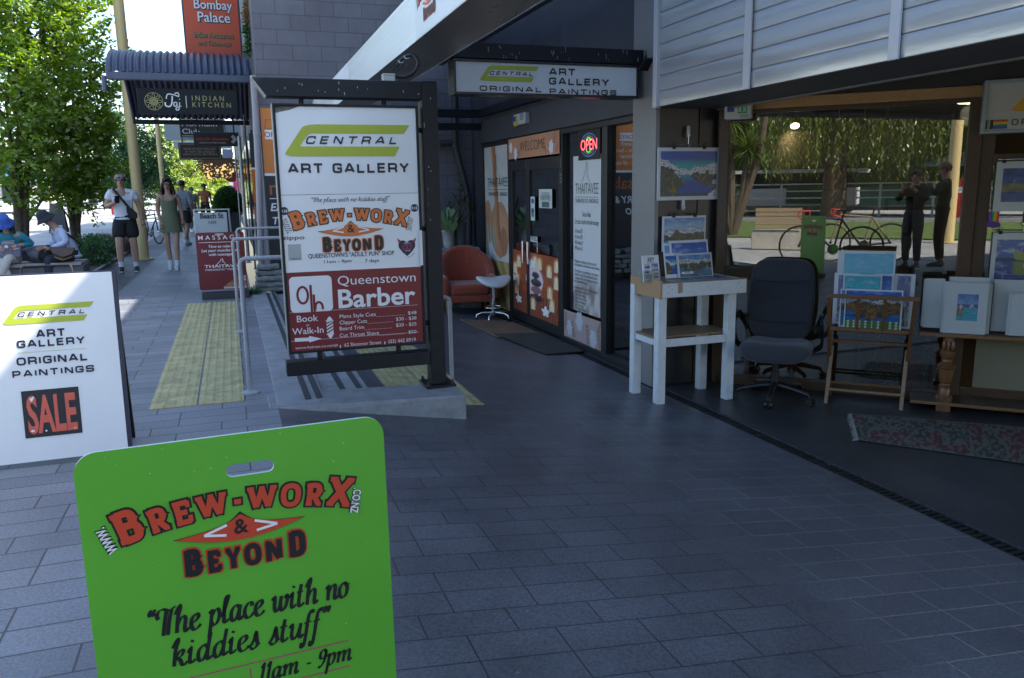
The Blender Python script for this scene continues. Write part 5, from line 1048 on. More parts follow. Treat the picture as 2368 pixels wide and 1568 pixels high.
def A1(s, q):
    n = fbm(s*4, q*4, 3); h = .60+.16*abs(s-.52)*2+.10*fbm(s*4, 1.3); lk = .10+.16*clamp((.48-q)*3)+.05*sin(q*14)
    if q > max(h, .66): return lerp((.02, .33, .36), (.03, .09, .36), clamp((q-.72)*9)) if q > .70 else (.02, .36, .36)
    if q < .5+.03*n and abs(s-.50-.14*sin(q*7+.6)+.05*n) < lk and q > .06: return lerp((.01, .06, .32), (.02, .28, .36), clamp((q-.3)*5))
    if q > h: return (.02, .36, .36)
    if q > h-.16+.1*n or (s > .86 and n > -.1): k = abs((fbm(s*7, q*9, 2)*5) % 1-.5); return (.015, .015, .025) if k < .1 else (.62, .62, .66)
    k = abs((fbm(s*6, q*6, 4)*5) % 1-.5); return (.01, .012, .015) if k < .09 else lerp(HB[int((fbm(s*3, q*3, 7)+1)*9) % 5], (.02, .05, .04), clamp(.3+n))
A2 = alps(4.1, (.05, .17, .42), (.32, .46, .60), HB, (.08, .40, .50), .66, .2)
A3 = alps(7.7, (.02, .06, .30), (.08, .2, .5), [(.2, .2, .3), (.4, .42, .5)], (.2, .22, .35), .5, .0); A4 = alps(2.9, (.04, .14, .42), (.1, .3, .5), HB, (.03, .22, .34), .82, .4)
A5 = alps(9.2, (.08, .40, .58), (.16, .48, .62), HB+[(.30, .34, .10)], (.05, .3, .4), .42, .02); A6 = alps(5.5, (.02, .33, .45), (.05, .45, .5), [(.55, .56, .6), (.2, .2, .3)], (.1, .3, .4), .5, .0); A7 = alps(3.3, (.02, .07, .38), (.05, .16, .5), [(.22, .09, .03), (.30, .12, .03), (.08, .09, .03)], (.02, .12, .36), .84, .40, True)
A8 = alps(6.6, (.10, .11, .25), (.2, .22, .36), [(.5, .5, .55)], (.3, .3, .36), .62, .0)
def photo_lake(seed, a=(.05, .14, .42), b=(.05, .32, .42)):
    def f(s, q):
        n = fbm(s*5, q*5, seed)
        if q > .62: return lerp((.25, .36, .55), a, clamp((q-.62)*2.4+n*.4))
        if q > .48+.1*fbm(s*4, seed): return lerp((.10, .11, .2), (.5, .53, .6), clamp(n*1.5+.2))
        if s < .35-.3*(.45-q)+.2*n and q > .15: return lerp((.30, .25, .14), (.14, .14, .06), clamp(.5+n))
        return lerp(b, (.10, .42, .5), clamp(.4+fbm(s*3, q*22, seed)))
    return f
def tree_lake(s, q):
    n = fbm(s*4, q*6, 2.2)
    if hypot(s-.45, (q-.60)*1.2) < .15+.06*n: return (.30, .32, .05)
    if .46 < q < .54: return (.02, .04, .10)
    if q > .54: return lerp((.06, .12, .38), (.55, .6, .68), clamp(n*1.6-.1))
    if abs(s-.45+.03*sin(q*90)) < .12 and q > .12: return (.22, .24, .06)
    return lerp((.04, .07, .24), (.25, .3, .48), clamp(fbm(s*4+q*6, q*30, 1)*1.8))
def flowers(s, q):
    n = fbm(s*9, q*8, 1.1); c = lerp((.012, .022, .02), (.03, .06, .035), clamp(.5+n)); v = fbm(s*60, q*50, 4.0, 2)
    if q > .62: c = lerp(c, (.07, .06, .07), .5+.5*n)
    c = lerp(c, (.1, .16, .12), .4)
    if v > .16: c = (.66, .7, .68) if fbm(s*5, q*5, 8) > -.05 else (.2, .16, .4)
    for cx, cy in ((.42, .38), (.78, .30), (.5, .75)):
        if hypot((s-cx)*1.6, q-cy) < .16+.08*n and v > -.1: c = (.6, .12, .22)
    return c
mount = mat('white_mount', (.60, .62, .66), .35); plastic = glass_mat('print_sleeve', .03, (.96, .97, .98), .12, .35); glint_m = mat('crease_glint', (.8, .8, .82), .15, spec=1.0, coat=.6)  # crease slivers are pale to paint highlights on the clear plastic
def card(name, label, P, a0, b0, a1, b1, art, bd=(.04, .04, .04, .05), l=0, th=.004, group=None, nx=56, ny=42, sleeve=False, mt=None, cat='print', lbl=True):
    t = thing(name, label, cat, P((a0+a1)/2, b0, l), group); mb = MB(); pslab(mb, P, a0, b0, a1, b1, -th, l); obj('mount', mb, mt or mount, t)
    if art: obj('picture', picture(P, a0+bd[0], b0+bd[3], a1-bd[1], b1-bd[2], art, nx, ny, l+.0015), prm, t)
    if lbl:
        mb = MB()
        for k in range(3): prect(mb, P, a1-bd[1]-.06, b1-.011-.006*k, a1-bd[1]-.012*(k % 2), b1-.0085-.006*k, l+.0015)
        obj('caption', mb, grey_i, t)
    if sleeve:
        rd_ = random.Random(int(a0*1000)); mb = MB(); prect(mb, P, a0-.012, b0-.008, a1+.012, b1+.01, l+.005); obj('sleeve', mb, plastic, t); mb = MB(); w, h = a1-a0, b1-b0
        for i in range(15):
            x, y = a0+w*rd_.random(), b0+h*rd_.random(); L_ = rd_.uniform(.02, .07); an = rd_.gauss(1.6, .4); k = rd_.uniform(.0005, .0026); dx, dy = cos(an), sin(an)
            if not (a0 < x+dx*L_ < a1 and y+dy*L_ < b1): continue
            mb.face([P(x, y, l+.006), P(x+dx*L_*.5-dy*k, y+dy*L_*.5+dx*k, l+.0075), P(x+dx*L_, y+dy*L_, l+.006), P(x+dx*L_*.5+dy*k, y+dy*L_*.5-dx*k, l+.006)])
        obj('crease_glint', mb, glint_m, t)
    return t
PF = Pl((0, py0-.035, 0), (1, 0, 0), (0, 0, 1))
def zg(x, y, Y=py0-.04): return PY((2500+x/2.24)/1.7305, (400+y/2.24)/1.7305, Y)
def wall_print(name, label, x0, y0, x1, y1, art, bd, hookpx):
    a, b = zg(x0, y1), zg(x1, y0); t = card(name, label, PF, a.x, a.z, b.x, b.z, art, bd, 0, .008, 'prints hung on the gallery front', 90, 70, lbl=False)
    mb = MB()
    for f in (.25, .74): x = a.x+(b.x-a.x)*f; pslab(mb, PF, x-.013, b.z-.012, x+.013, b.z+.018, .012); mb.tube([PF(x-.008, b.z+.018, .006), PF(x-.01, b.z+.045, .012), PF(x+.01, b.z+.045, .012), PF(x+.008, b.z+.018, .006)], .0025, 5)
    obj('clip', mb, blackm, t); mb = MB(); h = zg(*hookpx); mb.tube([PF(a.x+(b.x-a.x)*.25, b.z+.02, .004), PF(a.x+(b.x-a.x)*.74, b.z+.02, .004)], .003, 6); mb.tube([PF(a.x+(b.x-a.x)*.5, b.z+.0, .006), PF(h.x, b.z+.03, .008), PF(h.x-.006, h.z-.02, .014)], .003, 6); obj('wire', mb, chrome, t)
    q_ = thing('wall_hook', 'white adhesive hook above the '+('large' if hookpx[1] < 500 else 'smaller')+' hung print', 'hook', PF(h.x, h.z-.05), 'hooks holding the prints'); mb = MB(); pslab(mb, PF, h.x-.013, h.z-.055, h.x+.013, h.z+.045, .008, 0, .012); obj('plate', mb, wv, q_); mb = MB(); mb.tube([PF(h.x, h.z-.01, .008), PF(h.x, h.z-.045, .022), PF(h.x, h.z-.03, .034)], .005, 7); obj('arm', mb, wv, q_)
wall_print('hung_print', 'large mountain lake print clipped to the dark pillar', 290, 428, 852, 903, A1, (.028, .026, .03, .032), (570, 280))
wall_print('hung_print', 'smaller snowy range print below the large lake print', 333, 1034, 728, 1362, A2, (.018, .012, .018, .03), (523, 930))
# ============================================================ white work table by the pillar
t = thing('display_table', 'small worn white painted table with plywood top by the pillar', 'table', (3.5, 5.65, FL)); wp = mat('worn_white_paint', (.50, .53, .55), .5, var2=(.60, .63, .66), vscale=11, bump=.15, bscale=40)
ply = wood_mat('ply_edge', (.30, .17, .08), (.42, .27, .14), .6); plyd = wood_mat('dirty_ply', (.16, .10, .06), (.25, .16, .09), .55)
zt = PY(1533, 655, 5.44).z; xl, xr, yf, yb2 = 3.115, 3.90, 5.44, 5.93
for x, y, z in ((3.15, 5.50, zr(3.15)), (3.79, 5.50, FL), (3.13, 5.87, zr(3.13)), (3.78, 5.88, FL)): lobj_ = MB(); lobj_.box(x-.036, x+.036, y-.036, y+.036, z, zt-.05); obj('leg', lobj_, wp, t, bevel=.003)
mb = MB(); mb.box(xl+.012, xr, yf, yf+.02, zt-.118, zt-.006); mb.box(xr-.02, xr, yf+.02, yb2, zt-.118, zt-.006); obj('apron', mb, wp, t, bevel=.002)
mb = MB(); mb.box(xl-.008, xl+.012, yf-.004, yb2, zt-.125, zt+.018); obj('end_board', mb, ply, t, bevel=.002)
mb = MB(); mb.box(xl+.012, xr-.02, yf+.02, yb2, zt-.02, zt-.008); mb.box(xl+.012, xr, yf-.001, yf+.02, zt-.0055, zt+.004); obj('top', mb, plyd, t)
sh = PY(1690, 770, 5.47).z
mb = MB(); mb.box(xl-.0, xr-.06, yf+.09, yb2-.02, sh-.01, sh+.006); obj('shelf', mb, plyd, t); mb = MB(); mb.box(3.186, 3.754, yf+.045, yf+.065, sh-.075, sh-.012); mb.box(3.11, 3.13, yf+.09, yb2-.05, sh-.06, sh-.012); obj('shelf_rail', mb, wp, t, bevel=.002)
mb = MB(); Pq = Pl((0, yf-.001, 0), (1, 0, 0), (0, 0, 1)); x = PY(1572, 660, yf).x; mb.face([Pq(a, b, .001) for a, b in ((x-.022, zt+.004), (x+.022, zt+.004), (x+.026, zt-.085), (x+.01, zt-.08), (x, zt-.092), (x-.018, zt-.085))]); obj('tape', mb, mat('masking_tape', (.30, .24, .16), .7), t)
mb = MB()
for x_, z_ in ((.07, .03), (.1, .05), (.065, .08), (.42, .045), (.72, .03), (.735, .07), (.70, .04)): mb.face([Pq(xl+x_+.004*cos(k), zt-z_+.004*sin(k), .001) for k in (0, 1, 2, 3, 4, 5)])
obj('nail_hole', mb, black_i, t)
TZ = zt-.008
# things on the table
def zc(x, y, Y): return PY((2500+x/2.091)/1.7305, (950+y/2.091)/1.7305, Y)
clear = glass_mat('clear_acrylic', .08, (.93, .95, .96), .02)
Pb = Pl((0, 5.62, 0), (1, .12, 0), (0, .12, 1)); a, b = zc(160, 345, 5.6), zc(308, 152, 5.6)
t = thing('brochure_holder', 'clear acrylic holder with gallery brochures on the table corner', 'brochure holder', (a.x+.1, 5.62, TZ)); a0 = a.x-.0; w = b.x-a.x
Pb = Pl((a.x, 5.6, TZ+.004), (1, .1, 0), (0, .16, 1)); h = b.z-TZ
mb = MB(); pslab(mb, Pb, 0, 0, w, h, -.012); obj('brochure', mb, mount, t)
mb = MB(); text(mb, Pb, 'CENTRAL', w*.5, h*.86, .013, w=w*.42, l=.001); text(mb, Pb, 'ART', w*.5, h*.765, .026, w=w*.42, l=.001, off=.02); text(mb, Pb, 'GALLERY', w*.5, h*.70, .012, w=w*.42, l=.001)
obj('lettering', mb, black_i, t)
for i, (x0, y0, x1, y1) in enumerate(((.1, .50, .42, .66), (.52, .40, .92, .68), (.1, .32, .36, .46), (.12, .12, .52, .28), (.62, .12, .92, .32))): obj('photo', picture(Pb, w*x0, h*y0, w*x1, h*y1, (A4, A3, A2, photo_lake(4), A1)[i], 12, 9, .001), prm, t)
mb = MB(); pslab(mb, Pb, -.006, -.004, w+.006, h*.42, .003, .004); pslab(mb, Pb, -.006, -.004, w+.006, h*.46, .003, -.05); prect(mb, Pb, -.006, -.004, w+.006, -.002, -.02); obj('holder', mb, clear, t)
Pc = Pl((3.6, 5.68, TZ), (1, .06, 0), (0, .2, 1))
def c4(x, y, o=5.70): p = PL((2500+x/2.091)/1.7305, (950+y/2.091)/1.7305, Pc.o, Pc.n); d = p-Pc.o; return d.dot(Pc.u), max(.003, d.dot(Pc.v))
grp = 'mounted prints on the white table'
i0, i1 = c4(445, 340), c4(722, 125); card('print', 'front lake print with a handwritten price tag on the white table', Pc, i0[0], i0[1], i1[0], i1[1], A4, (.022, .012, .014, .004), 0, .004, grp, sleeve=True)
mb = MB(); g0, g1 = c4(470, 310), c4(565, 284); pt = thing('price_tag', 'small white $45-$95 price tag on the front print', 'price tag', Pc(g0[0], g0[1], .008)); prect(mb, Pc, g0[0], g0[1], g1[0], g1[1], .010); obj('tag', mb, mount, pt); mb = MB(); text(mb, Pc, '$45-$95', (g0[0]+g1[0])/2, g0[1]+.007, .012, l=.0115, fit=.05, off=.01); obj('lettering', mb, black_i, pt)
i0, i1 = c4(405, 340), c4(700, 12); card('print', 'tall blue mountain print standing behind the priced print', Pc, i0[0], i0[1], i1[0], i1[1], A3, (.022, .014, .022, .01), -.02, .004, grp)
i0, i1 = c4(362, 342), c4(470, 40); card('print', 'narrow print edge showing left of the priced print', Pc, i0[0], i0[1], i1[0], i1[1], A2, (.012, .012, .02, .03), -.035, .004, grp)
i0, i1 = c4(352, 342), c4(480, 128); card('print', 'short print leaning at the far left of the table stack', Pc, i0[0], i0[1], i1[0], i1[1], A1, (.008, .012, .02, .03), -.012, .004, grp)
for i, (dx, dy, rz, lb) in enumerate(((.30, 5.53, .1, 'flat print lying at the left front of the table'), (.52, 5.56, -.06, 'flat print lying at the right front of the table'))):
    Pt = Pl((xl+dx, dy, TZ+.006+.004*i), (cos(rz), sin(rz), 0), (-sin(rz), cos(rz), 0)); card('print', lb, Pt, -.14, -.07, .2, .1, (A8, A3)[i], (.01,)*4, 0, .003, grp, 30, 20, sleeve=True)
# ============================================================ office chair
cc = V3((4.14, 5.34, FL)); t = thing('office_chair', 'grey fabric high back office chair on castors', 'office chair', cc); t.rotation_euler.z = radians(-43)
fab = mat('grey_fabric', (.03, .032, .041), .95, var=.3, vscale=160, bump=.35, bscale=420, sheen=.25); pl_ = mat('black_nylon', (.012, .012, .014), .38)
def seatf(s, q):
    a = 2*pi*s; ph = pi*q; ex = .5; cx, sx_ = cos(a), sin(a); x = .285*abs(cx)**ex*(1 if cx > 0 else -1); y = .27*abs(sx_)**.62*(1 if sx_ > 0 else -1); r = sin(ph)**.45; zz = .075*cos(ph); dip = -.045*max(0, 1-((x*r/.24)**2+((y*r-.05)/.22)**2)) if q < .5 else 0
    fr = max(0, (-y*r-.12)/.15)**2*.05; return V3((x*r, y*r-.02, .435+zz+dip-fr))
mb = MB(); mb.grid(seatf, 40, 18); lobj('seat', mb, fab, t, smooth=80)
def backf(s, q):
    a = 2*pi*s; ca, sa = cos(a), sin(a); zc_ = .80; x = abs(ca)**.42*(1 if ca > 0 else -1); z = abs(sa)**.40*(1 if sa > 0 else -1); z01 = (z+1)/2; wd = .262-.02*abs(z01-.5); r = sin(pi*q)**.38; d = cos(pi*q)
    zz = zc_+z*.335*r; X = x*wd*r; h = (zz-.46)/.68; lum = .05*sin(pi*clamp(h*1.7))-.02; Y = .235+.10*h-.05*(1-(X/.27)**2)*0-(.05 if d > 0 else -.035)*abs(d)**.6-lum*.6+.06*(X/.26)**2*-1*.6
    return V3((X, Y, zz))
mb = MB(); mb.grid(backf, 44, 18, flip=True); lobj('backrest', mb, fab, t, smooth=80)
seam = mat('fabric_seam', (.022, .024, .032), .95); mb = MB()
for zz in (.97, .64): mb.tube([V3((x, .235+.10*((zz-.46)/.68)-.088-.036*(x/.26)**2-.03*(sin(pi*clamp((zz-.46)/.68*1.7))*.05-.02)*20*.6, zz-.02*cos(x*6))) for x in [i*.03-.21 for i in range(15)]], .004, 6)
lobj('seam', mb, seam, t)
for sx_ in (-1, 1):
    mb = MB(); pts = [(.27*sx_, .12, .40), (.335*sx_, .10, .45), (.345*sx_, .02, .58), (.335*sx_, -.02, .66), (.33*sx_, .06, .69), (.325*sx_, .2, .67), (.30*sx_, .27, .60), (.27*sx_, .28, .52)]
    q_ = [V3(p) for p in pts]; sm = []
    for i in range(len(q_)-1):
        p0, p1, p2, p3 = q_[max(i-1, 0)], q_[i], q_[i+1], q_[min(i+2, len(q_)-1)]
        for k in range(6): u_ = k/6; sm.append(.5*((2*p1)+(p2-p0)*u_+(2*p0-5*p1+4*p2-p3)*u_*u_+(3*p1-p0-3*p2+p3)*u_**3))
    b = len(mb.v)
    for i in range(len(sm)-1): mb.bar(sm[i], sm[i+1]+(sm[i+1]-sm[i])*.15, .055, .022, up=(sx_, 0, 0.01))
    lobj('armrest', mb, pl_, t, smooth=50)
mb = MB(); mb.tube([(0, .0, .10), (0, 0, .24), (0, 0, .241), (0, 0, .36)], [.036, .034, .024, .024], 16); mb.box(-.12, .12, -.1, .14, .345, .375); lobj('post', mb, pl_, t, smooth=40)
mb = MB(); mb.bar((-.1, -.02, .35), (-.27, -.06, .34), .03, .014); lobj('lever', mb, pl_, t)
for k in range(5):
    a = radians(-63+72*k+43); c_, s_ = cos(a), sin(a); mb = MB(); mb.tube([(0, 0, .125), (.13*c_, .13*s_, .115), (.29*c_, .29*s_, .082), (.30*c_, .30*s_, .06)], [.034, .026, .018, .016], 10); f_ = lobj('base_arm', mb, pl_, t, smooth=50)
    mb = MB()
    for o_ in (-1, 1): c0 = V3((.31*c_-.022*s_*o_, .31*s_+.022*c_*o_, .028)); mb.cyl(c0-V3((-s_, c_, 0))*.011, c0+V3((-s_, c_, 0))*.011, .028, 16)
    lobj('castor', mb, pl_, f_, smooth=40)
# ============================================================ print rack
def PW(off): return Pl(W0+WN*off, WT, (0, 0, 1))
def z5(x, y, off): p = WP((3200+x/1.742)/1.7305, (950+y/1.742)/1.7305, off); d = p-W0; return d.dot(WT), p.z
wd = wood_mat('rack_wood', (.13, .055, .02), (.19, .085, .03), .45); wd2 = wood_mat('rack_wood_pale', (.22, .135, .075), (.30, .19, .11), .5)
l0 = z5(178, 1160, .41); r0 = z5(712, 1208, .41)
t = thing('print_rack', 'folding wooden print rack holding a row of prints', 'rack', WS((l0[0]+r0[0])/2, FL, .3))
def rb(name, p, q, w=.028, h=.02, m_=None): mb = MB(); mb.bar(p, q, w, h, up=WN); obj(name, mb, m_ or wd, t, bevel=.002)
sa, sb = l0[0], r0[0]; k1 = z5(205, 740, .27)
for s_ in (sa, sb-.01): rb('front_leg', WS(s_, FL, .41), WS(s_+.015, k1[1]-.02, .25), m_=wd2)
tl, tr = z5(192, 405, .50), z5(826, 432, .50)
bl = z5(205, 640, .40)
for s0, s1 in ((sa+.01, tl[0]+.012), (sb+.0, tr[0]-.02)): rb('rear_leg', WS(s0, FL, .12), WS(s1, tl[1]-.01, .50))
zt_ = tl[1]; zl = z5(490, 648, .40)[1]; zm = z5(480, 735, .27)[1]
rb('top_rail', WS(tl[0]-.012, zt_, .51), WS(tr[0]+.012, zt_, .51), .03, .024); rb('basket_rail', WS(sa, zl, .41), WS(tr[0]-.05, zl, .41), .03, .022); rb('shelf_rail', WS(sa+.01, zm, .26), WS(sb, zm, .26), .022, .035)
for x in (400, 585): a = z5(x, 530, .47); rb('slat', WS(a[0], zl, .415), WS(a[0]+.004, zt_, .505), .022, .012)
a = z5(450, 1075, .39); rb('stretcher', WS(sa, a[1]-.005, .385), WS(sb, a[1]-.005, .385), .018, .014, wd2); a = z5(450, 1028, .2); rb('stretcher', WS(sa, a[1], .19), WS(sb, a[1], .19), .02, .014)
mb = MB(); mb.bar(WS(sa, zl-.005, .32), WS(sb+.02, zl-.005, .32), .17, .012, up=WN); mb2 = MB(); wbox(mb2, sa, sb+.02, zl-.012, zl, .24, .40); obj('basket_floor', mb2, wd, t)
grp = 'prints in the wooden rack'
def rackcard(label, x0, y0, x1, y1, off, art, bd, sl=True, lb=True): a, b = z5(x0, y1, off), z5(x1, y0, off); card('print', label, PW(off), a[0], max(a[1], zl+.002), b[0], b[1], art, bd, 0, .004, grp, sleeve=sl, lbl=lb)
rackcard('front rack print of sheep beside a lake under snowy hills', 300, 372, 722, 640, .40, A7, (.008, .01, .012, .012), False)
rackcard('print edge standing left behind the sheep print', 268, 366, 500, 620, .375, A4, (.01,)*4, False, False)
rackcard('print with turquoise sky standing in the middle of the rack', 285, 262, 575, 560, .345, A6, (.012, .01, .014, .1))
rackcard('grey wave print behind the turquoise print', 500, 258, 655, 560, .325, A3, (.012, .01, .014, .1), False)
rackcard('purple mountain print at the right back of the rack', 600, 258, 808, 632, .305, A8, (.055, .03, .016, .02))
rackcard('violet print edge at the left back of the rack', 222, 252, 420, 600, .315, A8, (.03, .01, .016, .02), False, False)
rackcard('tallest rack print of a blue sky over green ridges', 265, 98, 672, 560, .285, A5, (.02, .014, .022, .2))
rackcard('plain white backing sheet behind the tallest rack print', 240, 100, 600, 560, .265, None, (.02,)*4, False, False)
# ============================================================ carved table with bagged prints
def zq(x, y, off): p = WP((3550+x/2.412)/1.7305, (1050+y/2.412)/1.7305, off); d = p-W0; return d.dot(WT), p.z
tw = wood_mat('table_wood', (.16, .075, .028), (.24, .12, .045), .4, coat=.15); twd = wood_mat('table_wood_dark', (.07, .045, .03), (.10, .06, .04), .5)
offT = .34; e0 = zq(310, 690, offT); s0 = e0[0]; zT = e0[1]+.012; zS = zq(300, 1340, offT)[1]+.004
t = thing('carved_table', 'long wooden table with turned carved leg under the bagged prints', 'table', WS(s0+.7, FL, .2))
mb = MB(); wbox(mb, s0, s0+1.7, zT-.028, zT, .04, offT); obj('top', mb, tw, t, bevel=.004); mb = MB(); wbox(mb, s0+.01, s0+1.69, zT, zT+.002, .045, offT-.008); obj('top_cloth', mb, twd, t)
mb = MB(); wbox(mb, s0-.03, s0+1.7, zS-.024, zS, .03, offT); obj('lower_shelf', mb, tw, t, bevel=.004); mb = MB(); wbox(mb, s0-.025, s0+1.69, zS, zS+.002, .035, offT-.008); obj('shelf_top', mb, twd, t)
cl = zq(560, 1100, offT-.06); base = WS(cl[0], zS, offT-.06); H = zT-.028-zS
carve = wood_mat('carved_oak', (.12, .05, .018), (.20, .09, .03), .42, (8, 8, 3), .2)
prof = [(.056, 0), (.058, .06), (.048, .09), (.042, .10), (.040, .20), (.034, .22), (.040, .235), (.040, .255), (.032, .265), (.030, .28), (.040, .30), (.050, .44), (.054, .50), (.048, .51), (.060, .525), (.064, .55), (.050, .58), (.034, .60), (.030, .615), (.038, .625), (.036, .65), (.032, .66), (.042, .68), (.050, .72), (.052, .78), (.044, .80), (.036, .805), (.036, 1)]
mb = MB(); mb.lathe([(r*1.05, z*H) for r, z in prof], base, 28); lg_ = obj('turned_leg', mb, carve, t, smooth=35)
mb = MB()
for k in range(12): a = 2*pi*k/12; mb.tube([base+V3((.034*cos(a), .034*sin(a), H*.30)), base+V3((.046*cos(a), .046*sin(a), H*.44)), base+V3((.05*cos(a), .05*sin(a), H*.49))], [.006, .009, .006], 6)
for k in range(3): b_ = base+WT*(-.03+.03*k)+WN*.04; mb.tube([b_+V3((0, 0, H*.80)), b_+WN*.012+V3((0, 0, H*.86)), b_+V3((0, 0, H*.93))], [.010, .014, .012], 8)
obj('carving', mb, carve, lg_, smooth=50)
mb = MB(); mb.obox(base-WT*.05-WN*.05+V3((0, 0, FL-zS)), WT*.1, WN*.1, V3((0, 0, zS-.024-FL))); obj('foot_block', mb, carve, t, bevel=.006)
b2_ = base+WT*1.4; mb = MB(); mb.lathe([(r*1.05, z*H) for r, z in prof], b2_, 28); obj('turned_leg', mb, carve, t, smooth=35)
grp = 'bagged prints on the carved table'; sleeve_m = mat('grey_mount', (.60, .61, .61), .4)
def bag(label, x0, y0, x1, y1, off, art, bd, sl=True): a, b = zq(x0, y1, off), zq(x1, y0, off); card('bagged_print', label, PW(off), a[0], max(a[1], zT+.003), b[0], b[1], art, bd, 0, .006, grp, sleeve=sl, mt=sleeve_m, lbl=False)
bag('front bagged print of a turquoise lake and snowy range', 525, 205, 985, 685, .31, photo_lake(2.0), (.085, .06, .085, .10))
for i, (dx, dy) in enumerate(((-12, -5), (-20, -9), (18, -6), (38, 2))): bag('sleeved print edge stacked behind the front bagged print, layer %s' % ('one', 'two', 'three', 'four')[i], 525+dx, 205+dy, 985+dx, 680+dy, .295-.012*i, None, (.05,)*4, i == 3)
bag('bagged print with a blue strip picture left of the front stack', 335, 160, 560, 625, .25, photo_lake(5.0), (.125, .0, .1, .10)); bag('sleeved print edge at the far left of the table', 318, 165, 540, 612, .235, None, (.05,)*4, False)
bag('wide bagged print lying behind the front stack', 560, 150, 990, 600, .22, None, (.05,)*4)
bag('large grey bagged print behind the right stack', 990, 178, 1500, 660, .20, lambda s, q_: (.05, .05, .06), (.10, .2, .16, .1))
bag('bagged print at the right edge of the table', 1165, 310, 1560, 705, .30, photo_lake(8.0, (.2, .3, .5), (.2, .18, .08)), (.13, .05, .08, .07))
for i in range(2): bag('sleeved print edge behind the right bagged print, layer %s' % ('one', 'two')[i], 1150-14*i, 306, 1500, 700, .288-.012*i, None, (.05,)*4, False)
# ============================================================ prints hanging on the door, lightbox, alarm box
def zl_(x, y, off): p = WP((3550+x/3.1355)/1.7305, (250+y/3.1355)/1.7305, off); d = p-W0; return d.dot(WT), p.z
a, b = zl_(1165, 900, .22), zl_(1230, 225, .22); s0, z0, z1 = (a[0]+b[0])/2, a[1], b[1]
t = thing('gallery_lightbox', 'grey framed gallery lightbox with orange logo over the door', 'sign', WS(s0+.6, z0, .1)); P = PW(.2); frm = mat('grey_frame', (.30, .33, .35), .4, .3)
mb = MB(); e = .026; wbox(mb, s0, s0+e, z0, z1, .05, .225); wbox(mb, s0+e, s0+1.3, z0, z0+e, .05, .225); wbox(mb, s0+e, s0+1.3, z1-e, z1, .05, .225); wbox(mb, s0+1.3, s0+1.3+e, z0, z1, .05, .225); obj('case', mb, frm, t, bevel=.004)
mb = MB(); prect(mb, P, s0+e, z0+e, s0+1.3, z1-e, .01); obj('face', mb, mat('cream_face', (.46, .44, .39), .4, var=.04, vscale=3), t)
la, lb = zl_(1560, 620, .21), zl_(1700, 330, .21); MATS['lime_keep'] = lime; _l = lime; lime = mat('amber_ink', (.62, .30, .01), .35); central_logo(P, t, la[0], la[1], .9, (z1-la[1])*.80, l=.0115, txt=False); lime = _l
mb = MB(); o0, o1 = zl_(1550, 790, .21), zl_(1680, 706, .21); strokes(mb, P, EURO, 'ORIGINAL', o0[0], o0[1], o1[1]-o0[1], .26, l=.0125, al='l', wscale=.95, track=.5); obj('lettering', mb, thin_i, t)
p0, p1 = zl_(1220, 840, .21), zl_(1510, 715, .21); hh = (p1[1]-p0[1])
for i, c in enumerate(((.05, .07, .3), (.05, .07, .3), (.03, .25, .06), (.6, .5, .02), (.6, .22, .02), (.5, .03, .03))): mb = MB(); prect(mb, P, p0[0]+.05, p0[1]+hh*i/6, p1[0], p0[1]+hh*(i+1)/6, .0125); obj('rainbow_stripe', mb, mat('sticker_%d' % i, c, .4), t)
mb = MB(); prect(mb, P, p0[0], p0[1], p0[0]+.05, p1[1], .0125); obj('sticker_end', mb, black_i, t); mb = MB(); text(mb, P, 'PLEDGE', p0[0]+.03, p0[1]+.004, .018, l=.0145, rot=pi/2, al='l', fit=hh*.9); obj('sticker_lettering', mb, white_i, t)
def zh(x, y, off): p = WP((3200+x/2.24)/1.7305, (400+y/2.24)/1.7305, off); d = p-W0; return d.dot(WT), p.z
def door_print(label, x0, y0, w, y1, art, bd, clip, bar):
    a, b = zh(x0, y1, .06), zh(x0, y0, .06); t = card('hung_print', label, PW(.06), a[0], a[1], a[0]+w, b[1], art, bd, 0, .005, 'prints hung on the gallery front', 70, 60, sleeve=True, mt=sleeve_m, lbl=False); P = PW(.06)
    mb = MB(); zbr = b[1]+.016; mb.tube([P(a[0]+.005, zbr, .005), P(a[0]+w-.02, zbr, .005)], .003, 6); mb.tube([P(a[0]+w*.42, zbr, .005), P(a[0]+w*.44, zbr+.03, .01), P(a[0]+w*.40, zbr+.05, .012), P(a[0]+w*.45, zbr+.07, .02)], .003, 6); obj('wire', mb, chrome, t)
    mb = MB(); x = a[0]+.045
    pslab(mb, P, x-.012, b[1]-.01, x+.012, b[1]+.014, .014); mb.tube([P(x-.008, b[1]+.014, .006), P(x-.008, b[1]+.045, .012), P(x+.008, b[1]+.045, .012), P(x+.008, b[1]+.014, .006)], .0025, 5); obj('clip', mb, blackm, t)
    return a[0]+w*.45, zbr+.08
h1 = door_print('bagged print under the lightbox with a dark tree on water', 1725, 556, .44, 1000, lambda s, q_: lerp((.06, .12, .4), (.03, .05, .16), clamp(fbm(s*4, q_*8, 3)+.5)) if q_ > .55 or q_ < .3 else lerp((.12, .12, .08), (.3, .22, .1), clamp(.5+fbm(s*7, q_*7, 1))), (.045, .05, .05, .07), 0, 0)
h2 = door_print('bagged print of a lone yellow tree on a blue lake', 1690, 1190, .46, 1640, tree_lake, (.03, .07, .05, .03), 0, 0)
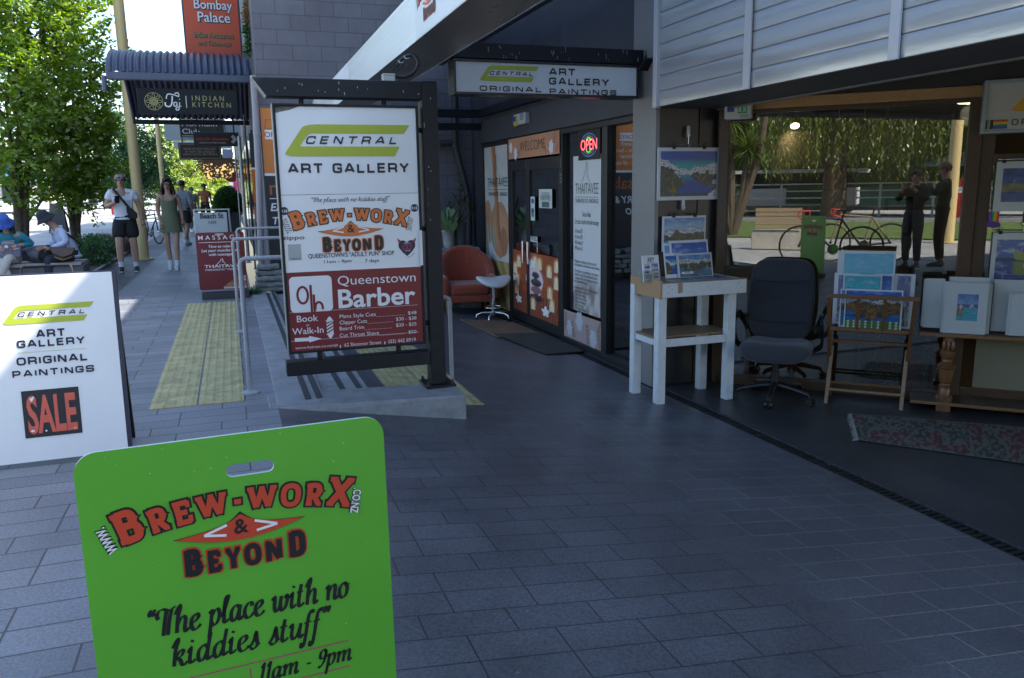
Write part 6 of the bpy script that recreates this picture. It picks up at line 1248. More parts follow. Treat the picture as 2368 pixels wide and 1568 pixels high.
for i, (s_, z_) in enumerate((h1, h2)):
    P = PW(.05); q_ = thing('wall_hook', ('white adhesive hook under the lightbox', 'white adhesive hook between the two door prints')[i], 'hook', P(s_, z_)); mb = MB(); pslab(mb, P, s_-.013, z_-.03, s_+.013, z_+.07, .008, 0, .012); obj('plate', mb, wv, q_); mb = MB(); mb.tube([P(s_, z_+.01, .01), P(s_, z_-.025, .022), P(s_+.012, z_-.01, .03)], .004, 6); obj('arm', mb, wv, q_)
mb = MB(); P = PW(.035); a, b = zh(1682, 1118, .04), zh(1790, 1000, .04)
t = thing('rainbow_sticker', 'small rainbow striped pride sticker on the door frame', 'sticker', P(a[0], a[1])); w = (b[0]-a[0])/6
for i, c in enumerate(((.25, .03, .3), (.03, .1, .4), (.03, .25, .06), (.6, .5, .02), (.6, .2, .02), (.5, .03, .03))): mb = MB(); prect(mb, P, a[0]+w*i, a[1]+.02, a[0]+w*(i+1), b[1], .002); obj('stripe', mb, mat('pride_%d' % i, c, .4), t)
mb = MB(); pshape(mb, P, [(a[0]+3*w+.05*cos(k*pi/3+pi/6)*1.1, a[1]+.0+.024*sin(k*pi/3+pi/6)*1.1) for k in range(6)], .003); obj('badge', mb, mat('purple', (.12, .03, .25), .4), t)
def zx(x, y, off): p = WP((2500+x/2.24)/1.7305, (400+y/2.24)/1.7305, off); d = p-W0; return d.dot(WT), p.z
P = PW(.06); a, b = zx(898, 182, .1), zx(1165, 50, .1)
t = alarm('alarm_box', 'white alarm box with green SAFE SECURE label over the window', P, a[0], a[1], b[0]-.02, a[1]+.2, .09)
w = b[0]-a[0]; mb = MB(); prect(mb, P, a[0]+w*.46, a[1]+.045, a[0]+w*.78, a[1]+.185, .092); obj('green_label', mb, mat('green_label', (.02, .3, .09), .4), t); mb = MB(); text(mb, P, 'SAFE', a[0]+w*.58, a[1]+.055, .022, l=.094, rot=pi/2, al='l', off=.01); text(mb, P, 'SECURE', a[0]+w*.74, a[1]+.055, .022, l=.094, rot=pi/2, al='l', off=.01); obj('lettering', mb, white_i, t)
mb = MB(); prect(mb, P, a[0]+w*.1, a[1]+.06, a[0]+w*.34, a[1]+.13, .092); obj('blue_panel', mb, mat('blue_panel', (.02, .05, .2), .3), t); mb = MB()
for k in range(5): prect(mb, P, a[0]+w*(.55+.06*k), a[1]+.012, a[0]+w*(.575+.06*k), a[1]+.034, .092)
obj('vent_slot', mb, thin_i, t)
# ============================================================ rug on the gallery floor
g = [GR(1968, 958), GR(1985, 1020), G(2700, 1122, FL), G(2700, 1018, FL)]
def rug_art(s, q_):
    n = fbm(s*7, q_*2.2, 2.0); v = fbm(s*34, q_*9, 5.0, 2); c = (.115, .11, .095)
    if n > .12 and v > -.12: c = (.12, .025, .03)
    elif n < -.16 and v > -.05: c = (.035, .055, .03)
    if v > .28: c = (.04, .035, .03)
    if abs(q_-.5) > .48: c = (.2, .19, .17)
    return c
t = thing('floral_rug', 'faded floral runner rug with frayed end on the gallery floor', 'rug', (g[0]+g[2])/2)
mb = MB(); mb.grid(lambda s, q_: (g[0].lerp(g[3], s)).lerp(g[1].lerp(g[2], s), 1-q_)+V3((0, 0, .008+.006*max(0, fbm(s*9, q_*3, 1)))), 220, 50); mb.c = [rug_art(i/220*2.2, j/50) for j in range(51) for i in range(221)]
rm = bpy.data.materials.new('rug_pile'); rm.use_nodes = True; bs = rm.node_tree.nodes['Principled BSDF']; va = nd(rm.node_tree, 'VertexColor', layer_name='Col'); rm.node_tree.links.new(va.outputs[0], bs.inputs[0]); bs.inputs['Roughness'].default_value = .95; obj('pile', mb, rm, t)
mb = MB(); rd = random.Random(2)
for i in range(110): q_ = i/110; p = g[0].lerp(g[1], q_)+V3((0, 0, .008)); d = V3((-1, .1, 0)).normalized()*rd.uniform(.02, .04); mb.bar(p, p+d+V3((rd.uniform(-.01, .01), rd.uniform(-.01, .01), -.004)), .003, .003)
obj('fringe', mb, mat('fringe', (.3, .29, .26), .9), t)
# ============================================================ inside the gallery window
def inside(name, label, x0, y0, x1, y1, off, art, fr=.04, fm=None, cat='painting', nx=70, ny=60):
    p0, p1 = WP(x0, y1, off), WP(x1, y0, off); s0_, s1_, z0_, z1_ = (p0-W0).dot(WT), (p1-W0).dot(WT), p0.z, p1.z; P = PW(off); t = thing(name, label, cat, P((s0_+s1_)/2, z0_)); mb = MB()
    pslab(mb, P, s0_, z0_, s1_, z1_, -.02); obj('frame', mb, fm or dtim, t, bevel=.004); obj('canvas', picture(P, s0_+fr, z0_+fr, s1_-fr, z1_-fr, art, nx, ny, .002), prm, t)
inside('flower_painting', 'large dark framed painting of wild flowers inside the window', 1968, 690, 2170, 912, -.08, flowers, .03, blackm, nx=110, ny=110)
inside('sunset_painting', 'orange sunset painting on the gallery wall behind the glass', 1672, 322, 1795, 452, -1.2, lambda s, q_: (.02, .015, .01) if q_ < .16+.05*fbm(s*3, 1) else lerp((.62, .25, .03), (.10, .09, .06), clamp((q_-.2)*1.6)), .01)
inside('portrait_painting', 'brown framed picture hung deep inside the window', 2040, 455, 2112, 545, -.9, lambda s, q_: (.05, .03, .05) if .2 < s < .8 and .2 < q_ < .7 else (.28, .2, .1), .03)
inside('orange_painting', 'orange shell shaped painting inside the window', 1905, 380, 1962, 440, -1.0, lambda s, q_: lerp((.36, .12, .02), (.10, .03, .01), clamp(.5+.5*sin(atan2(q_, s-.4)*18))) if hypot(s-.4, q_-.1) < .8 else (.04, .03, .02), .01)
inside('landscape_print', 'pale mounted print leaning low inside the window', 2100, 600, 2185, 640, -.15, lambda s, q_: (.36, .42, .40), .02)
bulb = mat('lit_bulb', (1, .9, .7), emit=(1, .85, .55), estr=6); spot_m = mat('spot_white', (.4, .38, .34), .4)
for i, (x, y, on) in enumerate(((1806, 279, 0), (1837, 281, 1), (1880, 282, 0), (1938, 289, 0), (1998, 288, 0), (2050, 286, 0))):
    p = WP(x, y, -.9); t = thing('spotlight', ('unlit white track spotlight inside the window', 'glowing track spotlight inside the window')[on] if on or i == 0 else 'small dark track spotlight, number %s from the glowing one' % ('', '', 'one', 'two', 'three', 'four')[i], 'spotlight', p, 'track spotlights inside the gallery'); d = V3((-.3, -.5, -.8)).normalized() if on else V3((.4, .3, -.8)).normalized()
    mb = MB(); mb.cyl(p-d*.05, p+d*.05, .034, 14, .045); obj('head', mb, spot_m, t, smooth=50); mb = MB(); mb.tube([p, V3((p.x, p.y, 2.17))], .008, 6); obj('stem', mb, spot_m, t)
    mb = MB(); mb.cyl(p+d*.051, p+d*.055, .04, 14); obj('bulb', mb, bulb if on else mat('dull_bulb', (.30, .16, .06), .3), t)
p = WP(1837, 281, -.9); ld = bpy.data.lights.new('spotlight_lamp', 'SPOT'); ld.energy = 1.6; ld.color = (1, .75, .45); ld.spot_size = radians(110); ld.shadow_soft_size = .04; lo = bpy.data.objects.new('spotlight_lamp', ld); COL.objects.link(lo); lo.location = p+V3((-.0, .0, -.08)); lo.rotation_euler = V3((-.5, -.6, .9)).to_track_quat('Z', 'Y').to_euler()
p = WP(2252, 238, -1.2); ld = bpy.data.lights.new('ceiling_lamp', 'POINT'); ld.energy = 1.5; ld.color = (1, .95, .8); ld.shadow_soft_size = .1; lo = bpy.data.objects.new('ceiling_lamp', ld); COL.objects.link(lo); lo.location = p+V3((0, 0, -.1)); t = thing('ceiling_light', 'lit flat ceiling light inside the gallery near the door', 'ceiling light', p); mb = MB(); mb.cyl(p, p+V3((0, 0, .03)), .13, 20); obj('diffuser', mb, mat('lit_panel', (1, 1, .9), emit=(1, 1, .85), estr=2), t); mb = MB(); mb.cyl(p+V3((0, 0, .03)), p+V3((0, 0, .05)), .15, 20); obj('rim', mb, spot_m, t)
def Z1(x, y, Y): return PY(x/3.7174, y/3.7174, Y)                                  # enlarged crops of the photograph -> point on a plane facing the street
def Z3(x, y, Y): return PY((600+x/3.136)/1.7305, (400+y/3.136)/1.7305, Y)
def Z6(x, y, Y): return PY((350+x/2.851)/1.7305, (700+y/2.851)/1.7305, Y)
def Z4(x, y, Y): return PY(x/3.136/1.7305, (650+y/3.136)/1.7305, Y)
PYp = lambda Y: Pl((0, Y, 0), (1, 0, 0), (0, 0, 1))
# ============================================================ handrails
rail_m = mat('grey_rail', (.30, .31, .33), .42, var=.12, vscale=14)
def rail(label, Y, xb, ztop, xend, zend, left_base=0.0):
    t = thing('handrail', label, 'handrail', (xb, Y, 0), 'handrails by the steps'); r = .0165
    mb = MB(); mb.tube([(xb, Y, left_base), (xb, Y, ztop-.03), (xb+.012, Y, ztop-.008), (xb+.035, Y, ztop), (.55, Y, ztop), (xend-.03, Y, zend), (xend-.006, Y, zend-.012), (xend, Y, zend-.04), (xend, Y, zr(xend)-.01)], r, 10); obj('rail', mb, rail_m, t, smooth=50)
    mb = MB(); mb.cyl((xb, Y, .0), (xb, Y, .012), .062, 20); mb.lathe([(.06, .012), (.024, .03), (.022, .03)], (xb, Y, 0), 20); obj('base_flange', mb, rail_m, t, smooth=30)
e1 = PY(1034, 685, 5.86)
g1 = G(578, 910); c1 = PY(555, 599, g1.y); rail('nearest grey handrail, in front of the red massage sign', g1.y, (g1.x+c1.x)/2, c1.z, e1.x, e1.z)
g2 = G(553, 769); c2 = PY(539, 553, g2.y); rail('middle grey handrail of three by the steps', g2.y, (g2.x+c2.x)/2, c2.z, 1.6, c2.z-.2)
c3 = PY(547, 529, 10.6); rail('farthest grey handrail of three by the steps', 10.6, c3.x, c3.z, 1.6, c3.z-.2)
# ============================================================ red massage sign
t = thing('massage_sign', 'dark red MASSAGE swing sign with carry slot beside the handrails', 'sign', (-.15, 11.39, 0)); Y = 11.39
A = Z6(1226, 668, Y); B = Z6(1778, 640, Y); Cb = Z6(1292, 1325, Y); Db = Z6(1836, 1292, Y)
P = Pl((A.x, Y, (A.z+B.z)/2), (1, -.02, .0), (0, .0, 1)); wM = B.x-A.x; hM = A.z-Cb.z
mb = MB(); pslab(mb, P, 0, -hM, wM, 0, -.012, 0, .03); obj('panel', mb, mat('massage_red', (.135, .012, .018), .35, var=.06, vscale=3), t)
def u6(x, y): p = Z6(x, y, Y); return p.x-A.x, p.z-P.o.z
mb = MB(); a = u6(1503, 678); mb.face([P(x, y, .001) for x, y in rrect(a[0]-.055, a[1]-.013, a[0]+.055, a[1]+.013, .0128)]); obj('carry_slot', mb, mat('slot_grey', (.35, .36, .38), .6), t)
def l6(mb, s, x0, x1, yb, yt, **k): p0, p1 = u6(x0, yb), u6(x1, yb); text(mb, P, s, (p0[0]+p1[0])/2, p0[1], u6(x0, yt)[1]-p0[1], w=p1[0]-p0[0], l=.002, **k)
mb = MB(); l6(mb, 'M A S S A G E', 1262, 1740, 745, 695, off=.004); a, b = u6(1267, 777), u6(1735, 757); prect(mb, P, a[0], (a[1]+b[1])/2-.003, b[0], (a[1]+b[1])/2+.003, .002)
l6(mb, 'Time to relax', 1380, 1640, 833, 803, shear=.25, off=.012); l6(mb, 'Let your muscles melt', 1300, 1735, 883, 850, shear=.25, off=.012); l6(mb, 'with massage', 1385, 1650, 925, 895, shear=.25, off=.012)
l6(mb, 'THAITAVEE', 1336, 1755, 1062, 1030, off=.012); l6(mb, 'THERAPEUTIC   MASSAGE', 1340, 1750, 1098, 1083); a = u6(1338, 1080); prect(mb, P, a[0], a[1]-.001, u6(1745, 1070)[0], a[1]+.002, .002)
q_ = u6(1530, 1000); ribbon(mb, lambda X, Yy: P(q_[0]+X, q_[1]+Yy, .002), cr([(-.065, -.03), (-.04, .0), (-.02, .015), (-.005, .04), (.012, .05), (.02, .03), (.01, .015), (.035, .0), (.055, -.04)]), .007); obj('lettering', mb, white_i, t)
a0, b1 = u6(1560, 1318), u6(1834, 1120)
def shoulder(s, q):
    n = fbm(s*5, q*5, 1)
    if q > .12+.95*s**.8-.25*max(0, s-.75)*3: return (.14, .012, .018)
    if s > .72 and q > .5: return lerp((.5, .46, .42), (.3, .2, .15), clamp(.5+n))
    if q < .12: return (.5, .47, .44)
    return lerp((.22, .09, .04), (.36, .17, .09), clamp(.5+n*1.3))
obj('massage_picture', picture(P, a0[0], -hM+.01, wM-.012, b1[1], shoulder, 40, 36, .002), prm, t)
mb = MB(); z0 = Z6(1300, 1420, Y).z; pts = [(-.09, 0), (.09, 0), (.085, .03), (.05, .07), (.02, -hM+A.z if 0 else .10), (-.03, .10), (-.06, .06)]
mb.prism([(A.x-.01+.03, Y+y, z) for y, z in pts], (wM, 0, 0)); obj('base', mb, mat('black_rubber'), t, bevel=.01)
# ============================================================ cafe sign and round bush
Y = 14.6; t = thing('cafe_sign', 'white cafe sign in a pale metal frame behind the massage sign', 'sign', (-.25, Y, 0)); al = mat('pale_metal', (.42, .44, .46), .35, .5)
a, b = Z6(1210, 400, Y), Z6(1612, 392, Y); P = PYp(Y-.01); mb = MB()
for x0, x1 in ((a.x, a.x+.012), (b.x-.005, b.x+.02)): mb.bar((x0, Y, a.z), (x1, Y-.12, .02), .022, .022); mb.bar((x0, Y+.03, a.z-.03), (x1, Y+.45, 0.0), .022, .022)
mb.bar((a.x-.01, Y, a.z), (b.x+.01, Y, a.z), .022, .022); obj('frame', mb, al, t)
p0, p1 = Z6(1256, 860, Y-.03), Z6(1585, 424, Y-.03); mb = MB(); pslab(mb, PYp(Y-.03), p0.x, p0.z, p1.x, p1.z, -.01); obj('panel', mb, mat('pale_sign', (.46, .5, .51), .35), t)
mb = MB(); P = PYp(Y-.034); c, d = Z6(1288, 512, Y), Z6(1552, 500, Y); text(mb, P, 'Beach St', (c.x+d.x)/2, c.z+.02, .085, w=d.x-c.x, l=.004, off=.022); c, d = Z6(1378, 538, Y), Z6(1470, 538, Y); text(mb, P, 'CAFE', (c.x+d.x)/2, c.z-.03, .05, w=d.x-c.x, l=.004); obj('lettering', mb, black_i, t)
Y = 24.0; c = Z6(1605, 325, Y); t = thing('potted_bush', 'round clipped green bush in a square dark planter', 'potted bush', (c.x, Y, 0)); mb = MB(); mb.box(c.x-.3, c.x+.3, Y-.3, Y+.3, 0, c.z-.24); obj('planter', mb, mat('dark_planter', (.03, .033, .038), .5), t, bevel=.02)
def leafball(mb, c, r, n, L, w, rd, shell=.55, up=.2):
    c = V3(c); rx, ry, rz = r
    for i in range(n):
        d = V3((rd.gauss(0, 1), rd.gauss(0, 1), rd.gauss(0, 1))).normalized(); k = (shell+(1-shell)*rd.random()); k *= 1+.16*NZ.noise(d*2.3+c); p = c+V3((d.x*rx, d.y*ry, d.z*rz))*k
        leafq(mb, p, (d+V3((rd.gauss(0, .6), rd.gauss(0, .6), rd.gauss(0, .5)+up))).normalized(), L*rd.uniform(.7, 1.3), w*rd.uniform(.7, 1.2), rd)
def leafq(mb, p, d, L, w, rd):
    s = d.cross(V3((rd.gauss(0, 1), rd.gauss(0, 1), rd.gauss(0, 1)))); s = s.normalized()*w if s.length > 1e-4 else V3((w, 0, 0)); n = len(mb.v); m_ = p+d*L*.45; mb.v += [tuple(p), tuple(m_+s), tuple(p+d*L), tuple(m_-s)]; mb.f.append((n, n+1, n+2, n+3))
rd = random.Random(11); mb = MB(); leafball(mb, c, (.40, .40, .44), 5200, .06, .018, rd, .8); obj('foliage', mb, leaf_mat('bush_leaf', (.022, .07, .016), (.06, .15, .03), .3), t); mb = MB(); mb.ell(c, (.33, .33, .36)); mb.cyl((c.x, Y, c.z-.4), c, .05, 8); obj('stem', mb, mat('deep_green', (.012, .03, .01), .9), t)
# ============================================================ stone wall by the steps, weeds
zst = PY(600, 613, 11.75).z
stones('stone_wall', 'low dry stone schist wall behind the nearest handrail', .24, 1.7, 11.7, 12.0, 0.0, zst, 5, 3, 9)
t = thing('weeds', 'tuft of green weeds growing at the foot of the schist wall', 'weeds', (.2, 11.62, 0)); mb = MB()
for i in range(120): a = rd.uniform(0, 6.28); blade(mb, (.2+rd.gauss(0, .05), 11.6+rd.gauss(0, .05), 0), (cos(a)*.7, sin(a)*.7, rd.uniform(.5, 1.4)), rd.uniform(.06, .2), .006, 3, .5)
obj('grass_blade', mb, gl, t)
# ============================================================ pipes and banners on the block building
t = thing('downpipe', 'pale grey downpipe at the corner of the block building', 'downpipe', PY(604, 615, 11.93)); mb = MB(); mb.tube([PY(605, 640, 11.93), PY(598, 400, 11.93), PY(591, 260, 11.93), PY(586, 186, 11.93), PY(585.5, 175, 11.93)], .045, 14); obj('pipe', mb, mat('pipe_pale', (.26, .25, .27), .45), t, smooth=50); mb = MB(); q_ = PY(594, 310, 11.93); mb.cyl(q_-V3((0, 0, .02)), q_+V3((0, 0, .02)), .052, 14); obj('pipe_joint', mb, MATS['pipe_pale'], t, smooth=50)
og = mat('banner_orange', (.58, .19, .035), .45, var=.05, vscale=2); ogd = mat('banner_orange_b', (.50, .13, .022), .45); nav = mat('banner_navy', (.012, .014, .022), .4)
Y = 11.97; a = Z3(1378, 100, Y); zw = Z3(1425, 945, Y).z; xb_ = a.x; wB = .95; P = PYp(Y)
t = thing('menu_banner', 'tall orange and black restaurant banner on the block wall left of the signpost', 'banner', (xb_+wB/2, Y, .4))
mb = MB(); pslab(mb, P, xb_, zw+.025, xb_+wB, a.z, .006); obj('orange_panel', mb, og, t); mb = MB(); pslab(mb, P, xb_, .35, xb_+wB, zw-.01, .006); obj('black_panel', mb, nav, t)
mb = MB(); pslab(mb, P, xb_, zw-.01, xb_+wB, zw+.025, .007); o0 = Z3(1445, 495, Y); prect(mb, P, o0.x, o0.z, o0.x+.6, o0.z+.13, .008); k0 = Z3(1500, 1245, Y); prect(mb, P, k0.x, k0.z, k0.x+.3, k0.z+.012, .008); k0 = Z3(1510, 1350, Y)
text(mb, P, 'Lunch', xb_+.5, a.z-.5, .075, l=.008); text(mb, P, '12pm - 3pm', xb_+.5, a.z-.6, .06, l=.008); text(mb, P, 'Dinner', xb_+.5, a.z-.7, .075, l=.008); text(mb, P, '5pm - till late', xb_+.5, a.z-.8, .06, l=.008); text(mb, P, 'EATERY & BAR', k0.x, k0.z-.05, .11, l=.008, al='l', shear=.2, off=.02); text(mb, P, 'TO GO', k0.x+.02, Z3(1540, 1560, Y).z, .10, l=.008, al='l', shear=.2, off=.02)
obj('lettering', mb, white_i, t)
mb = MB(); text(mb, P, 'OPEN 7 DAYS', o0.x+.3, o0.z+.03, .07, l=.0095, off=.01); b0 = Z3(1505, 1190, Y); text(mb, P, 'masala', b0.x, b0.z, .2, l=.008, al='l', off=.01); ribbon(mb, lambda X, Z: P(X, Z, .008), [(Z3(1440, 365, Y).x, Z3(1440, 365, Y).z), (Z3(1440, 365, Y).x+.3, Z3(1440, 365, Y).z), (Z3(1440, 365, Y).x+.3, Z3(1450, 250, Y).z), (Z3(1450, 250, Y).x, Z3(1450, 250, Y).z), (Z3(1440, 365, Y).x, Z3(1440, 365, Y).z)], .012); obj('orange_lettering', mb, mat('burnt_orange', (.38, .10, .02), .45), t)
Y = 13.4; P = PYp(Y); a, b = Z3(1238, 420, Y), Z3(1400, 420, Y)
t = thing('menu_board', 'narrow black and orange menu board beyond the pale downpipe', 'menu board', (a.x+.25, Y, .2)); xa, xb2 = a.x, XB-.02
def zz(y): return Z3(1300, y, Y).z
for nm, y0, y1, m_ in (('black_panel', 420, 848, nav), ('orange_panel', 874, 1290, ogd), ('orange_panel', 1340, 1530, ogd), ('black_panel', 1535, 1960, nav)): mb = MB(); pslab(mb, P, xa, zz(y1), xb2, zz(y0), -.02); obj(nm, mb, m_, t)
mb = MB(); pslab(mb, P, xa, zz(873), xb2, zz(850), -.02); obj('white_strip', mb, white_i, t); mb = MB(); pslab(mb, P, xa, zz(1338), xb2, zz(1292), -.02); obj('grey_strip', mb, thin_i, t)
mb = MB(); text(mb, P, 'INDIAN', xa+.1, zz(660), .09, l=.002, al='l', shear=.2, off=.02); text(mb, P, 'Open', xa+.14, zz(720), .08, l=.002, al='l', off=.02); text(mb, P, 'Bombay', xa+.1, zz(1460), .09, l=.002, al='l'); text(mb, P, 'Dinner', xa+.2, zz(1220), .07, l=.002, al='l'); obj('lettering', mb, white_i, t)
for i, (x0, x1, y0, y1, Y, lb, c) in enumerate(((1103, 1150, 590, 1800, 17.0, 'pale round post under the corrugated canopy nearest the bush', 'pale_metal'), (1052, 1068, 585, 1200, 21.0, 'thin pale post beyond the corrugated canopy', 'pale_metal'), (1176, 1200, 330, 1800, 15.5, 'dark downpipe left of the menu board', 'dark_pipe'))):
    m_ = MATS.get(c) or mat('dark_pipe', (.05, .05, .055), .4); a = Z3(x0, y0, Y); b = Z3(x1, y0, Y); x = (a.x+b.x)/2; r = (b.x-a.x)/2; t = thing('canopy_post', lb, 'post', (x, Y, 0)); mb = MB(); mb.tube([(x, Y, 0), (x, Y, a.z+.2)], r, 12); obj('shaft', mb, m_, t, smooth=50); mb = MB(); mb.cyl((x, Y, 0), (x, Y, .02), r*1.8, 16); obj('flange', mb, m_, t)
# ============================================================ corrugated canopy with its hanging signs
corr = mat('blue_corrugated', (.075, .085, .125), .38, .25, var=.12, vscale=5)
a = PY(249, 171, 13.6); b = PY(578, 184, 13.6); xL, xR = a.x, XB; zg_ = (a.z+b.z)/2
t = thing('corrugated_canopy', 'blue grey corrugated barrel canopy over the footpath', 'canopy', ((xL+xR)/2, 15, 3)); prof = cr([(13.6, zg_+.05), (13.68, zg_+.18), (13.9, zg_+.33), (14.3, zg_+.46), (14.8, zg_+.50), (15.5, zg_+.40), (16.2, zg_+.12), (16.8, zg_-.35)], 6)
mb = MB(); nw = 21*8; N = len(prof)
def cg(s, q):
    f = q*(N-1); i = min(int(f), N-2); k = f-i; y, z = prof[i][0]+(prof[i+1][0]-prof[i][0])*k, prof[i][1]+(prof[i+1][1]-prof[i][1])*k; tx, tz = prof[i+1][0]-prof[i][0], prof[i+1][1]-prof[i][1]; L = hypot(tx, tz); w = .017*sin(2*pi*21*s); return V3((xL+(xR-xL)*s, y-tz/L*w, z+tx/L*w))
mb.grid(cg, nw, N-1); obj('corrugated_sheet', mb, corr, t, smooth=60)
mb = MB(); mb.box(xL-.02, xR, 13.53, 13.64, zg_-.07, zg_+.04); obj('gutter', mb, corr, t, bevel=.015); mb = MB(); mb.box(xL-.02, xR, 16.76, 16.84, zg_-.46, zg_-.38); obj('back_rail', mb, blackm, t)
for s_, x in ((1, xL), (2, xR-.05)): mb = MB(); mb.tube([V3((x, y, z-.03)) for y, z in prof], .03, 8); obj('end_rib', mb, corr, t, smooth=50)
mb = MB(); mb.cyl((xL-.05, 13.58, zg_-.02), (xL-.06, 13.56, zg_-.24), .035, 10); obj('gutter_outlet', mb, corr, t, smooth=50)
Y = 13.75; P = PYp(Y-.03); A, B = Z1(1172, 757, Y), Z1(2048, 990, Y)
t = thing('hanging_sign', 'black Indian kitchen sign with gold rosette under the corrugated canopy', 'sign', ((A.x+B.x)/2, Y, B.z)); mb = MB(); mb.box(A.x, B.x, Y-.03, Y+.03, B.z, A.z); obj('panel', mb, mat('gloss_black', (.006, .007, .011), .3, spec=.2), t, bevel=.004)
gold = mat('gold_ink', (.36, .33, .13), .4); ro = Z1(1322, 872, Y-.03); R = Z1(1402, 872, Y-.03).x-ro.x; mb = MB()
for k in range(8):
    an = k*pi/4
    for r0, ww in ((.62, .24), (.30, .12)): ribbon(mb, lambda X, Z, r0=r0: P(ro.x+X, ro.z+Z, .003+.0002*k+(.002 if r0 < .5 else 0)), [(R*(r0*cos(an)+ww*(cos(j*pi/8)*cos(an)-.6*sin(j*pi/8)*sin(an))), R*(r0*sin(an)+ww*(cos(j*pi/8)*sin(an)+.6*sin(j*pi/8)*cos(an)))) for j in range(16)], R*.06, closed=True)
for r0, l in ((.97, .0065), (.42, .007), (.12, .0075)): ribbon(mb, lambda X, Z, l=l: P(ro.x+X, ro.z+Z, l), [(R*r0*cos(j*pi/18), R*r0*sin(j*pi/18)) for j in range(36)], R*.06, closed=True)
i0 = Z1(1650, 865, Y-.03); i1 = Z1(1925, 865, Y-.03); text(mb, P, 'I N D I A N', (i0.x+i1.x)/2, i0.z, .075, w=i1.x-i0.x, l=.003, off=.004); i0 = Z1(1655, 921, Y-.03); i1 = Z1(1985, 921, Y-.03); text(mb, P, 'K I T C H E N', (i0.x+i1.x)/2, i0.z, .075, w=i1.x-i0.x, l=.003, off=.004); obj('gold_lettering', mb, gold, t)
mb = MB()
def zt1(x, y): p = Z1(x, y, Y-.03); return p.x, p.z
for k, (pts, w) in enumerate((([(1428, 850), (1440, 812), (1490, 815), (1535, 830), (1528, 800), (1500, 805)], .016), ([(1480, 825), (1478, 880), (1462, 915), (1425, 910), (1420, 880)], .02), ([(1515, 880), (1495, 885), (1497, 912), (1515, 912), (1520, 882), (1524, 915)], .014), ([(1543, 880), (1542, 920), (1535, 945), (1515, 945), (1518, 928), (1558, 912)], .014), ([(1541, 852), (1545, 858)], .016))): ribbon(mb, lambda X, Z, k=k: P(X, Z, .003+.0003*k), cr([zt1(*p) for p in pts]), w)
p = zt1(1605, 928); q_ = zt1(1605, 826); prect(mb, P, p[0]-.005, p[1], p[0]+.005, q_[1], .003); obj('white_lettering', mb, white_i, t)
for x in (1176, 2025): p = Z1(x, 755, Y); mb = MB(); mb.box(p.x-.012, p.x+.012, Y-.01, Y+.01, A.z, zg_+.2); obj('hanger', mb, blackm, t)
# vertical restaurant banner above the canopy
Y = 14.9; P = PYp(Y); A, B = Z1(1608, 440, Y), Z1(2070, 440, Y); zt_ = Z1(1592, -160, Y).z
t = thing('blade_sign', 'large red orange restaurant banner rising above the corrugated canopy', 'sign', ((A.x+B.x)/2, Y, A.z)); mb = MB(); mb.box(A.x, B.x, Y, Y+.12, A.z-.1, zt_); obj('panel', mb, mat('tangerine', (.60, .075, .022), .45), t); mb = MB(); mb.box(A.x-.025, A.x, Y, Y+.12, A.z-.1, zt_); mb.box(B.x, B.x+.03, Y, Y+.12, A.z-.1, zt_); obj('frame', mb, mat('dark_navy_frame'), t)
mb, m2, m3 = MB(), MB(), MB()
def bl(s, x0, x1, yb, yt, m_=None, out=True):
    p0, p1 = Z1(x0, yb, Y), Z1(x1, yb, Y); h = Z1(x0, yt, Y).z-p0.z
    if out: text(m2, P, s, (p0.x+p1.x)/2+.008, p0.z-.008, h, w=(p1.x-p0.x), l=.004, off=.05)
    text(m_ or mb, P, s, (p0.x+p1.x)/2, p0.z, h, w=p1.x-p0.x, l=.007, off=.01)
bl('Bombay', 1668, 1995, 72, -8); bl('Palace', 1702, 1978, 185, 100); bl('Indian Restaurant', 1668, 2008, 318, 270, m3); bl('and Takeaways', 1702, 1985, 385, 345, m3)
obj('lettering', mb, white_i, t); obj('lettering_shadow', m2, navy, t); obj('gold_lettering', m3, mat('dull_gold', (.30, .2, .04), .5), t)
t = thing('wall_shrub', 'rusty leaved shrub growing from the block wall above the canopy', 'shrub', (XB-.05, 13.2, 4.2)); mb = MB(); ls = MB()
for (x, y) in ((578, 20), (576, 45), (574, 70), (580, 90), (577, 112)): c = PY(x, y, 13.0); leafball(mb if y < 60 else ls, c, (.09, .12, .13), 160, .06, .018, rd, .3)
obj('rust_leaf', mb, leaf_mat('rust_leaf', (.16, .08, .03), (.26, .15, .06), .3), t); obj('green_leaf', ls, gl, t); mb = MB(); mb.tube([PY(584, 125, 13.0), PY(578, 60, 13.0), PY(577, 15, 13.0)], .012, 6); obj('stem', mb, bark, t)
# ============================================================ signs hanging further along
def hang(label, Y, x0, y0, x1, y1, m_, lines, top=3.4, frame=None, extra=None, fm=None):
    A, B = Z3(x0, y0, Y), Z3(x1, y1, Y); P = PYp(Y-.04); t = thing('hanging_sign', label, 'sign', ((A.x+B.x)/2, Y, B.z)); mb = MB(); mb.box(A.x, B.x, Y-.04, Y+.04, B.z, A.z); obj('panel', mb, m_, t, bevel=.006)
    if frame: mb = MB(); ribbon(mb, lambda X, Z: P(X, Z, .002), [(A.x+.03, B.z+.03), (B.x-.03, B.z+.03), (B.x-.03, A.z-.03), (A.x+.03, A.z-.03)], .012, closed=True); obj('border', mb, frame, t)
    for s, xa, xb, yb, yt, mm in lines: mb = MB(); p0, p1 = Z3(xa, yb, Y), Z3(xb, yb, Y); text(mb, P, s, (p0.x+p1.x)/2, p0.z, Z3(xa, yt, Y).z-p0.z, w=p1.x-p0.x, l=.004, off=.008); obj('lettering', mb, mm, t)
    mb = MB()
    for f in (.1, .9): x = A.x+(B.x-A.x)*f; mb.cyl((x, Y, A.z), (x, Y, top), .014, 8)
    obj('hanger', mb, blackm, t); return t, P, A, B
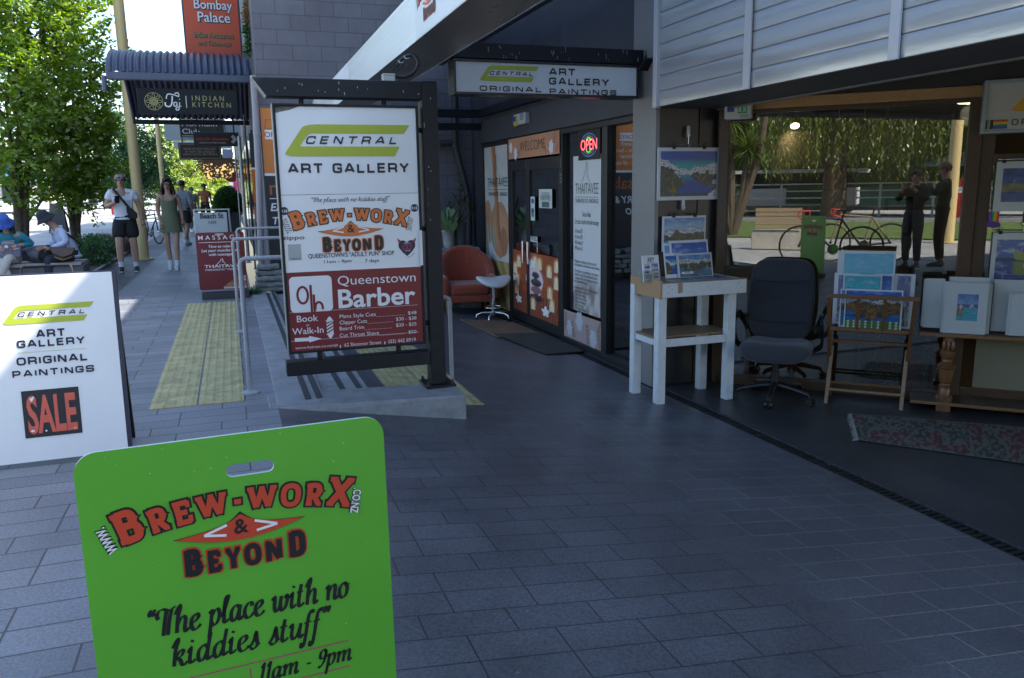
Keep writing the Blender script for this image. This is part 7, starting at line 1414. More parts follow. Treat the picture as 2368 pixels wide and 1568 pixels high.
sb = mat('soft_black', (.014, .015, .018), .4); gi = mat('dim_gold', (.36, .25, .13), .5); pl = mat('light_panel', (.52, .58, .62), .3)
t, P, A, B = hang('black eatery sign with red script and a grey arrow', 17.6, 540, 405, 1122, 585, sb, [('mirch masala', 583, 985, 508, 470, mat('dull_red', (.45, .06, .03), .5)), ('- INDIAN EATERY & BAR', 605, 955, 549, 530, grey_i)])
mb = MB(); ribbon(mb, lambda X, Z: P(X, Z, .004), [(Z3(1028, 452, 17.6).x, Z3(1028, 452, 17.6).z), (Z3(1068, 495, 17.6).x, Z3(1068, 495, 17.6).z), (Z3(1032, 540, 17.6).x, Z3(1032, 540, 17.6).z)], .06); obj('arrow', mb, grey_i, t)
hang('black sign in bronze lettering about local materials', 20.5, 350, 540, 905, 750, sb, [('MADE IN NEW ZEALAND', 425, 830, 627, 602, gi), ('BY NEW ZEALANDERS', 447, 815, 663, 639, gi), ('USING LOCAL MATERIALS', 416, 848, 696, 672, gi)], frame=gi)
hang('dark club sign with white serif lettering and white border', 22.5, 360, 230, 955, 472, sb, [('Mountain', 398, 840, 330, 270, white_i), ('Club', 407, 625, 425, 362, white_i)], frame=white_i)
hang('blank pale lightbox behind the dark club sign', 23.2, 175, 310, 1145, 515, pl, []); hang('blank pale lightbox hanging below the larger one', 26, 290, 520, 1030, 612, pl, []); hang('blank lilac sign near the wicker awning', 30, 905, 618, 1042, 730, mat('lilac_panel', (.3, .33, .45), .4), [])
t, P, A, B = hang('green shop sign with white lettering and a red badge', 36, 735, 925, 1052, 985, mat('shop_green', (.02, .22, .03), .4), [('Aotea', 820, 975, 962, 925, white_i)], top=3.0)
mb = MB(); c = Z3(1015, 948, 35.96); pshape(mb, P, [(c.x+.28*cos(k*pi/10), c.z+.28*sin(k*pi/10)) for k in range(20)], .003); obj('badge', mb, red_i, t)
# wicker awning with fairy lights
Y = 33.0; A, B = Z3(655, 735, Y), Z3(1050, 905, Y); t = thing('wicker_awning', 'brown wicker awning strung with glowing fairy lights', 'awning', ((A.x+B.x)/2, Y, B.z)); mb = MB(); mb.box(A.x+.3, B.x, Y+.05, Y+3, B.z+.5, A.z); obj('backing', mb, mat('wicker_back', (.10, .06, .04), .8, var=.4, vscale=6), t)
mb = MB(); rd = random.Random(4)
for i in range(420): x, z = rd.uniform(A.x, B.x), rd.uniform(B.z, A.z); an = rd.choice((0, pi/2))+rd.gauss(0, .25); L_ = rd.uniform(.1, .4); mb.bar((x-cos(an)*L_, Y+rd.uniform(-.05, .05), z-sin(an)*L_), (x+cos(an)*L_, Y+rd.uniform(-.05, .05), z+sin(an)*L_), .022, .022)
obj('wicker', mb, mat('wicker', (.16, .09, .05), .8), t); mb = MB()
for i in range(110): mb.ell((rd.uniform(A.x, B.x), Y-.1, rd.uniform(B.z-.25, A.z-.2)), rd.choice((.012, .015, .02, .04)), 6, 4)
o = obj('fairy_light', mb, mat('lit_fairy', (1, .7, .3), emit=(1, .68, .25), estr=.25), t); o['kind'] = 'stuff'
# ============================================================ yellow poles
ym = mat('mustard_pole', (.58, .45, .21), .42, var=.08, vscale=2, stretch=(1, 1, .2))
def pole(label, xpx, ypx, Y, wpx, h):
    a, b = PY(xpx-wpx/2, ypx, Y), PY(xpx+wpx/2, ypx, Y); x = (a.x+b.x)/2; r = (b.x-a.x)/2; t = thing('light_pole', label, 'pole', (x, Y, 0), 'mustard yellow poles'); mb = MB(); mb.tube([(x, Y, 0), (x, Y, h)], [r, r*.9], 20); obj('shaft', mb, ym, t, smooth=50); mb = MB(); mb.cyl((x, Y, 0), (x, Y, .03), r*1.7, 20); obj('base_flange', mb, ym, t)
pole('thick mustard yellow pole behind the man looking at his phone', 316, 427, 19.0, 26, 9.5); pole('mustard yellow pole seen beneath the corrugated canopy', 366, 320, 34.0, 12, 6.5); pole('far mustard yellow pole between the seated pair', 113, 420, 42.0, 10.5, 4.2)
# ============================================================ bench, planting
bx = PY(198, 600, 15.6).x; t = thing('bench', 'long concrete bench with timber slats under the two seated people', 'bench', (-3.9, 15.6, 0)); zb = PY(150, 606, 15.4).z
mb = MB(); mb.box(-6.6, bx, 15.3, 15.95, 0, zb-.06); obj('base', mb, mat('bench_concrete', (.10, .105, .11), .7, var=.2), t, bevel=.015)
mb = MB()
for k in range(5): mb.box(-6.55, bx-.02-.0, 15.26+.14*k, 15.26+.14*k+.125, zb-.055, zb)
obj('seat', mb, mat('grey_slat', (.30, .28, .26), .7, var=.15, vscale=6), t, bevel=.006); BZ = zb
def shrub(name, label, c, r, n, L, w, m_, cat='shrub', grp=None, grass=False, seed=1):
    rd = random.Random(seed); t = thing(name, label, cat, c, grp); mb = MB(); st_ = MB()
    for i in range(n):
        if grass: a = rd.uniform(0, 6.28); q_ = r[0]*sqrt(rd.random()); blade(mb, V3(c)+V3((q_*cos(a), r[1]*q_/r[0]*sin(a), 0)), (cos(a)*.4+rd.gauss(0, .2), sin(a)*.4, rd.uniform(.8, 1.6)), L*rd.uniform(.6, 1.2), w, 3, .5)
    if not grass:
        leafball(mb, V3(c)+V3((0, 0, r[2]*.75)), r, n, L, w, rd, .35)
        for k in range(6): a = k; st_.tube([V3(c), V3(c)+V3((r[0]*.5*cos(a), r[1]*.5*sin(a), r[2]))], .008, 5)
        obj('stem', st_, bark, t)
    obj('leaf', mb, m_, t)
lg_ = leaf_mat('bed_leaf', (.02, .07, .02), (.05, .14, .035), .3); bg_ = leaf_mat('bronze_grass', (.07, .05, .035), (.14, .10, .075), .3)
for i, (x, y, r) in enumerate(((215, 618, .32), (228, 622, .34), (245, 612, .3), (225, 600, .3), (243, 597, .26))): g = G(x, y); shrub('low_shrub', 'low green shrub in the planting bed, %s' % ('nearest the bench end', 'front and centre of the bed', 'by the bed corner', 'behind the bench end', 'behind the front shrubs')[i], (g.x-.1, g.y+.3, .04), (r*1.2, r*1.1, r), 1500, .05, .014, lg_, grp='green shrubs in the planting bed', seed=i)
for i, (x, y) in enumerate(((232, 583), (255, 583), (272, 588), (268, 575))): g = G(x, y); shrub('bronze_grass', 'clump of bronze grass in the planting bed, %s' % ('leftmost of four', 'second from the left', 'nearest the cobbles', 'farthest back')[i], (g.x, g.y, .04), (.42, .42, .4), 420, .42, .006, bg_, 'grass', 'bronze grasses in the planting bed', True, i)
# ============================================================ far things at the end of the street
def far_box(name, label, cat, x0, y0, x1, y1, Y, m_, d=4, parts=()):
    a, b = PY(x0, y1, Y), PY(x1, y0, Y); t = thing(name, label, cat, ((a.x+b.x)/2, Y, 0)); mb = MB(); mb.box(a.x, b.x, Y, Y+d, max(0, min(a.z, b.z)), b.z); obj('body', mb, m_, t)
    for nm, u0, v0, u1, v1, mm in parts: mb = MB(); mb.box(a.x+(b.x-a.x)*u0, a.x+(b.x-a.x)*u1, Y-.06, Y, b.z*v0, b.z*v1); obj(nm, mb, mm, t)
    return t
cream = mat('cream_wall', (.5, .47, .42), .8); wdk = mat('far_window', (.03, .04, .06), .1); bl_ = mat('blue_panel_far', (.03, .16, .42), .5)
def stall(label, x, Y, w, h, m_, grp):
    t = thing('market_umbrella', label, 'umbrella', (x, Y, 0), grp); mb = MB(); mb.lathe([(w, h), (w*.5, h+.28), (.04, h+.5), (.02, h+.52)], (x, Y, 0), 8); mb.v = mb.v; obj('canopy', mb, m_, t); mb = MB(); mb.cyl((x, Y, 0), (x, Y, h+.5), .03, 8); obj('pole', mb, al, t)
far_box('far_building', 'pale two storey building across the square behind the trees', 'building', -260, 330, 100, 470, 75, cream, 10, [('window', .1+.2*i, .15, .22+.2*i, .4, wdk) for i in range(4)]+[('window', .1+.2*i, .6, .22+.2*i, .85, wdk) for i in range(4)])
far_box('far_building', 'white building at the far end of the street', 'building', 395, 400, 520, 470, 130, mat('white_wall', (.6, .6, .6), .8), 12, [('window', .1+.18*i, .3, .2+.18*i, .7, wdk) for i in range(5)])
far_box('far_building', 'grey shop row across the square left of the yellow pole', 'building', 120, 395, 300, 460, 90, mat('grey_wall', (.3, .3, .32), .8), 8, [('window', .08+.18*i, .1, .2+.18*i, .7, wdk) for i in range(5)])
for i, (px_, Y, w, h, m_) in enumerate(((30, 44, 1.5, 2.2, bl_), (75, 50, 1.6, 2.2, bl_), (150, 55, 1.6, 2.3, mat('umbrella_white', (.55, .55, .55), .7)))): stall(('blue cafe umbrella behind the woman in the blue hat', 'second blue cafe umbrella left of the far yellow pole', 'white cafe umbrella behind the man in the dark hat')[i], PY(px_, 450, Y).x, Y, w, h, m_, 'cafe umbrellas across the square')
t = far_box('red_bin', 'red rubbish bin on the sunny plaza left of the phone man', 'bin', 258, 475, 273, 497, 46, mat('bin_red', (.45, .03, .03), .5), .6); 
t = thing('menu_easel', 'black A-frame menu stand on the plaza between the seated pair', 'menu stand', PY(127, 500, 34)); a, b = PY(110, 512, 34), PY(146, 470, 34); mb = MB(); mb.prism([(a.x, 34, .02), (b.x, 34, .02), (b.x-.08, 34.25, b.z), (a.x+.08, 34.25, b.z)], (0, .03, 0)); mb.prism([(a.x, 34.6, .02), (b.x, 34.6, .02), (b.x-.08, 34.31, b.z), (a.x+.08, 34.31, b.z)], (0, .03, 0)); obj('panel', mb, sb, t); mb = MB(); text(mb, Pl((0, 33.98, 0), (1, 0, 0), (0, .25/b.z, 1)), 'Fare', (a.x+b.x)/2, .22, .14, l=.02, shear=.2); obj('lettering', mb, white_i, t)
def car(label, x, Y, yaw, m_):
    t = thing('parked_car', label, 'car', (x, Y, 0), 'cars at the far end of the street'); t.rotation_euler.z = yaw; bd_ = cr([(-2.1, .35), (-2.15, .6), (-2.0, .85), (-1.2, .95), (-.6, 1.38), (.7, 1.42), (1.5, 1.0), (2.1, .9), (2.2, .5), (2.1, .3)], 4); mb = MB(); mb.prism([V3((p[0], -.85, p[1])) for p in bd_], (0, 1.7, 0)); lobj('body', mb, m_, t, bevel=.08, seg=3)
    mb = MB(); wq = [(-1.1, .95), (-.58, 1.31), (.65, 1.34), (1.3, 1.0)]; mb.prism([V3((p[0], -.87, p[1])) for p in wq], (0, 1.74, 0)); mb.box(-2.0, 1.6, -.6, .6, .97, .99); lobj('window', mb, wdk, t)
    for x_ in (-1.35, 1.35):
        for y_ in (-.86, .72): mb = MB(); mb.cyl((x_, y_, .32), (x_, y_+.14, .32), .32, 18); lobj('wheel', mb, mat('tyre', (.015, .015, .016), .8), t)
cw = mat('car_white', (.6, .6, .6), .2, coat=.5); cg_ = mat('car_silver', (.32, .33, .35), .25, .5); p = PY(465, 470, 70); car('white car parked at the far end of the street', p.x, 70, radians(80), cw); p = PY(440, 470, 85); car('silver car parked beyond the white car', p.x, 85, radians(85), cg_)
for i, (px_, Y, m_, lb) in enumerate(((533, 48, mat('flag_white', (.55, .55, .58), .7), 'white feather flag at the far shops'), (541, 46, mat('flag_magenta', (.30, .02, .16), .7), 'magenta feather flag at the far shops'))):
    p = PY(px_, 440, Y); t = thing('feather_flag', lb, 'flag', (p.x, Y, 0)); mb = MB(); mb.prism([V3((p.x+a, Y, b)) for a, b in ((-.02, .6), (.28, .65), (.3, 1.9), (.22, 2.4), (.05, 2.6), (-.02, 2.5))], (0, .01, 0)); obj('cloth', mb, m_, t); mb = MB(); mb.cyl((p.x-.03, Y, 0), (p.x-.03, Y, 2.6), .015, 6); obj('pole', mb, al, t)
p = PY(479, 410, 60); t = thing('round_sign', 'round orange road works sign at the end of the street', 'sign', (p.x, 60, 0)); mb = MB(); mb.cyl((p.x, 60, p.z), (p.x, 60.03, p.z), .25, 20); obj('disc', mb, mat('sign_orange', (.7, .16, .02), .5), t); mb = MB(); mb.cyl((p.x, 60.05, 0), (p.x, 60.05, p.z), .03, 8); obj('pole', mb, al, t)
# ============================================================ people: one skinned body each, clothing and hair as parts
def skin_mesh(nodes, edges, sub=2, root=0):
    me = bpy.data.meshes.new('sk'); me.from_pydata([n[0] for n in nodes], edges, []); o = bpy.data.objects.new('sk', me); COL.objects.link(o)
    md = o.modifiers.new('skin', 'SKIN'); md.use_smooth_shade = True; md.branch_smoothing = .4
    for i, n in enumerate(nodes):
        r = n[1] if isinstance(n[1], tuple) else (n[1], n[1]); sv = me.skin_vertices[0].data[i]; sv.radius = r; sv.use_root = (i == root)
    s = o.modifiers.new('sub', 'SUBSURF'); s.levels = s.render_levels = sub
    dg = bpy.context.evaluated_depsgraph_get(); out = bpy.data.meshes.new_from_object(o.evaluated_get(dg)); bpy.data.objects.remove(o); bpy.data.meshes.remove(me)
    for p in out.polygons: p.use_smooth = True
    return out
def merge(me, mb, name):
    bm = bmesh.new(); bm.from_mesh(me); m2 = bpy.data.meshes.new('x'); m2.from_pydata(mb.v, [], mb.f); bm.from_mesh(m2); bmesh.ops.recalc_face_normals(bm, faces=bm.faces); out = bpy.data.meshes.new(name); bm.to_mesh(out); bm.free(); bpy.data.meshes.remove(m2)
    for p in out.polygons: p.use_smooth = True
    return out
SKIN = mat('skin_light', (.40, .235, .17), .5, var=.08, vscale=20); SKIN2 = mat('skin_tan', (.33, .19, .125), .5, var=.08, vscale=20)
J0 = dict(pel=(0, .01, .95), wai=(0, .0, 1.09), che=(0, .01, 1.29), nb=(0, .025, 1.455), nk=(0, .012, 1.50), hd=(0, -.01, 1.585), cr=(0, .0, 1.66), shL=(.17, .02, 1.415), elL=(.225, .05, 1.13), wrL=(.245, -.02, .89), shR=(-.17, .02, 1.415), elR=(-.225, .05, 1.13), wrR=(-.245, -.02, .89), hiL=(.09, .01, .90), knL=(.10, -.02, .50), anL=(.10, .03, .085), hiR=(-.09, .01, .90), knR=(-.10, -.02, .50), anR=(-.10, .03, .085))
R0 = dict(pel=(.155, .115), wai=(.135, .10), che=(.155, .11), nb=.062, nk=.054, hd=(.073, .088), cr=(.058, .068), sh=.058, el=.041, wr=.029, hi=.088, kn=.056, an=.037)
def rad(k): return R0.get(k) or R0[k[:2]]
def person(label, loc, yaw, H, J=None, skin=None, build=1.0, hair=None, hair_long=False, shirt=None, sleeve=.5, shorts=None, pants=None, shoe=None, dress=None, cap=None, hat=None, glasses=False, sock=None, extra=None, handcurl=True, group=None, hem=.93, shirt_m2=None, wide=1.0):
    S = H/1.75; j = dict(J0); j.update(J or {}); skin = skin or SKIN; j = {k: V3(v) for k, v in j.items()}
    t = thing('person', label, 'person', loc, group); t.rotation_euler.z = yaw; t.scale = (S, S, S)
    keys = [k for k in j if k in J0]; idx = {k: i for i, k in enumerate(keys)}
    nodes = []
    for k in keys:
        r = rad(k); b = build if k[:2] not in ('hd', 'cr', 'nk') else 1.0; b *= .78 if k in ('pel', 'wai', 'che') else .85 if k[:2] in ('hi', 'sh') and not dress else 1; nodes.append((j[k], tuple(x*b for x in r) if isinstance(r, tuple) else (r*b, r*b)))
    E_ = [('pel', 'wai'), ('wai', 'che'), ('che', 'nb'), ('nb', 'nk'), ('nk', 'hd'), ('hd', 'cr'), ('che', 'shL'), ('shL', 'elL'), ('elL', 'wrL'), ('che', 'shR'), ('shR', 'elR'), ('elR', 'wrR'), ('pel', 'hiL'), ('hiL', 'knL'), ('knL', 'anL'), ('pel', 'hiR'), ('hiR', 'knR'), ('knR', 'anR')]
    ed = [(idx[a], idx[b]) for a, b in E_]
    for s in 'LR':     # calf swell
        a, b = j['kn'+s], j['an'+s]; q = a.lerp(b, .35)+V3((0, .015, 0)); nodes.append((q, (.054*build, .056*build))); ed.remove((idx['kn'+s], idx['an'+s])); ed += [(idx['kn'+s], len(nodes)-1), (len(nodes)-1, idx['an'+s])]
    me = skin_mesh(nodes, ed, 2, idx['pel']); mb = MB()
    # face frame
    up = (j['cr']-j['nk']).normalized(); fwd = j.get('face', V3((0, -1, 0))); fwd = (V3(fwd)-up*up.dot(V3(fwd))).normalized(); sd_ = up.cross(fwd); hc = j['hd']+up*.01
    def F(x, y, z): return hc+sd_*x-fwd*y*-1+up*z       # x side, y forward, z up
    mb.tube([F(0, .080, .02), F(0, .100, -.012), F(0, .088, -.022)], [.006, .014, .008], 8); mb.tube([F(0, .070, -.07), F(0, .086, -.066), F(0, .070, -.055)], [.02, .018, .02], 8)
    for s in (-1, 1): mb.ell(F(s*.080, -.005, -.005), (.012, .022, .03), 8, 6)
    for s, k in ((1, 'L'), (-1, 'R')):     # hand: palm, four fingers, thumb
        w_ = j['wr'+k]; d = (w_-j['el'+k]).normalized(); hd_ = V3(j.get('hand'+k, d)).normalized(); a = hd_.cross(V3((0, 1, .2))).normalized(); n_ = a.cross(hd_); mb.tube([w_-hd_*.01, w_+hd_*.04, w_+hd_*.085], [.027, .036, .03], 10); curl = V3(j.get('curl'+k, n_*-1))
        for i in range(4):
            o_ = w_+hd_*.08+a*(.024-.016*i); L_ = (.072, .08, .075, .06)[i]; mb.tube([o_, o_+hd_*L_*.5+curl*.012, o_+hd_*L_*.85+curl*.035], [.0095, .0085, .006], 7)
        o_ = w_+hd_*.03+a*.03; mb.tube([o_, o_+a*.022+hd_*.03+curl*.012, o_+a*.018+hd_*.06+curl*.025], [.011, .010, .007], 7)
    body = merge(me, mb, 'body'); lobj('body', body, skin, t)
    dk_ = black_i
    for s in (-1, 1):
        mb = MB(); mb.ell(F(s*.032, .076, .018), (.013, .007, .007), 8, 6); lobj('eye', mb, mat('eye_dark', (.03, .02, .015), .3), t)
    mb = MB(); mb.tube([F(-.022, .084, -.045), F(0, .090, -.043), F(.022, .084, -.045)], [.003, .0055, .003], 6); lobj('mouth', mb, mat('lip', (.25, .08, .07), .5), t)
    if hair:
        def hf(s, q):
            a = 2*pi*s; ph = q*radians(118 if not hair_long else 122); front = max(0, -cos(a)*-1) if 0 else max(0, cos(a)); ph *= (1-.58*front**2); x, y, z = sin(ph)*sin(a), sin(ph)*cos(a), cos(ph); r = 1+.03*NZ.noise(V3((x*5, y*5, z*5))); return hc+sd_*x*.090*r+fwd*(y*.103*r-.012)+up*(z*.105*r+.03)
        mb = MB(); mb.grid(hf, 24, 12)
        if hair_long:
            for i in range(26):
                a = radians(70+220*i/25); p = hc+sd_*sin(a)*.085+fwd*(cos(a)*.09-.012)+up*.02; q_ = hc+sd_*sin(a)*.115+fwd*(cos(a)*.10-.03)-up*.13; e_ = hc+sd_*sin(a)*.13+fwd*(cos(a)*.085-.05)-up*(.27+.03*sin(i*2.1)); mb.tube([p, q_, e_], [.02, .024, .008], 6)
        lobj('hair', mb, hair, t, smooth=60)
    def cloth(name, ks, edges, m_, gr, over=None, sub=2, lab=None):
        nd_ = []; ix = {}
        for k, p, r in ks: ix[k] = len(nd_); nd_.append((V3(p), r))
        me = skin_mesh(nd_, [(ix[a], ix[b]) for a, b in edges], sub, 0); return lobj(name, me, m_, t)
    B = build
    if shirt:
        ks = [('wai', j['wai'].lerp(j['pel'], 0), (.155*B*wide, .122*B*wide)), ('low', j['wai'].lerp(j['pel'], .95)+V3((0, 0, -.045)), (.205*B*wide, .17*B*wide)), ('che', j['che'], (.172*B, .128*B)), ('nb', j['nb']-(j['nb']-j['che'])*.04, (.098, .088))]; ed = [('wai', 'low'), ('wai', 'che'), ('che', 'nb')]
        for s in 'LR':
            ks.append(('sh'+s, j['sh'+s], (.076*B, .076*B))); ed.append(('che', 'sh'+s))
            if sleeve <= 1: ks.append(('e'+s, j['sh'+s].lerp(j['el'+s], sleeve), (.066*B, .066*B))); ed.append(('sh'+s, 'e'+s))
            else: ks += [('e'+s, j['el'+s], (.06*B, .06*B)), ('w'+s, j['el'+s].lerp(j['wr'+s], sleeve-1), (.045*B, .045*B))]; ed += [('sh'+s, 'e'+s), ('e'+s, 'w'+s)]
        cloth('shirt', ks, ed, shirt, 0)
    leg = shorts or pants
    if leg:
        f = 1.0 if pants else .82
        ax_ = (j['wai']-j['pel']).normalized(); ks = [('pel', j['pel']+V3((0, 0, .0)), (.166*B, .132*B)), ('top', j['pel']+ax_*.16, (.15*B, .118*B))]; ed = [('pel', 'top')]
        for s in 'LR':
            ks.append(('hi'+s, j['hi'+s], (.106*B, .112*B))); ed.append(('pel', 'hi'+s))
            if pants: ks += [('k'+s, j['kn'+s], (.078, .078)), ('a'+s, j['kn'+s].lerp(j['an'+s], .93), (.06, .062))]; ed += [('hi'+s, 'k'+s), ('k'+s, 'a'+s)]
            else: ks.append(('k'+s, j['hi'+s].lerp(j['kn'+s], f), (.108*B, .108*B))); ed.append(('hi'+s, 'k'+s))
        cloth('trousers' if pants else 'shorts', ks, ed, leg, 0)
    if dress:
        mb = MB(); rings = []
        for z, rx, ry in ((.70, .215, .165), (.82, .20, .155), (.95, .18, .138), (1.06, .142, .112), (1.12, .138, .108), (1.22, .156, .122), (1.30, .150, .120), (1.335, .142, .108)): rings.append((z, rx*B, ry*B))
        mb.grid(lambda s, q: (lambda f: V3((f[1]*sin(2*pi*s)*(1+.03*sin(18*pi*s)*max(0, 1-q*2.2)), .005-f[2]*cos(2*pi*s), f[0]+(-.05*max(0, cos(2*pi*s))**2-.02*max(0, -cos(2*pi*s)) if q > .98 else 0))))(rings[min(int(q*(len(rings)-1)+1e-6), len(rings)-1)]), 36, len(rings)-1); lobj('dress', mb, dress, t, smooth=80, subsurf=1)
        for s in (-1, 1): mb = MB(); mb.tube([(s*.085, -.118, 1.30), (s*.10, -.075, 1.43), (s*.105, .02, 1.475), (s*.095, .11, 1.38)], .007, 6); lobj('strap', mb, dress, t)
    for k in 'LR':
        a = j['an'+k]; fd = V3(j.get('toe'+k, (0, -1, 0))).normalized(); b0 = V3((a.x, a.y, a.z-.085)); mb = MB(); up_ = V3((0, 0, 1)); tt = [b0-fd*.05+up_*.035, b0+fd*.03+up_*.05, b0+fd*.11+up_*.035, b0+fd*.18+up_*.028]
        mb.tube(tt, [.038, .046, .044, .026], 12); mb.tube([b0+up_*.04, a+up_*.02], [.045, .04], 12); sh_ = lobj('shoe', mb, shoe or wv, t, smooth=70); mb = MB(); mb.tube([b0-fd*.055+up_*.012, b0+fd*.05+up_*.012, b0+fd*.13+up_*.012, b0+fd*.195+up_*.014], [.034, .042, .042, .022], 10); mb.v = [(x, y, b0.z+(z-b0.z)*.45+.0) for x, y, z in mb.v]; lobj('sole', mb, wv, sh_)
        if sock: mb = MB(); kn = j['kn'+k]; d = (kn-a).normalized(); mb.tube([a, a+d*.09], [.043, .046], 12); lobj('sock', mb, sock, t, smooth=60)
    if cap:
        mb = MB(); mb.grid(lambda s, q: hc+sd_*(.093*sin(q*pi/2)*sin(2*pi*s))+fwd*(.105*sin(q*pi/2)*cos(2*pi*s)-.008)+up*(.040+.085*cos(q*pi/2)), 20, 7); b_ = [hc+up*.045+fwd*.09+sd_*.075*x+fwd*(.085*(1-x*x))-up*.012*(1-x*x) for x in [i/6-1 for i in range(13)]]; c_ = [hc+up*.048+fwd*.085+sd_*.085*(i/6-1) for i in range(13)]
        n = len(mb.v); mb.v += [tuple(p) for p in b_+c_]; mb.f += [(n+i, n+i+1, n+13+i+1, n+13+i) for i in range(12)]; lobj('cap', mb, cap, t, smooth=60, solid=.008)
    if hat:
        pr = [(0, .14), (.05, .138), (.082, .12), (.098, .05), (.102, .035), (.125, .005), (.158, -.028)]; mb = MB(); mb.grid(lambda s, q: (lambda k: hc+sd_*(k[0]*sin(2*pi*s))+fwd*(k[0]*1.08*cos(2*pi*s)-.005)+up*(k[1]+.012+.01*sin(6*pi*s)*(k[0] > .13)))(pr[min(int(q*6+1e-6), 6)]), 28, 6); lobj('hat', mb, hat, t, smooth=60, solid=.006)
    if glasses:
        mb = MB(); g0 = .055 if glasses == 'cap' else .016
        for s in (-1, 1): mb.ell(F(s*.034, .094 if glasses != 'cap' else .112, g0), (.028, .008, .019), 10, 6, None)
        mb.tube([F(-.082, .0, g0+.01), F(-.065, .085, g0+.008), F(0, .100, g0+.008), F(.065, .085, g0+.008), F(.082, 0, g0+.01)], .004, 6); lobj('sunglasses', mb, mat('lens_black', (.01, .012, .018), .08, spec=.8), t)
    if extra: extra(t, j, F, sd_, fwd, up, hc)
    return t
bh = mat('brown_hair', (.035, .02, .012), .6); kh = mat('black_hair', (.012, .010, .010), .5); tw_ = mat('white_cotton', (.62, .63, .68), .8, bump=.2, bscale=12); blk = mat('black_cotton', (.012, .012, .014), .85, bump=.2, bscale=14); ol = mat('olive_cotton', (.135, .15, .09), .8, bump=.2, bscale=10)
kx = mat('khaki_cap', (.26, .22, .18), .8); navy_c = mat('navy_trousers', (.025, .028, .045), .85, bump=.25, bscale=12); sneaker = mat('black_sneaker', (.015, .016, .017), .5)
# ---- man with the phone
g = G(300, 628)
def ex_phone(t, j, F, sd_, fwd, up, hc):
    w_ = j['wrR']; mb = MB(); c = w_+V3((.06, -.10, .055)); P = Pl(c, (1, .1, -.15), (.05, .55, .8)); pslab(mb, P, -.038, -.07, .038, .07, .009, 0, .008); lobj('phone', mb, mat('phone_black', (.01, .01, .012), .15), t)
    mb = MB(); pts = [(-.13, .03, 1.47), (-.10, -.10, 1.43), (-.0, -.165, 1.28), (.10, -.18, 1.13), (.17, -.13, 1.0)]
    for i in range(4): mb.bar(pts[i], pts[i+1], .04, .008, up=(0, -1, .2))
    pts = [(-.13, .03, 1.47), (-.12, .13, 1.42), (.02, .16, 1.2), (.17, .08, 1.0)]
    for i in range(3): mb.bar(pts[i], pts[i+1], .04, .008, up=(0, 1, .2))
    lobj('bag_strap', mb, blk, t); mb = MB(); mb.prism([V3((.13+a, -.165-.02*0, 1.05+b)) for a, b in ((-.075, .08), (-.055, .11), (.03, .055), (.095, -.02), (.09, -.10), (.045, -.135), (-.02, -.10), (-.07, -.01))], (.0, -.065, 0)); lobj('sling_bag', mb, blk, t, bevel=.018, seg=3)
person('man in a white T-shirt, black shorts and cap looking at his phone', g, radians(4), 1.80, dict(elR=(-.265, .0, 1.15), wrR=(-.13, -.20, 1.22), handR=(.75, -.35, .35), elL=(.265, .05, 1.14), wrL=(.29, -.03, .90), anL=(.12, .04, .085), knL=(.115, -.02, .50), anR=(-.12, -.12, .10), knR=(-.115, -.11, .51), face=(0, -1, -.35)), build=1.17, shirt=tw_, sleeve=.62, shorts=blk, shoe=sneaker, sock=tw_, cap=kx, glasses='cap', hair=bh, extra=ex_phone, wide=1.02)
# ---- woman in the olive dress
g = G(404, 622)
person('woman in a short olive dress, sunglasses and white sneakers walking', g, radians(-2), 1.72, dict(shL=(.155, .02, 1.405), shR=(-.155, .02, 1.405), elL=(.205, .06, 1.14), wrL=(.215, .03, .92), elR=(-.215, .08, 1.14), wrR=(-.16, -.06, .90), anL=(.07, -.13, .09), knL=(.085, -.11, .51), anR=(-.065, .05, .085), knR=(-.085, -.01, .50)), skin=SKIN, build=.97, dress=ol, hair=bh, hair_long=True, shoe=wv, glasses=True, sock=tw_)
# ---- man in the plaid shirt walking away
def plaid_mat():
    mt = bpy.data.materials.new('plaid_shirt'); mt.use_nodes = True; nt = mt.node_tree; b = nt.nodes['Principled BSDF']; L = nt.links.new; tc = nd(nt, 'TexCoord'); out = None
    for d, sc in (('X', 9), ('Z', 9)):
        w = nd(nt, 'TexWave'); w.bands_direction = d; w.inputs['Scale'].default_value = sc; L(tc.outputs['Object'], w.inputs['Vector']); r = nd(nt, 'ValToRGB'); r.color_ramp.interpolation = 'CONSTANT'; r.color_ramp.elements[0].color = (.22, .26, .30, 1); r.color_ramp.elements[1].color = (1, 1, 1, 1); r.color_ramp.elements[1].position = .22; e = r.color_ramp.elements.new(.62); e.color = (.42, .48, .52, 1); L(w.outputs[0], r.inputs[0])
        if out is None: out = r
        else: m_ = nd(nt, 'MixRGB', blend_type='MULTIPLY'); m_.inputs[0].default_value = 1; L(out.outputs[0], m_.inputs[1]); L(r.outputs[0], m_.inputs[2]); g_ = nd(nt, 'MixRGB', blend_type='MULTIPLY'); g_.inputs[0].default_value = 1; g_.inputs[2].default_value = (.9, .93, .95, 1); L(m_.outputs[0], g_.inputs[1]); L(g_.outputs[0], b.inputs['Base Color'])
    b.inputs['Roughness'].default_value = .85; return mt
g = G(432, 569)
person('man in a grey plaid shirt and black shorts walking away', g, radians(158), 1.78, dict(anL=(.06, -.22, .10), knL=(.09, -.18, .52), anR=(-.06, .20, .11), knR=(-.09, .04, .50), elL=(.24, .0, 1.14), wrL=(.22, -.12, .93)), skin=SKIN2, build=1.1, shirt=plaid_mat(), sleeve=1.3, shorts=blk, hair=kh, shoe=wv, sock=tw_, wide=1.1)
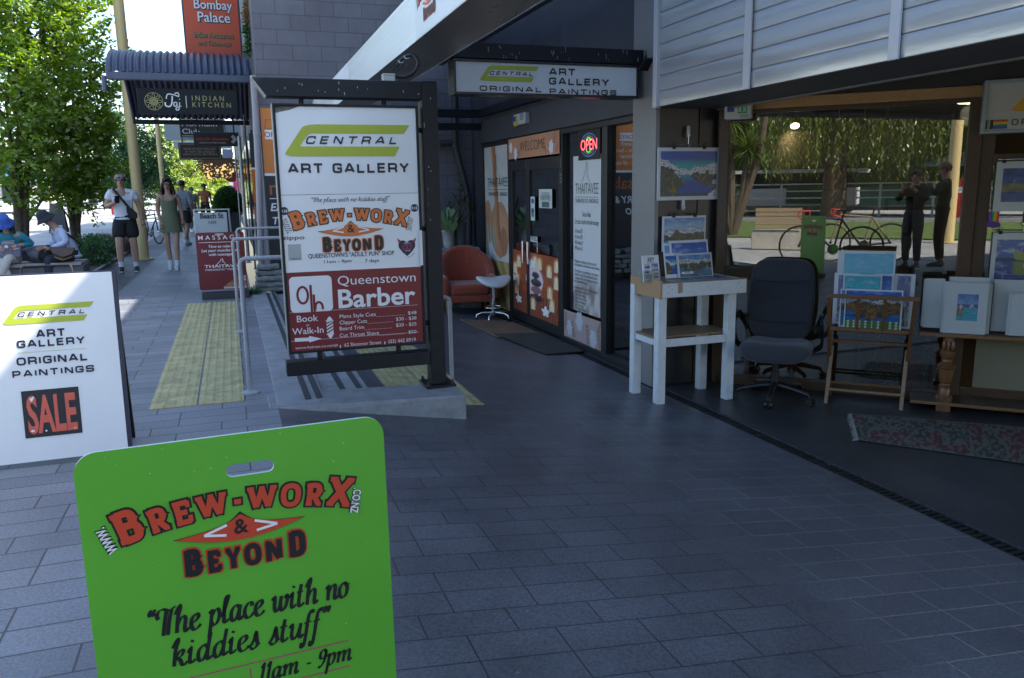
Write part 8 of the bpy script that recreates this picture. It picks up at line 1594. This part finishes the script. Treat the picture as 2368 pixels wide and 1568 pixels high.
# ---- people far down the street
p = G(479, 530); person('man in an orange T-shirt and dark trousers far down the footpath', p, radians(8), 1.80, dict(anL=(.1, -.1, .09), knL=(.1, -.1, .5)), skin=SKIN2, shirt=mat('rust_shirt', (.34, .13, .05), .85), sleeve=.6, pants=blk, hair=kh, cap=mat('dark_cap', (.02, .02, .02), .7), shoe=sneaker)
p = G(450, 536); person('woman in a green cap and grey dress behind the plaid shirted man', p, radians(20), 1.66, dict(wrR=(-.06, -.22, 1.12)), shirt=mat('grey_tee', (.16, .16, .15), .85), sleeve=.5, pants=mat('grey_skirt', (.14, .14, .14), .85), hair=bh, cap=mat('green_cap', (.02, .09, .05), .7), shoe=wv)
# ---- seated pair on the bench
def seat_pose(lean, **k):
    d = dict(pel=(0, .02, .10), wai=(0, -.02+lean*.1, .24), che=(0, -.06-lean*.25, .44), nb=(0, -.09-lean*.42, .60), nk=(0, -.11-lean*.5, .66), hd=(0, -.16-lean*.62, .745), cr=(0, -.17-lean*.62, .82), shL=(.17, -.08-lean*.4, .56), shR=(-.17, -.08-lean*.4, .56), hiL=(.09, -.06, .08), hiR=(-.09, -.06, .08), knL=(.11, -.46, .09), knR=(-.11, -.46, .09), anL=(.11, -.44, -.36), anR=(-.11, -.44, -.36)); d.update(k); return d
bl_s = mat('striped_blue_shirt', (.40, .48, .66), .8, bump=.3, bscale=9); 
mm = bpy.data.materials['striped_blue_shirt']; nt = mm.node_tree; w = nd(nt, 'TexWave'); w.bands_direction = 'X'; w.inputs['Scale'].default_value = 30; tc = nd(nt, 'TexCoord'); nt.links.new(tc.outputs['Object'], w.inputs[0]); rr = nd(nt, 'ValToRGB'); rr.color_ramp.elements[0].color = (.34, .43, .64, 1); rr.color_ramp.elements[1].color = (.52, .57, .68, 1); nt.links.new(w.outputs[0], rr.inputs[0]); nt.links.new(rr.outputs[0], nt.nodes['Principled BSDF'].inputs[0])
p = PY(170, 596, 15.6)
def ex_tablet(t, j, F, sd_, fwd, up, hc):
    mb = MB(); P = Pl((0, -.44, .27), (1, 0, 0), (0, .85, .5)); pslab(mb, P, -.10, -.08, .10, .08, .012, 0, .01); lobj('tablet', mb, MATS['phone_black'], t); mb = MB(); mb.tube([F(.075, .02, -.03), F(.05, .06, -.16), F(.03, .07, -.30)], .004, 6); mb.tube([F(-.075, .02, -.03), F(-.04, .06, -.16), F(-.02, .07, -.28)], .004, 6); lobj('hat_cord', mb, blk, t)
    mb = MB(); mb.tube([(.19, -.12, .5), (.12, .1, .3), (-.16, .1, .16)], .016, 6); lobj('bag_strap', mb, blk, t)
person('man in a dark bucket hat and pale blue striped shirt using a tablet', (p.x, 15.62, BZ-.02), radians(-62), 1.74, seat_pose(.34, elL=(.24, -.16, .36), wrL=(.09, -.40, .26), elR=(-.24, -.18, .34), wrR=(-.09, -.42, .25), handL=(-.5, -.8, .1), handR=(.5, -.8, .1), face=(0, -.8, -.75), anR=(-.02, -.50, -.36), knR=(-.10, -.46, .10)), shirt=bl_s, sleeve=1.85, pants=navy_c, hair=kh, hat=mat('charcoal_hat', (.022, .025, .035), .85), shoe=mat('navy_shoe', (.03, .05, .09), .6), extra=ex_tablet, wide=1.08)
t = thing('satchel', 'brown leather satchel on the lap of the man with the tablet', 'bag', (p.x-.25, 15.4, BZ+.12)); mb = MB(); P = Pl(PY(142, 578, 15.22), (1, 0, -.12), (0, .6, .8)); mb.prism([P(a, b) for a, b in ((-.2, .05), (.2, .07), (.17, -.06), (.04, -.14), (-.12, -.08))], P.n*-.05); obj('flap', mb, mat('brown_leather', (.075, .035, .02), .4, var=.2), t, bevel=.012); mb = MB(); mb.prism([P(a, b, -.06) for a, b in ((-.15, .02), (.19, .05), (.16, -.09), (.03, -.17), (-.1, -.12))], P.n*-.03); obj('body', mb, mat('tan_leather', (.16, .10, .05), .6), t, bevel=.012)
teal = mat('teal_jacket', (.015, .19, .27), .6, bump=.3, bscale=8); st = mat('striped_top', (.5, .5, .52), .8); nt = st.node_tree; w = nd(nt, 'TexWave'); w.bands_direction = 'Z'; w.inputs['Scale'].default_value = 14; tc = nd(nt, 'TexCoord'); nt.links.new(tc.outputs['Object'], w.inputs[0]); rr = nd(nt, 'ValToRGB'); rr.color_ramp.interpolation = 'CONSTANT'; rr.color_ramp.elements[0].color = (.02, .02, .03, 1); rr.color_ramp.elements[1].color = (.5, .5, .52, 1); rr.color_ramp.elements[1].position = .6; nt.links.new(w.outputs[0], rr.inputs[0]); nt.links.new(rr.outputs[0], nt.nodes['Principled BSDF'].inputs[0])
p = PY(28, 610, 15.5)
def ex_bag(t, j, F, sd_, fwd, up, hc):
    mb = MB(); mb.prism([V3((a, -.26, .30+b)) for a, b in ((-.18, -.16), (.18, -.16), (.20, .04), (.16, .08), (-.16, .08), (-.2, .04))], (0, -.12, 0)); b_ = lobj('handbag', mb, mat('spotted_navy', (.03, .025, .07), .7, var2=(.25, .25, .32), vscale=120), t, bevel=.03, seg=3); mb = MB(); mb.bar((-.16, -.385, .285), (-.02, -.385, .295), .02, .008); mb.bar((.02, -.385, .285), (.17, -.385, .31), .02, .008); lobj('zip', mb, wv, b_); mb = MB(); mb.cyl((-.02, -.382, .345), (-.02, -.392, .345), .03, 14); lobj('badge', mb, mount, b_)
    mb = MB(); mb.grid(lambda s, q: V3((-.10+.2*s, -.235-.03*sin(pi*s)-.08*(1-q), .30+.27*q)), 8, 8); lobj('striped_top', mb, st, t, smooth=60)
person('woman in a blue bucket hat and teal jacket searching her handbag', (p.x, 15.55, BZ-.02), radians(6), 1.64, seat_pose(.42, elL=(.36, -.12, .36), wrL=(.14, -.34, .36), elR=(-.32, -.12, .34), wrR=(-.14, -.34, .34), handL=(-.7, -.4, -.4), handR=(.7, -.4, -.3), face=(0, -.8, -.7), knL=(.0, -.48, .16), anL=(-.16, -.50, -.22), knR=(-.12, -.46, .08), anR=(.02, -.46, -.36)), shirt=teal, sleeve=1.7, pants=mat('cream_trousers', (.42, .39, .35), .85, bump=.2, bscale=10), hair=bh, hair_long=True, hat=mat('blue_hat', (.03, .09, .36), .85), shoe=sneaker, glasses=True, extra=ex_bag, wide=1.12)
c = PY(92, 588, 15.55); t = thing('backpack', 'grey and black backpack lying on the bench between the seated pair', 'backpack', (c.x, 15.55, BZ)); mb = MB(); mb.ell((c.x, 15.6, BZ+.14), (.32, .2, .15), 18, 10); obj('body', mb, mat('grey_nylon', (.10, .11, .14), .7, var=.2, vscale=10), t, smooth=80); mb = MB(); mb.ell((c.x+.1, 15.44, BZ+.12), (.12, .07, .10), 14, 8); obj('pocket', mb, blk, t, smooth=80); mb = MB(); mb.tube([(c.x-.2, 15.42, BZ+.2), (c.x-.12, 15.34, BZ+.06), (c.x+.05, 15.3, BZ+.02), (c.x+.15, 15.28, BZ-.02)], .018, 6); obj('strap', mb, blk, t)
# ============================================================ bicycles
tyre = mat('tyre', (.015, .015, .016), .8)
def bicycle(label, loc, yaw, col, grp='parked bicycles', bars='red_tape'):
    t = thing('bicycle', label, 'bicycle', loc, grp); t.rotation_euler.z = yaw; fm = mat('bike_'+col[0], col[1], .3, coat=.4)
    for x in (-.5, .5):
        mb = MB(); mb.tube([(x+.335*cos(2*pi*i/32), 0, .345+.335*sin(2*pi*i/32)) for i in range(32)], .017, 8, closed=True); w = lobj('wheel', mb, tyre, t, smooth=60); mb = MB()
        for i in range(14): a = 2*pi*i/14; mb.cyl((x, 0, .345), (x+.32*cos(a), 0, .345+.32*sin(a)), .0016, 4)
        mb.cyl((x, -.03, .345), (x, .03, .345), .022, 10); lobj('spokes', mb, chrome, w)
    A, B, Cc, Dd = (-.06, 0, .30), (-.17, 0, .80), (.36, 0, .84), (.40, 0, .70); mb = MB()
    for p, q in ((A, B), (A, Dd), (B, Cc), (Cc, Dd), (A, (-.5, .0, .345)), (B, (-.5, 0, .345)), (Dd, (.5, 0, .345))): mb.cyl(p, q, .017, 8)
    lobj('frame', mb, fm, t, smooth=50); mb = MB(); mb.tube([(-.17, 0, .80), (-.2, 0, .93)], .013, 8); lobj('seat_post', mb, blackm, t); mb = MB(); mb.ell((-.2, 0, .95), (.13, .065, .022), 12, 6); lobj('saddle', mb, blackm, t)
    mb = MB(); mb.tube([(.36, 0, .84), (.35, 0, .93), (.40, 0, .94)], .012, 8)
    for s in (-1, 1): mb.tube([(.40, 0, .94), (.40, s*.2, .94), (.47, s*.205, .94), (.50, s*.21, .88), (.46, s*.215, .82), (.38, s*.215, .81)], .014, 8)
    lobj('handlebar', mb, mat(bars, (.5, .03, .02), .6) if bars == 'red_tape' else blackm, t, smooth=50); mb = MB(); mb.cyl((-.06, -.05, .30), (-.06, -.03, .30), .09, 18); mb.bar((-.06, -.07, .30), (.08, -.07, .22), .02, .012); lobj('crank', mb, chrome, t)
g = G(352, 560); bicycle('black bicycle parked on the plaza behind the walking couple', (g.x+.1, 24.5, 0), radians(70), ('black', (.015, .015, .018)), bars='black')
# ============================================================ trees
def tree(name, label, base, H, blobs, n, L, w, lm, trunk_r, stems=(), seed=1, grp=None, droop=0.0, shell=.25, cat='tree', br=14):
    rd = random.Random(seed); t = thing(name, label, cat, base, grp); b = V3(base); mb = MB(); top = V3(blobs[0][0])
    st = stems or [b+V3((0, 0, H*.8))]
    for s in st: s = V3(s); m_ = b.lerp(s, .45)+V3((rd.uniform(-.15, .15), rd.uniform(-.1, .1), 0)); mb.tube([b, b.lerp(m_, .5), m_, s], [trunk_r, trunk_r*.8, trunk_r*.55, trunk_r*.15], 10)
    for i in range(br):
        c, r = blobs[rd.randrange(len(blobs))]; c = V3(c); a = rd.uniform(0, 6.28); e = c+V3((r[0]*.7*cos(a), r[1]*.7*sin(a), rd.uniform(-.3, .6)*r[2])); s = V3(st[rd.randrange(len(st))]); o_ = b.lerp(s, clamp((e.z-b.z)/max(.1, s.z-b.z)-.3, .18, .9)); mb.tube([o_, o_.lerp(e, .5)+V3((0, 0, .12)), e], [trunk_r*.3, trunk_r*.2, .012], 6)
    obj('trunk', mb, bark, t, smooth=60); mb = MB(); vol = [r[0]*r[1]*r[2] for c, r in blobs]; tv = sum(v**.72 for v in vol)
    for (c, r), v in zip(blobs, vol):
        c = V3(c); k = int(n*v**.72/tv); ncl = max(4, k//30)
        for q in range(ncl):
            d = V3((rd.gauss(0, 1), rd.gauss(0, 1), rd.gauss(0, 1))).normalized(); f = shell+(1-shell)*rd.random()**.6; f *= 1+.28*NZ.noise(d*1.9+c); p = c+V3((d.x*r[0], d.y*r[1], d.z*r[2]))*f; ax = (d+V3((0, 0, .8-droop*2.2))).normalized(); ln = rd.uniform(.25, .6)*(1+droop)
            for i in range(30):
                u_ = rd.random(); o_ = p+ax*ln*(u_-.3)+V3((rd.gauss(0, .06), rd.gauss(0, .06), rd.gauss(0, .05)-droop*ln*u_*u_)); dd = (V3((rd.gauss(0, 1), rd.gauss(0, 1), rd.gauss(-.15-droop, .5)))+ax*.5).normalized(); leafq(mb, o_, dd, L*rd.uniform(.7, 1.25), w*rd.uniform(.7, 1.2), rd)
    obj('crown', mb, lm, t); return t
l1 = leaf_mat('hornbeam_leaf', (.10, .19, .018), (.26, .36, .055), .52); l2 = leaf_mat('feather_leaf', (.02, .09, .03), (.06, .17, .05), .45); l3 = leaf_mat('far_leaf', (.18, .26, .04), (.34, .40, .09), .5)
def TB(x, y, Y, rx, rz, ry=None): p = PY(x, y, Y); return ((p.x, Y, p.z), (rx, ry or rx, rz))
b = PY(46, 560, 19.5); tree('street_tree', 'bright green columnar tree behind the woman in the blue hat', (b.x, 19.5, 0), 9, [TB(40, 60, 19.5, 1.45, 2.4), TB(20, 250, 19.3, 1.3, 1.7), TB(110, 190, 19.4, 1.0, 1.8), TB(60, 380, 19.5, 1.2, 1.0), TB(100, 20, 19.5, 1.0, 1.6), TB(-60, 200, 19.6, 1.4, 3.0), TB(60, -160, 19.6, 1.3, 2.4)], 24000, .13, .034, l1, .12, [PY(50, 100, 19.5), PY(80, 200, 19.5), PY(10, 200, 19.5)], 3, 'street trees by the bench')
b = PY(176, 560, 20.6); tree('street_tree', 'darker multi-stemmed columnar tree right of the first, partly in shade', (b.x, 20.6, 0), 9, [TB(172, 60, 20.6, .85, 2.0), TB(190, 250, 20.6, .9, 1.6), TB(196, 390, 20.4, .72, .9), TB(150, 330, 20.6, .9, 1.3), TB(218, 330, 20.5, .5, 1.0), TB(165, -160, 20.6, .9, 1.8), TB(150, 430, 20.3, .8, .55), TB(215, 430, 20.3, .4, .5)], 17000, .125, .034, l1, .08, [PY(170, 100, 20.6), PY(200, 180, 20.6), PY(150, 200, 20.6)], 8, 'street trees by the bench')
b = PY(300, 480, 36); tree('feathery_tree', 'soft dark green feathery tree behind the thick yellow pole', (b.x, 36, 0), 6, [TB(300, 350, 36, 1.5, 1.5), TB(262, 330, 36, 1.0, 1.3), TB(340, 360, 36, 1.0, 1.1), TB(285, 275, 36, .9, .9), TB(255, 400, 36, .9, .8), TB(350, 410, 36, .8, .7), TB(310, 420, 35.5, 1.2, .6)], 16000, .16, .022, l2, .14, (), 5, None, .5)
for i, (x, y, Y, r, s, lb) in enumerate(((425, 395, 52, 2.1, 4, 'pale lime tree at the far end of the street'), (395, 370, 60, 2.0, 6, 'loose yellow green tree behind the feathery tree'), (468, 425, 80, 2.6, 7, 'distant light green tree beyond the wicker awning'), (495, 440, 95, 3.2, 9, 'far pale tree behind the green shop sign'))):
    c = PY(x, y, Y); tree('far_tree', lb, (c.x, Y, 0), c.z, [((c.x, Y, c.z), (r, r, r*1.1)), ((c.x+r*.5, Y, c.z-r*.6), (r*.8, r*.8, r*.7)), ((c.x-r*.5, Y, c.z-r*.3), (r*.7, r*.7, r*.8))], 4200, .3, .08, l3, .15, (), s, 'trees far down the street')
# ============================================================ the lakefront behind the camera (seen mirrored in the gallery window)
def MR(x, y, z=0.0): g = G(x, y, z); return g-WN*(2*(g-W0).dot(WN))
def oo(p): return (p-W0).dot(WN)
o1, o0 = oo(MR(1950, 514)), oo(MR(1950, 552))
def gq(s0, s1, a, b, z): return MB().face([WS(s0, z, a), WS(s1, z, a), WS(s1, z, b), WS(s0, z, b)][::-1])
lawn = mat('lawn', (.08, .125, .025), .9, var=.35, vscale=4, bump=.5, bscale=90)
struct('lawn', gq(-20, 26, o0, o1, .02), lawn); mb = MB(); wbox(mb, -20, 26, .0, .14, o1, o1+.5); struct('lawn_kerb', mb, conc)
struct('lake', gq(-200, 260, o1+16, 420, .01), mat('lake_water', (.02, .07, .08), .08, bump=.2, bscale=3)); struct('promenade', gq(-24, 60, o1+.5, o1+16, .012), mat('promenade_paving', (.33, .32, .30), .8, var=.1))
mb = MB(); mb.grid(lambda s, q: WS(-400+900*s, max(0, (60+70*fbm(s*5, 1))*sin(pi*q*.5)), 330+160*q), 60, 6); struct('hill', mb, mat('hill_bush', (.006, .011, .005), 1.0, spec=0.0, var=.4, vscale=.02))
# willow
rd = random.Random(21); wb_ = MR(1925, 507); t = thing('willow', 'large weeping willow with hanging strands on the lakefront', 'tree', (wb_.x, wb_.y, 0)); mb = MB(); tops = []
top = wb_+V3((0, 0, 7.5)); mb.tube([wb_, wb_+V3((.1, .1, 2)), top], [.5, .42, .15], 12)
for i in range(26): s = rd.uniform(-6, 11); e = wb_+WT*s+WN*rd.uniform(-2.5, 2.5)+V3((0, 0, rd.uniform(5, 8.5))); mb.tube([wb_+V3((0, 0, 2+3*rd.random())), (wb_+e)/2+V3((0, 0, 3)), e], [.16, .1, .02], 6); tops.append(e)
obj('trunk', mb, bark, t, smooth=60); mb = MB()
for i in range(1500):
    e = wb_+WT*rd.uniform(-3.2, 10.5)+WN*rd.uniform(-2.8, 2.6); zt_ = rd.uniform(4.5, 8.6); zb = rd.choice((1.9, 2.3, 2.8, 3.6))+rd.gauss(0, .35); sw = rd.gauss(0, .25); n = int((zt_-zb)/.13)
    for k in range(n): f = k/n; leafq(mb, e+WT*(sw*f)+V3((rd.gauss(0, .04), rd.gauss(0, .04), zt_-(zt_-zb)*f)), V3((rd.gauss(0, .4), rd.gauss(0, .4), -1)).normalized(), .2, .03, rd)
leafball(mb, wb_+WT*3.5-WN*-2+V3((0, 0, 6.5)), (9, 2.5, 3.6), 5000, .5, .16, rd, .2); obj('crown', mb, leaf_mat('willow_leaf', (.06, .11, .015), (.20, .22, .04), .4), t)
# cabbage trees
def cabbage(label, b, zs, seed):
    rd = random.Random(seed); t = thing('cabbage_tree', label, 'tree', b, 'cabbage trees on the lawn edge'); mb = MB(); lf = MB()
    for dx, z in zs:
        e = b+WT*dx+V3((0, 0, z)); mb.tube([b, (b+e)/2+WT*dx*.2, e], [.13, .1, .08], 8)
        for i in range(230): a = rd.uniform(0, 6.28); el = rd.uniform(-.5, 1.4); blade(lf, e, (cos(a), sin(a), el), rd.uniform(.6, .95), .022, 4, .5)
    obj('trunk', mb, bark, t); obj('crown', lf, leaf_mat('cabbage_leaf', (.05, .10, .02), (.2, .24, .07), .35), t)
cabbage('tall cabbage tree with spiky heads beside the lawn', MR(1692, 545), ((-.1, 3.1), (-.7, 3.9), (.35, 2.3), (.9, 4.3)), 3); cabbage('short cabbage tree beside the tall one', MR(1655, 542), ((0, 1.3), (.2, .9)), 4)
# park bench
b = MR(1790, 578); t = thing('park_bench', 'stone sided park bench with slatted timber back by the lawn', 'bench', b); P0 = b
mb = MB(); mb.obox(b-WT*.5, WT*1.05, WN*.45, V3((0, 0, .42))); obj('base', mb, mat('pale_stone', (.42, .40, .36), .8, var=.2, vscale=5, bump=.5), t, bevel=.02)
for k in range(5): mb = MB(); mb.obox(b-WT*.42-WN*.04+V3((0, 0, .46+.09*k)), WT*.95, WN*.05, V3((0, 0, .075))); obj('slat', mb, wood_mat('bench_timber', (.30, .22, .13), (.4, .3, .19)), t)
def face_yaw(d): return atan2(d.x, -d.y)
wy = face_yaw(WT)
for i, (x, y, c, lb, dy) in enumerate(((1915, 617, ('graphite', (.05, .05, .055)), 'graphite road bicycle with red bar tape by the kerb', .1), (1985, 606, ('sand', (.25, .2, .12)), 'sand coloured bicycle parked behind the graphite one', -.2))): p = MR(x, y); bicycle(lb, p, atan2(WT.y, WT.x)+pi+dy, c, 'bicycles at the kerb behind the camera')
p = MR(2190, 562); t = thing('light_pole', 'mustard yellow pole beside the lawn behind the camera', 'pole', p); mb = MB(); mb.tube([p, p+V3((0, 0, 3.0))], [.13, .12], 16); obj('shaft', mb, ym, t, smooth=50); mb = MB(); mb.cyl(p, p+V3((0, 0, .04)), .22, 16); obj('base_flange', mb, ym, t)
p = MR(2222, 512); t = thing('red_sign_board', 'red upright sign board on the lakefront promenade', 'sign', p); mb = MB(); mb.obox(p-WT*.45, WT*.9, WN*.15, V3((0, 0, 1.5))); obj('panel', mb, mat('bin_red', (.45, .03, .03)), t, bevel=.02); mb = MB(); mb.obox(p-WT*.3-WN*.01+V3((0, 0, 1.0)), WT*.6, WN*.01, V3((0, 0, .2))); obj('white_label', mb, white_i, t)
# pier, kiosk, umbrella
pb = MR(1800, 500); po = oo(pb); ps = (pb-W0).dot(WT); t = thing('pier', 'white railed pier on the lake behind the lawn', 'pier', pb); wp_ = mat('pier_white', (.6, .6, .58), .6); mb = MB(); wbox(mb, ps-12, ps+22, .25, .4, po, po+2); obj('deck', mb, mat('pier_timber', (.14, .10, .07), .8), t)
for k in range(0, 36, 2): mb = MB(); wbox(mb, ps-12+k, ps-11.9+k, -.2, 1.4, po, po+.1); obj('post', mb, wp_, t)
for z in (.75, 1.05, 1.35): mb = MB(); wbox(mb, ps-12, ps+22, z, z+.06, po-.02, po); obj('rail', mb, wp_, t)
t = thing('boat_shed', 'low white and green boat shed on the pier', 'building', WS(ps-2, .4, po+3)); mb = MB(); wbox(mb, ps-7, ps+3, .4, 1.2, po+2.2, po+6); obj('wall', mb, wp_, t); mb = MB(); wbox(mb, ps-7.4, ps+3.4, 1.9, 2.05, po+1.8, po+6.4); obj('roof', mb, wp_, t); mb = MB(); wbox(mb, ps-7, ps+3, 1.2, 1.9, po+2.5, po+5.6); obj('window', mb, wdk, t); mb = MB(); wbox(mb, ps-6, ps-3, .5, 1.3, po+2.15, po+2.2); wbox(mb, ps, ps+2.5, .5, 1.3, po+2.15, po+2.2); obj('green_panel', mb, mat('boat_green', (.02, .1, .04), .5), t)
p = MR(2205, 505); stall('pale blue umbrella on the lakefront promenade', p.x, p.y, 1.4, 2.0, mat('umbrella_blue', (.45, .55, .62), .7), 'umbrellas on the promenade')
# the photographer and a passer-by
yw = pi+radians(-19); person('photographer in a dark jacket standing behind the camera', (-.13, -.42, 0), yw, 1.62, dict(elL=(.25, -.12, 1.2), wrL=(.09, -.27, 1.40), elR=(-.25, -.12, 1.2), wrR=(-.09, -.27, 1.40), handL=(-.4, -.3, .6), handR=(.4, -.3, .6)), shirt=blk, sleeve=1.8, pants=mat('dark_jeans', (.03, .035, .055), .85), hair=kh, shoe=sneaker)
q = V3((0, 0, 0))+WT*.62+WN*.75; person('man in sunglasses and dark green jacket raising a phone to his mouth', (q.x, q.y, 0), face_yaw(V3((-.75, .55, 0)))+pi*0, 1.74, dict(elR=(-.24, -.1, 1.2), wrR=(-.1, -.26, 1.43), handR=(.3, .2, .8)), shirt=mat('green_jacket', (.035, .045, .03), .8), sleeve=1.8, pants=blk, hair=mat('fair_hair', (.14, .08, .05), .7), glasses=True, shoe=sneaker)

rd = random.Random(77); mb = MB()
for i in range(420):
    if rd.random() < .5: x, y = rd.uniform(.3, 3.3), rd.uniform(1.5, 8)
    else: x, y = rd.gauss(3.45, .25), rd.uniform(2, 6)
    z = (zr(x) if x < 3.38 else FL)+.002; r_ = rd.uniform(.002, .007); a = rd.uniform(0, 6.28); mb.face([(x+r_*cos(a+k*2.1)*(1.6 if k == 0 else .7), y+r_*sin(a+k*2.1), z+.001*k) for k in range(3)])
o = obj('leaf_litter', mb, mat('litter', (.20, .18, .14), .9, var=.5, vscale=60)); tag(o, 'tiny leaf scraps and crumbs scattered over the paving and gallery floor', 'litter'); o['kind'] = 'stuff'
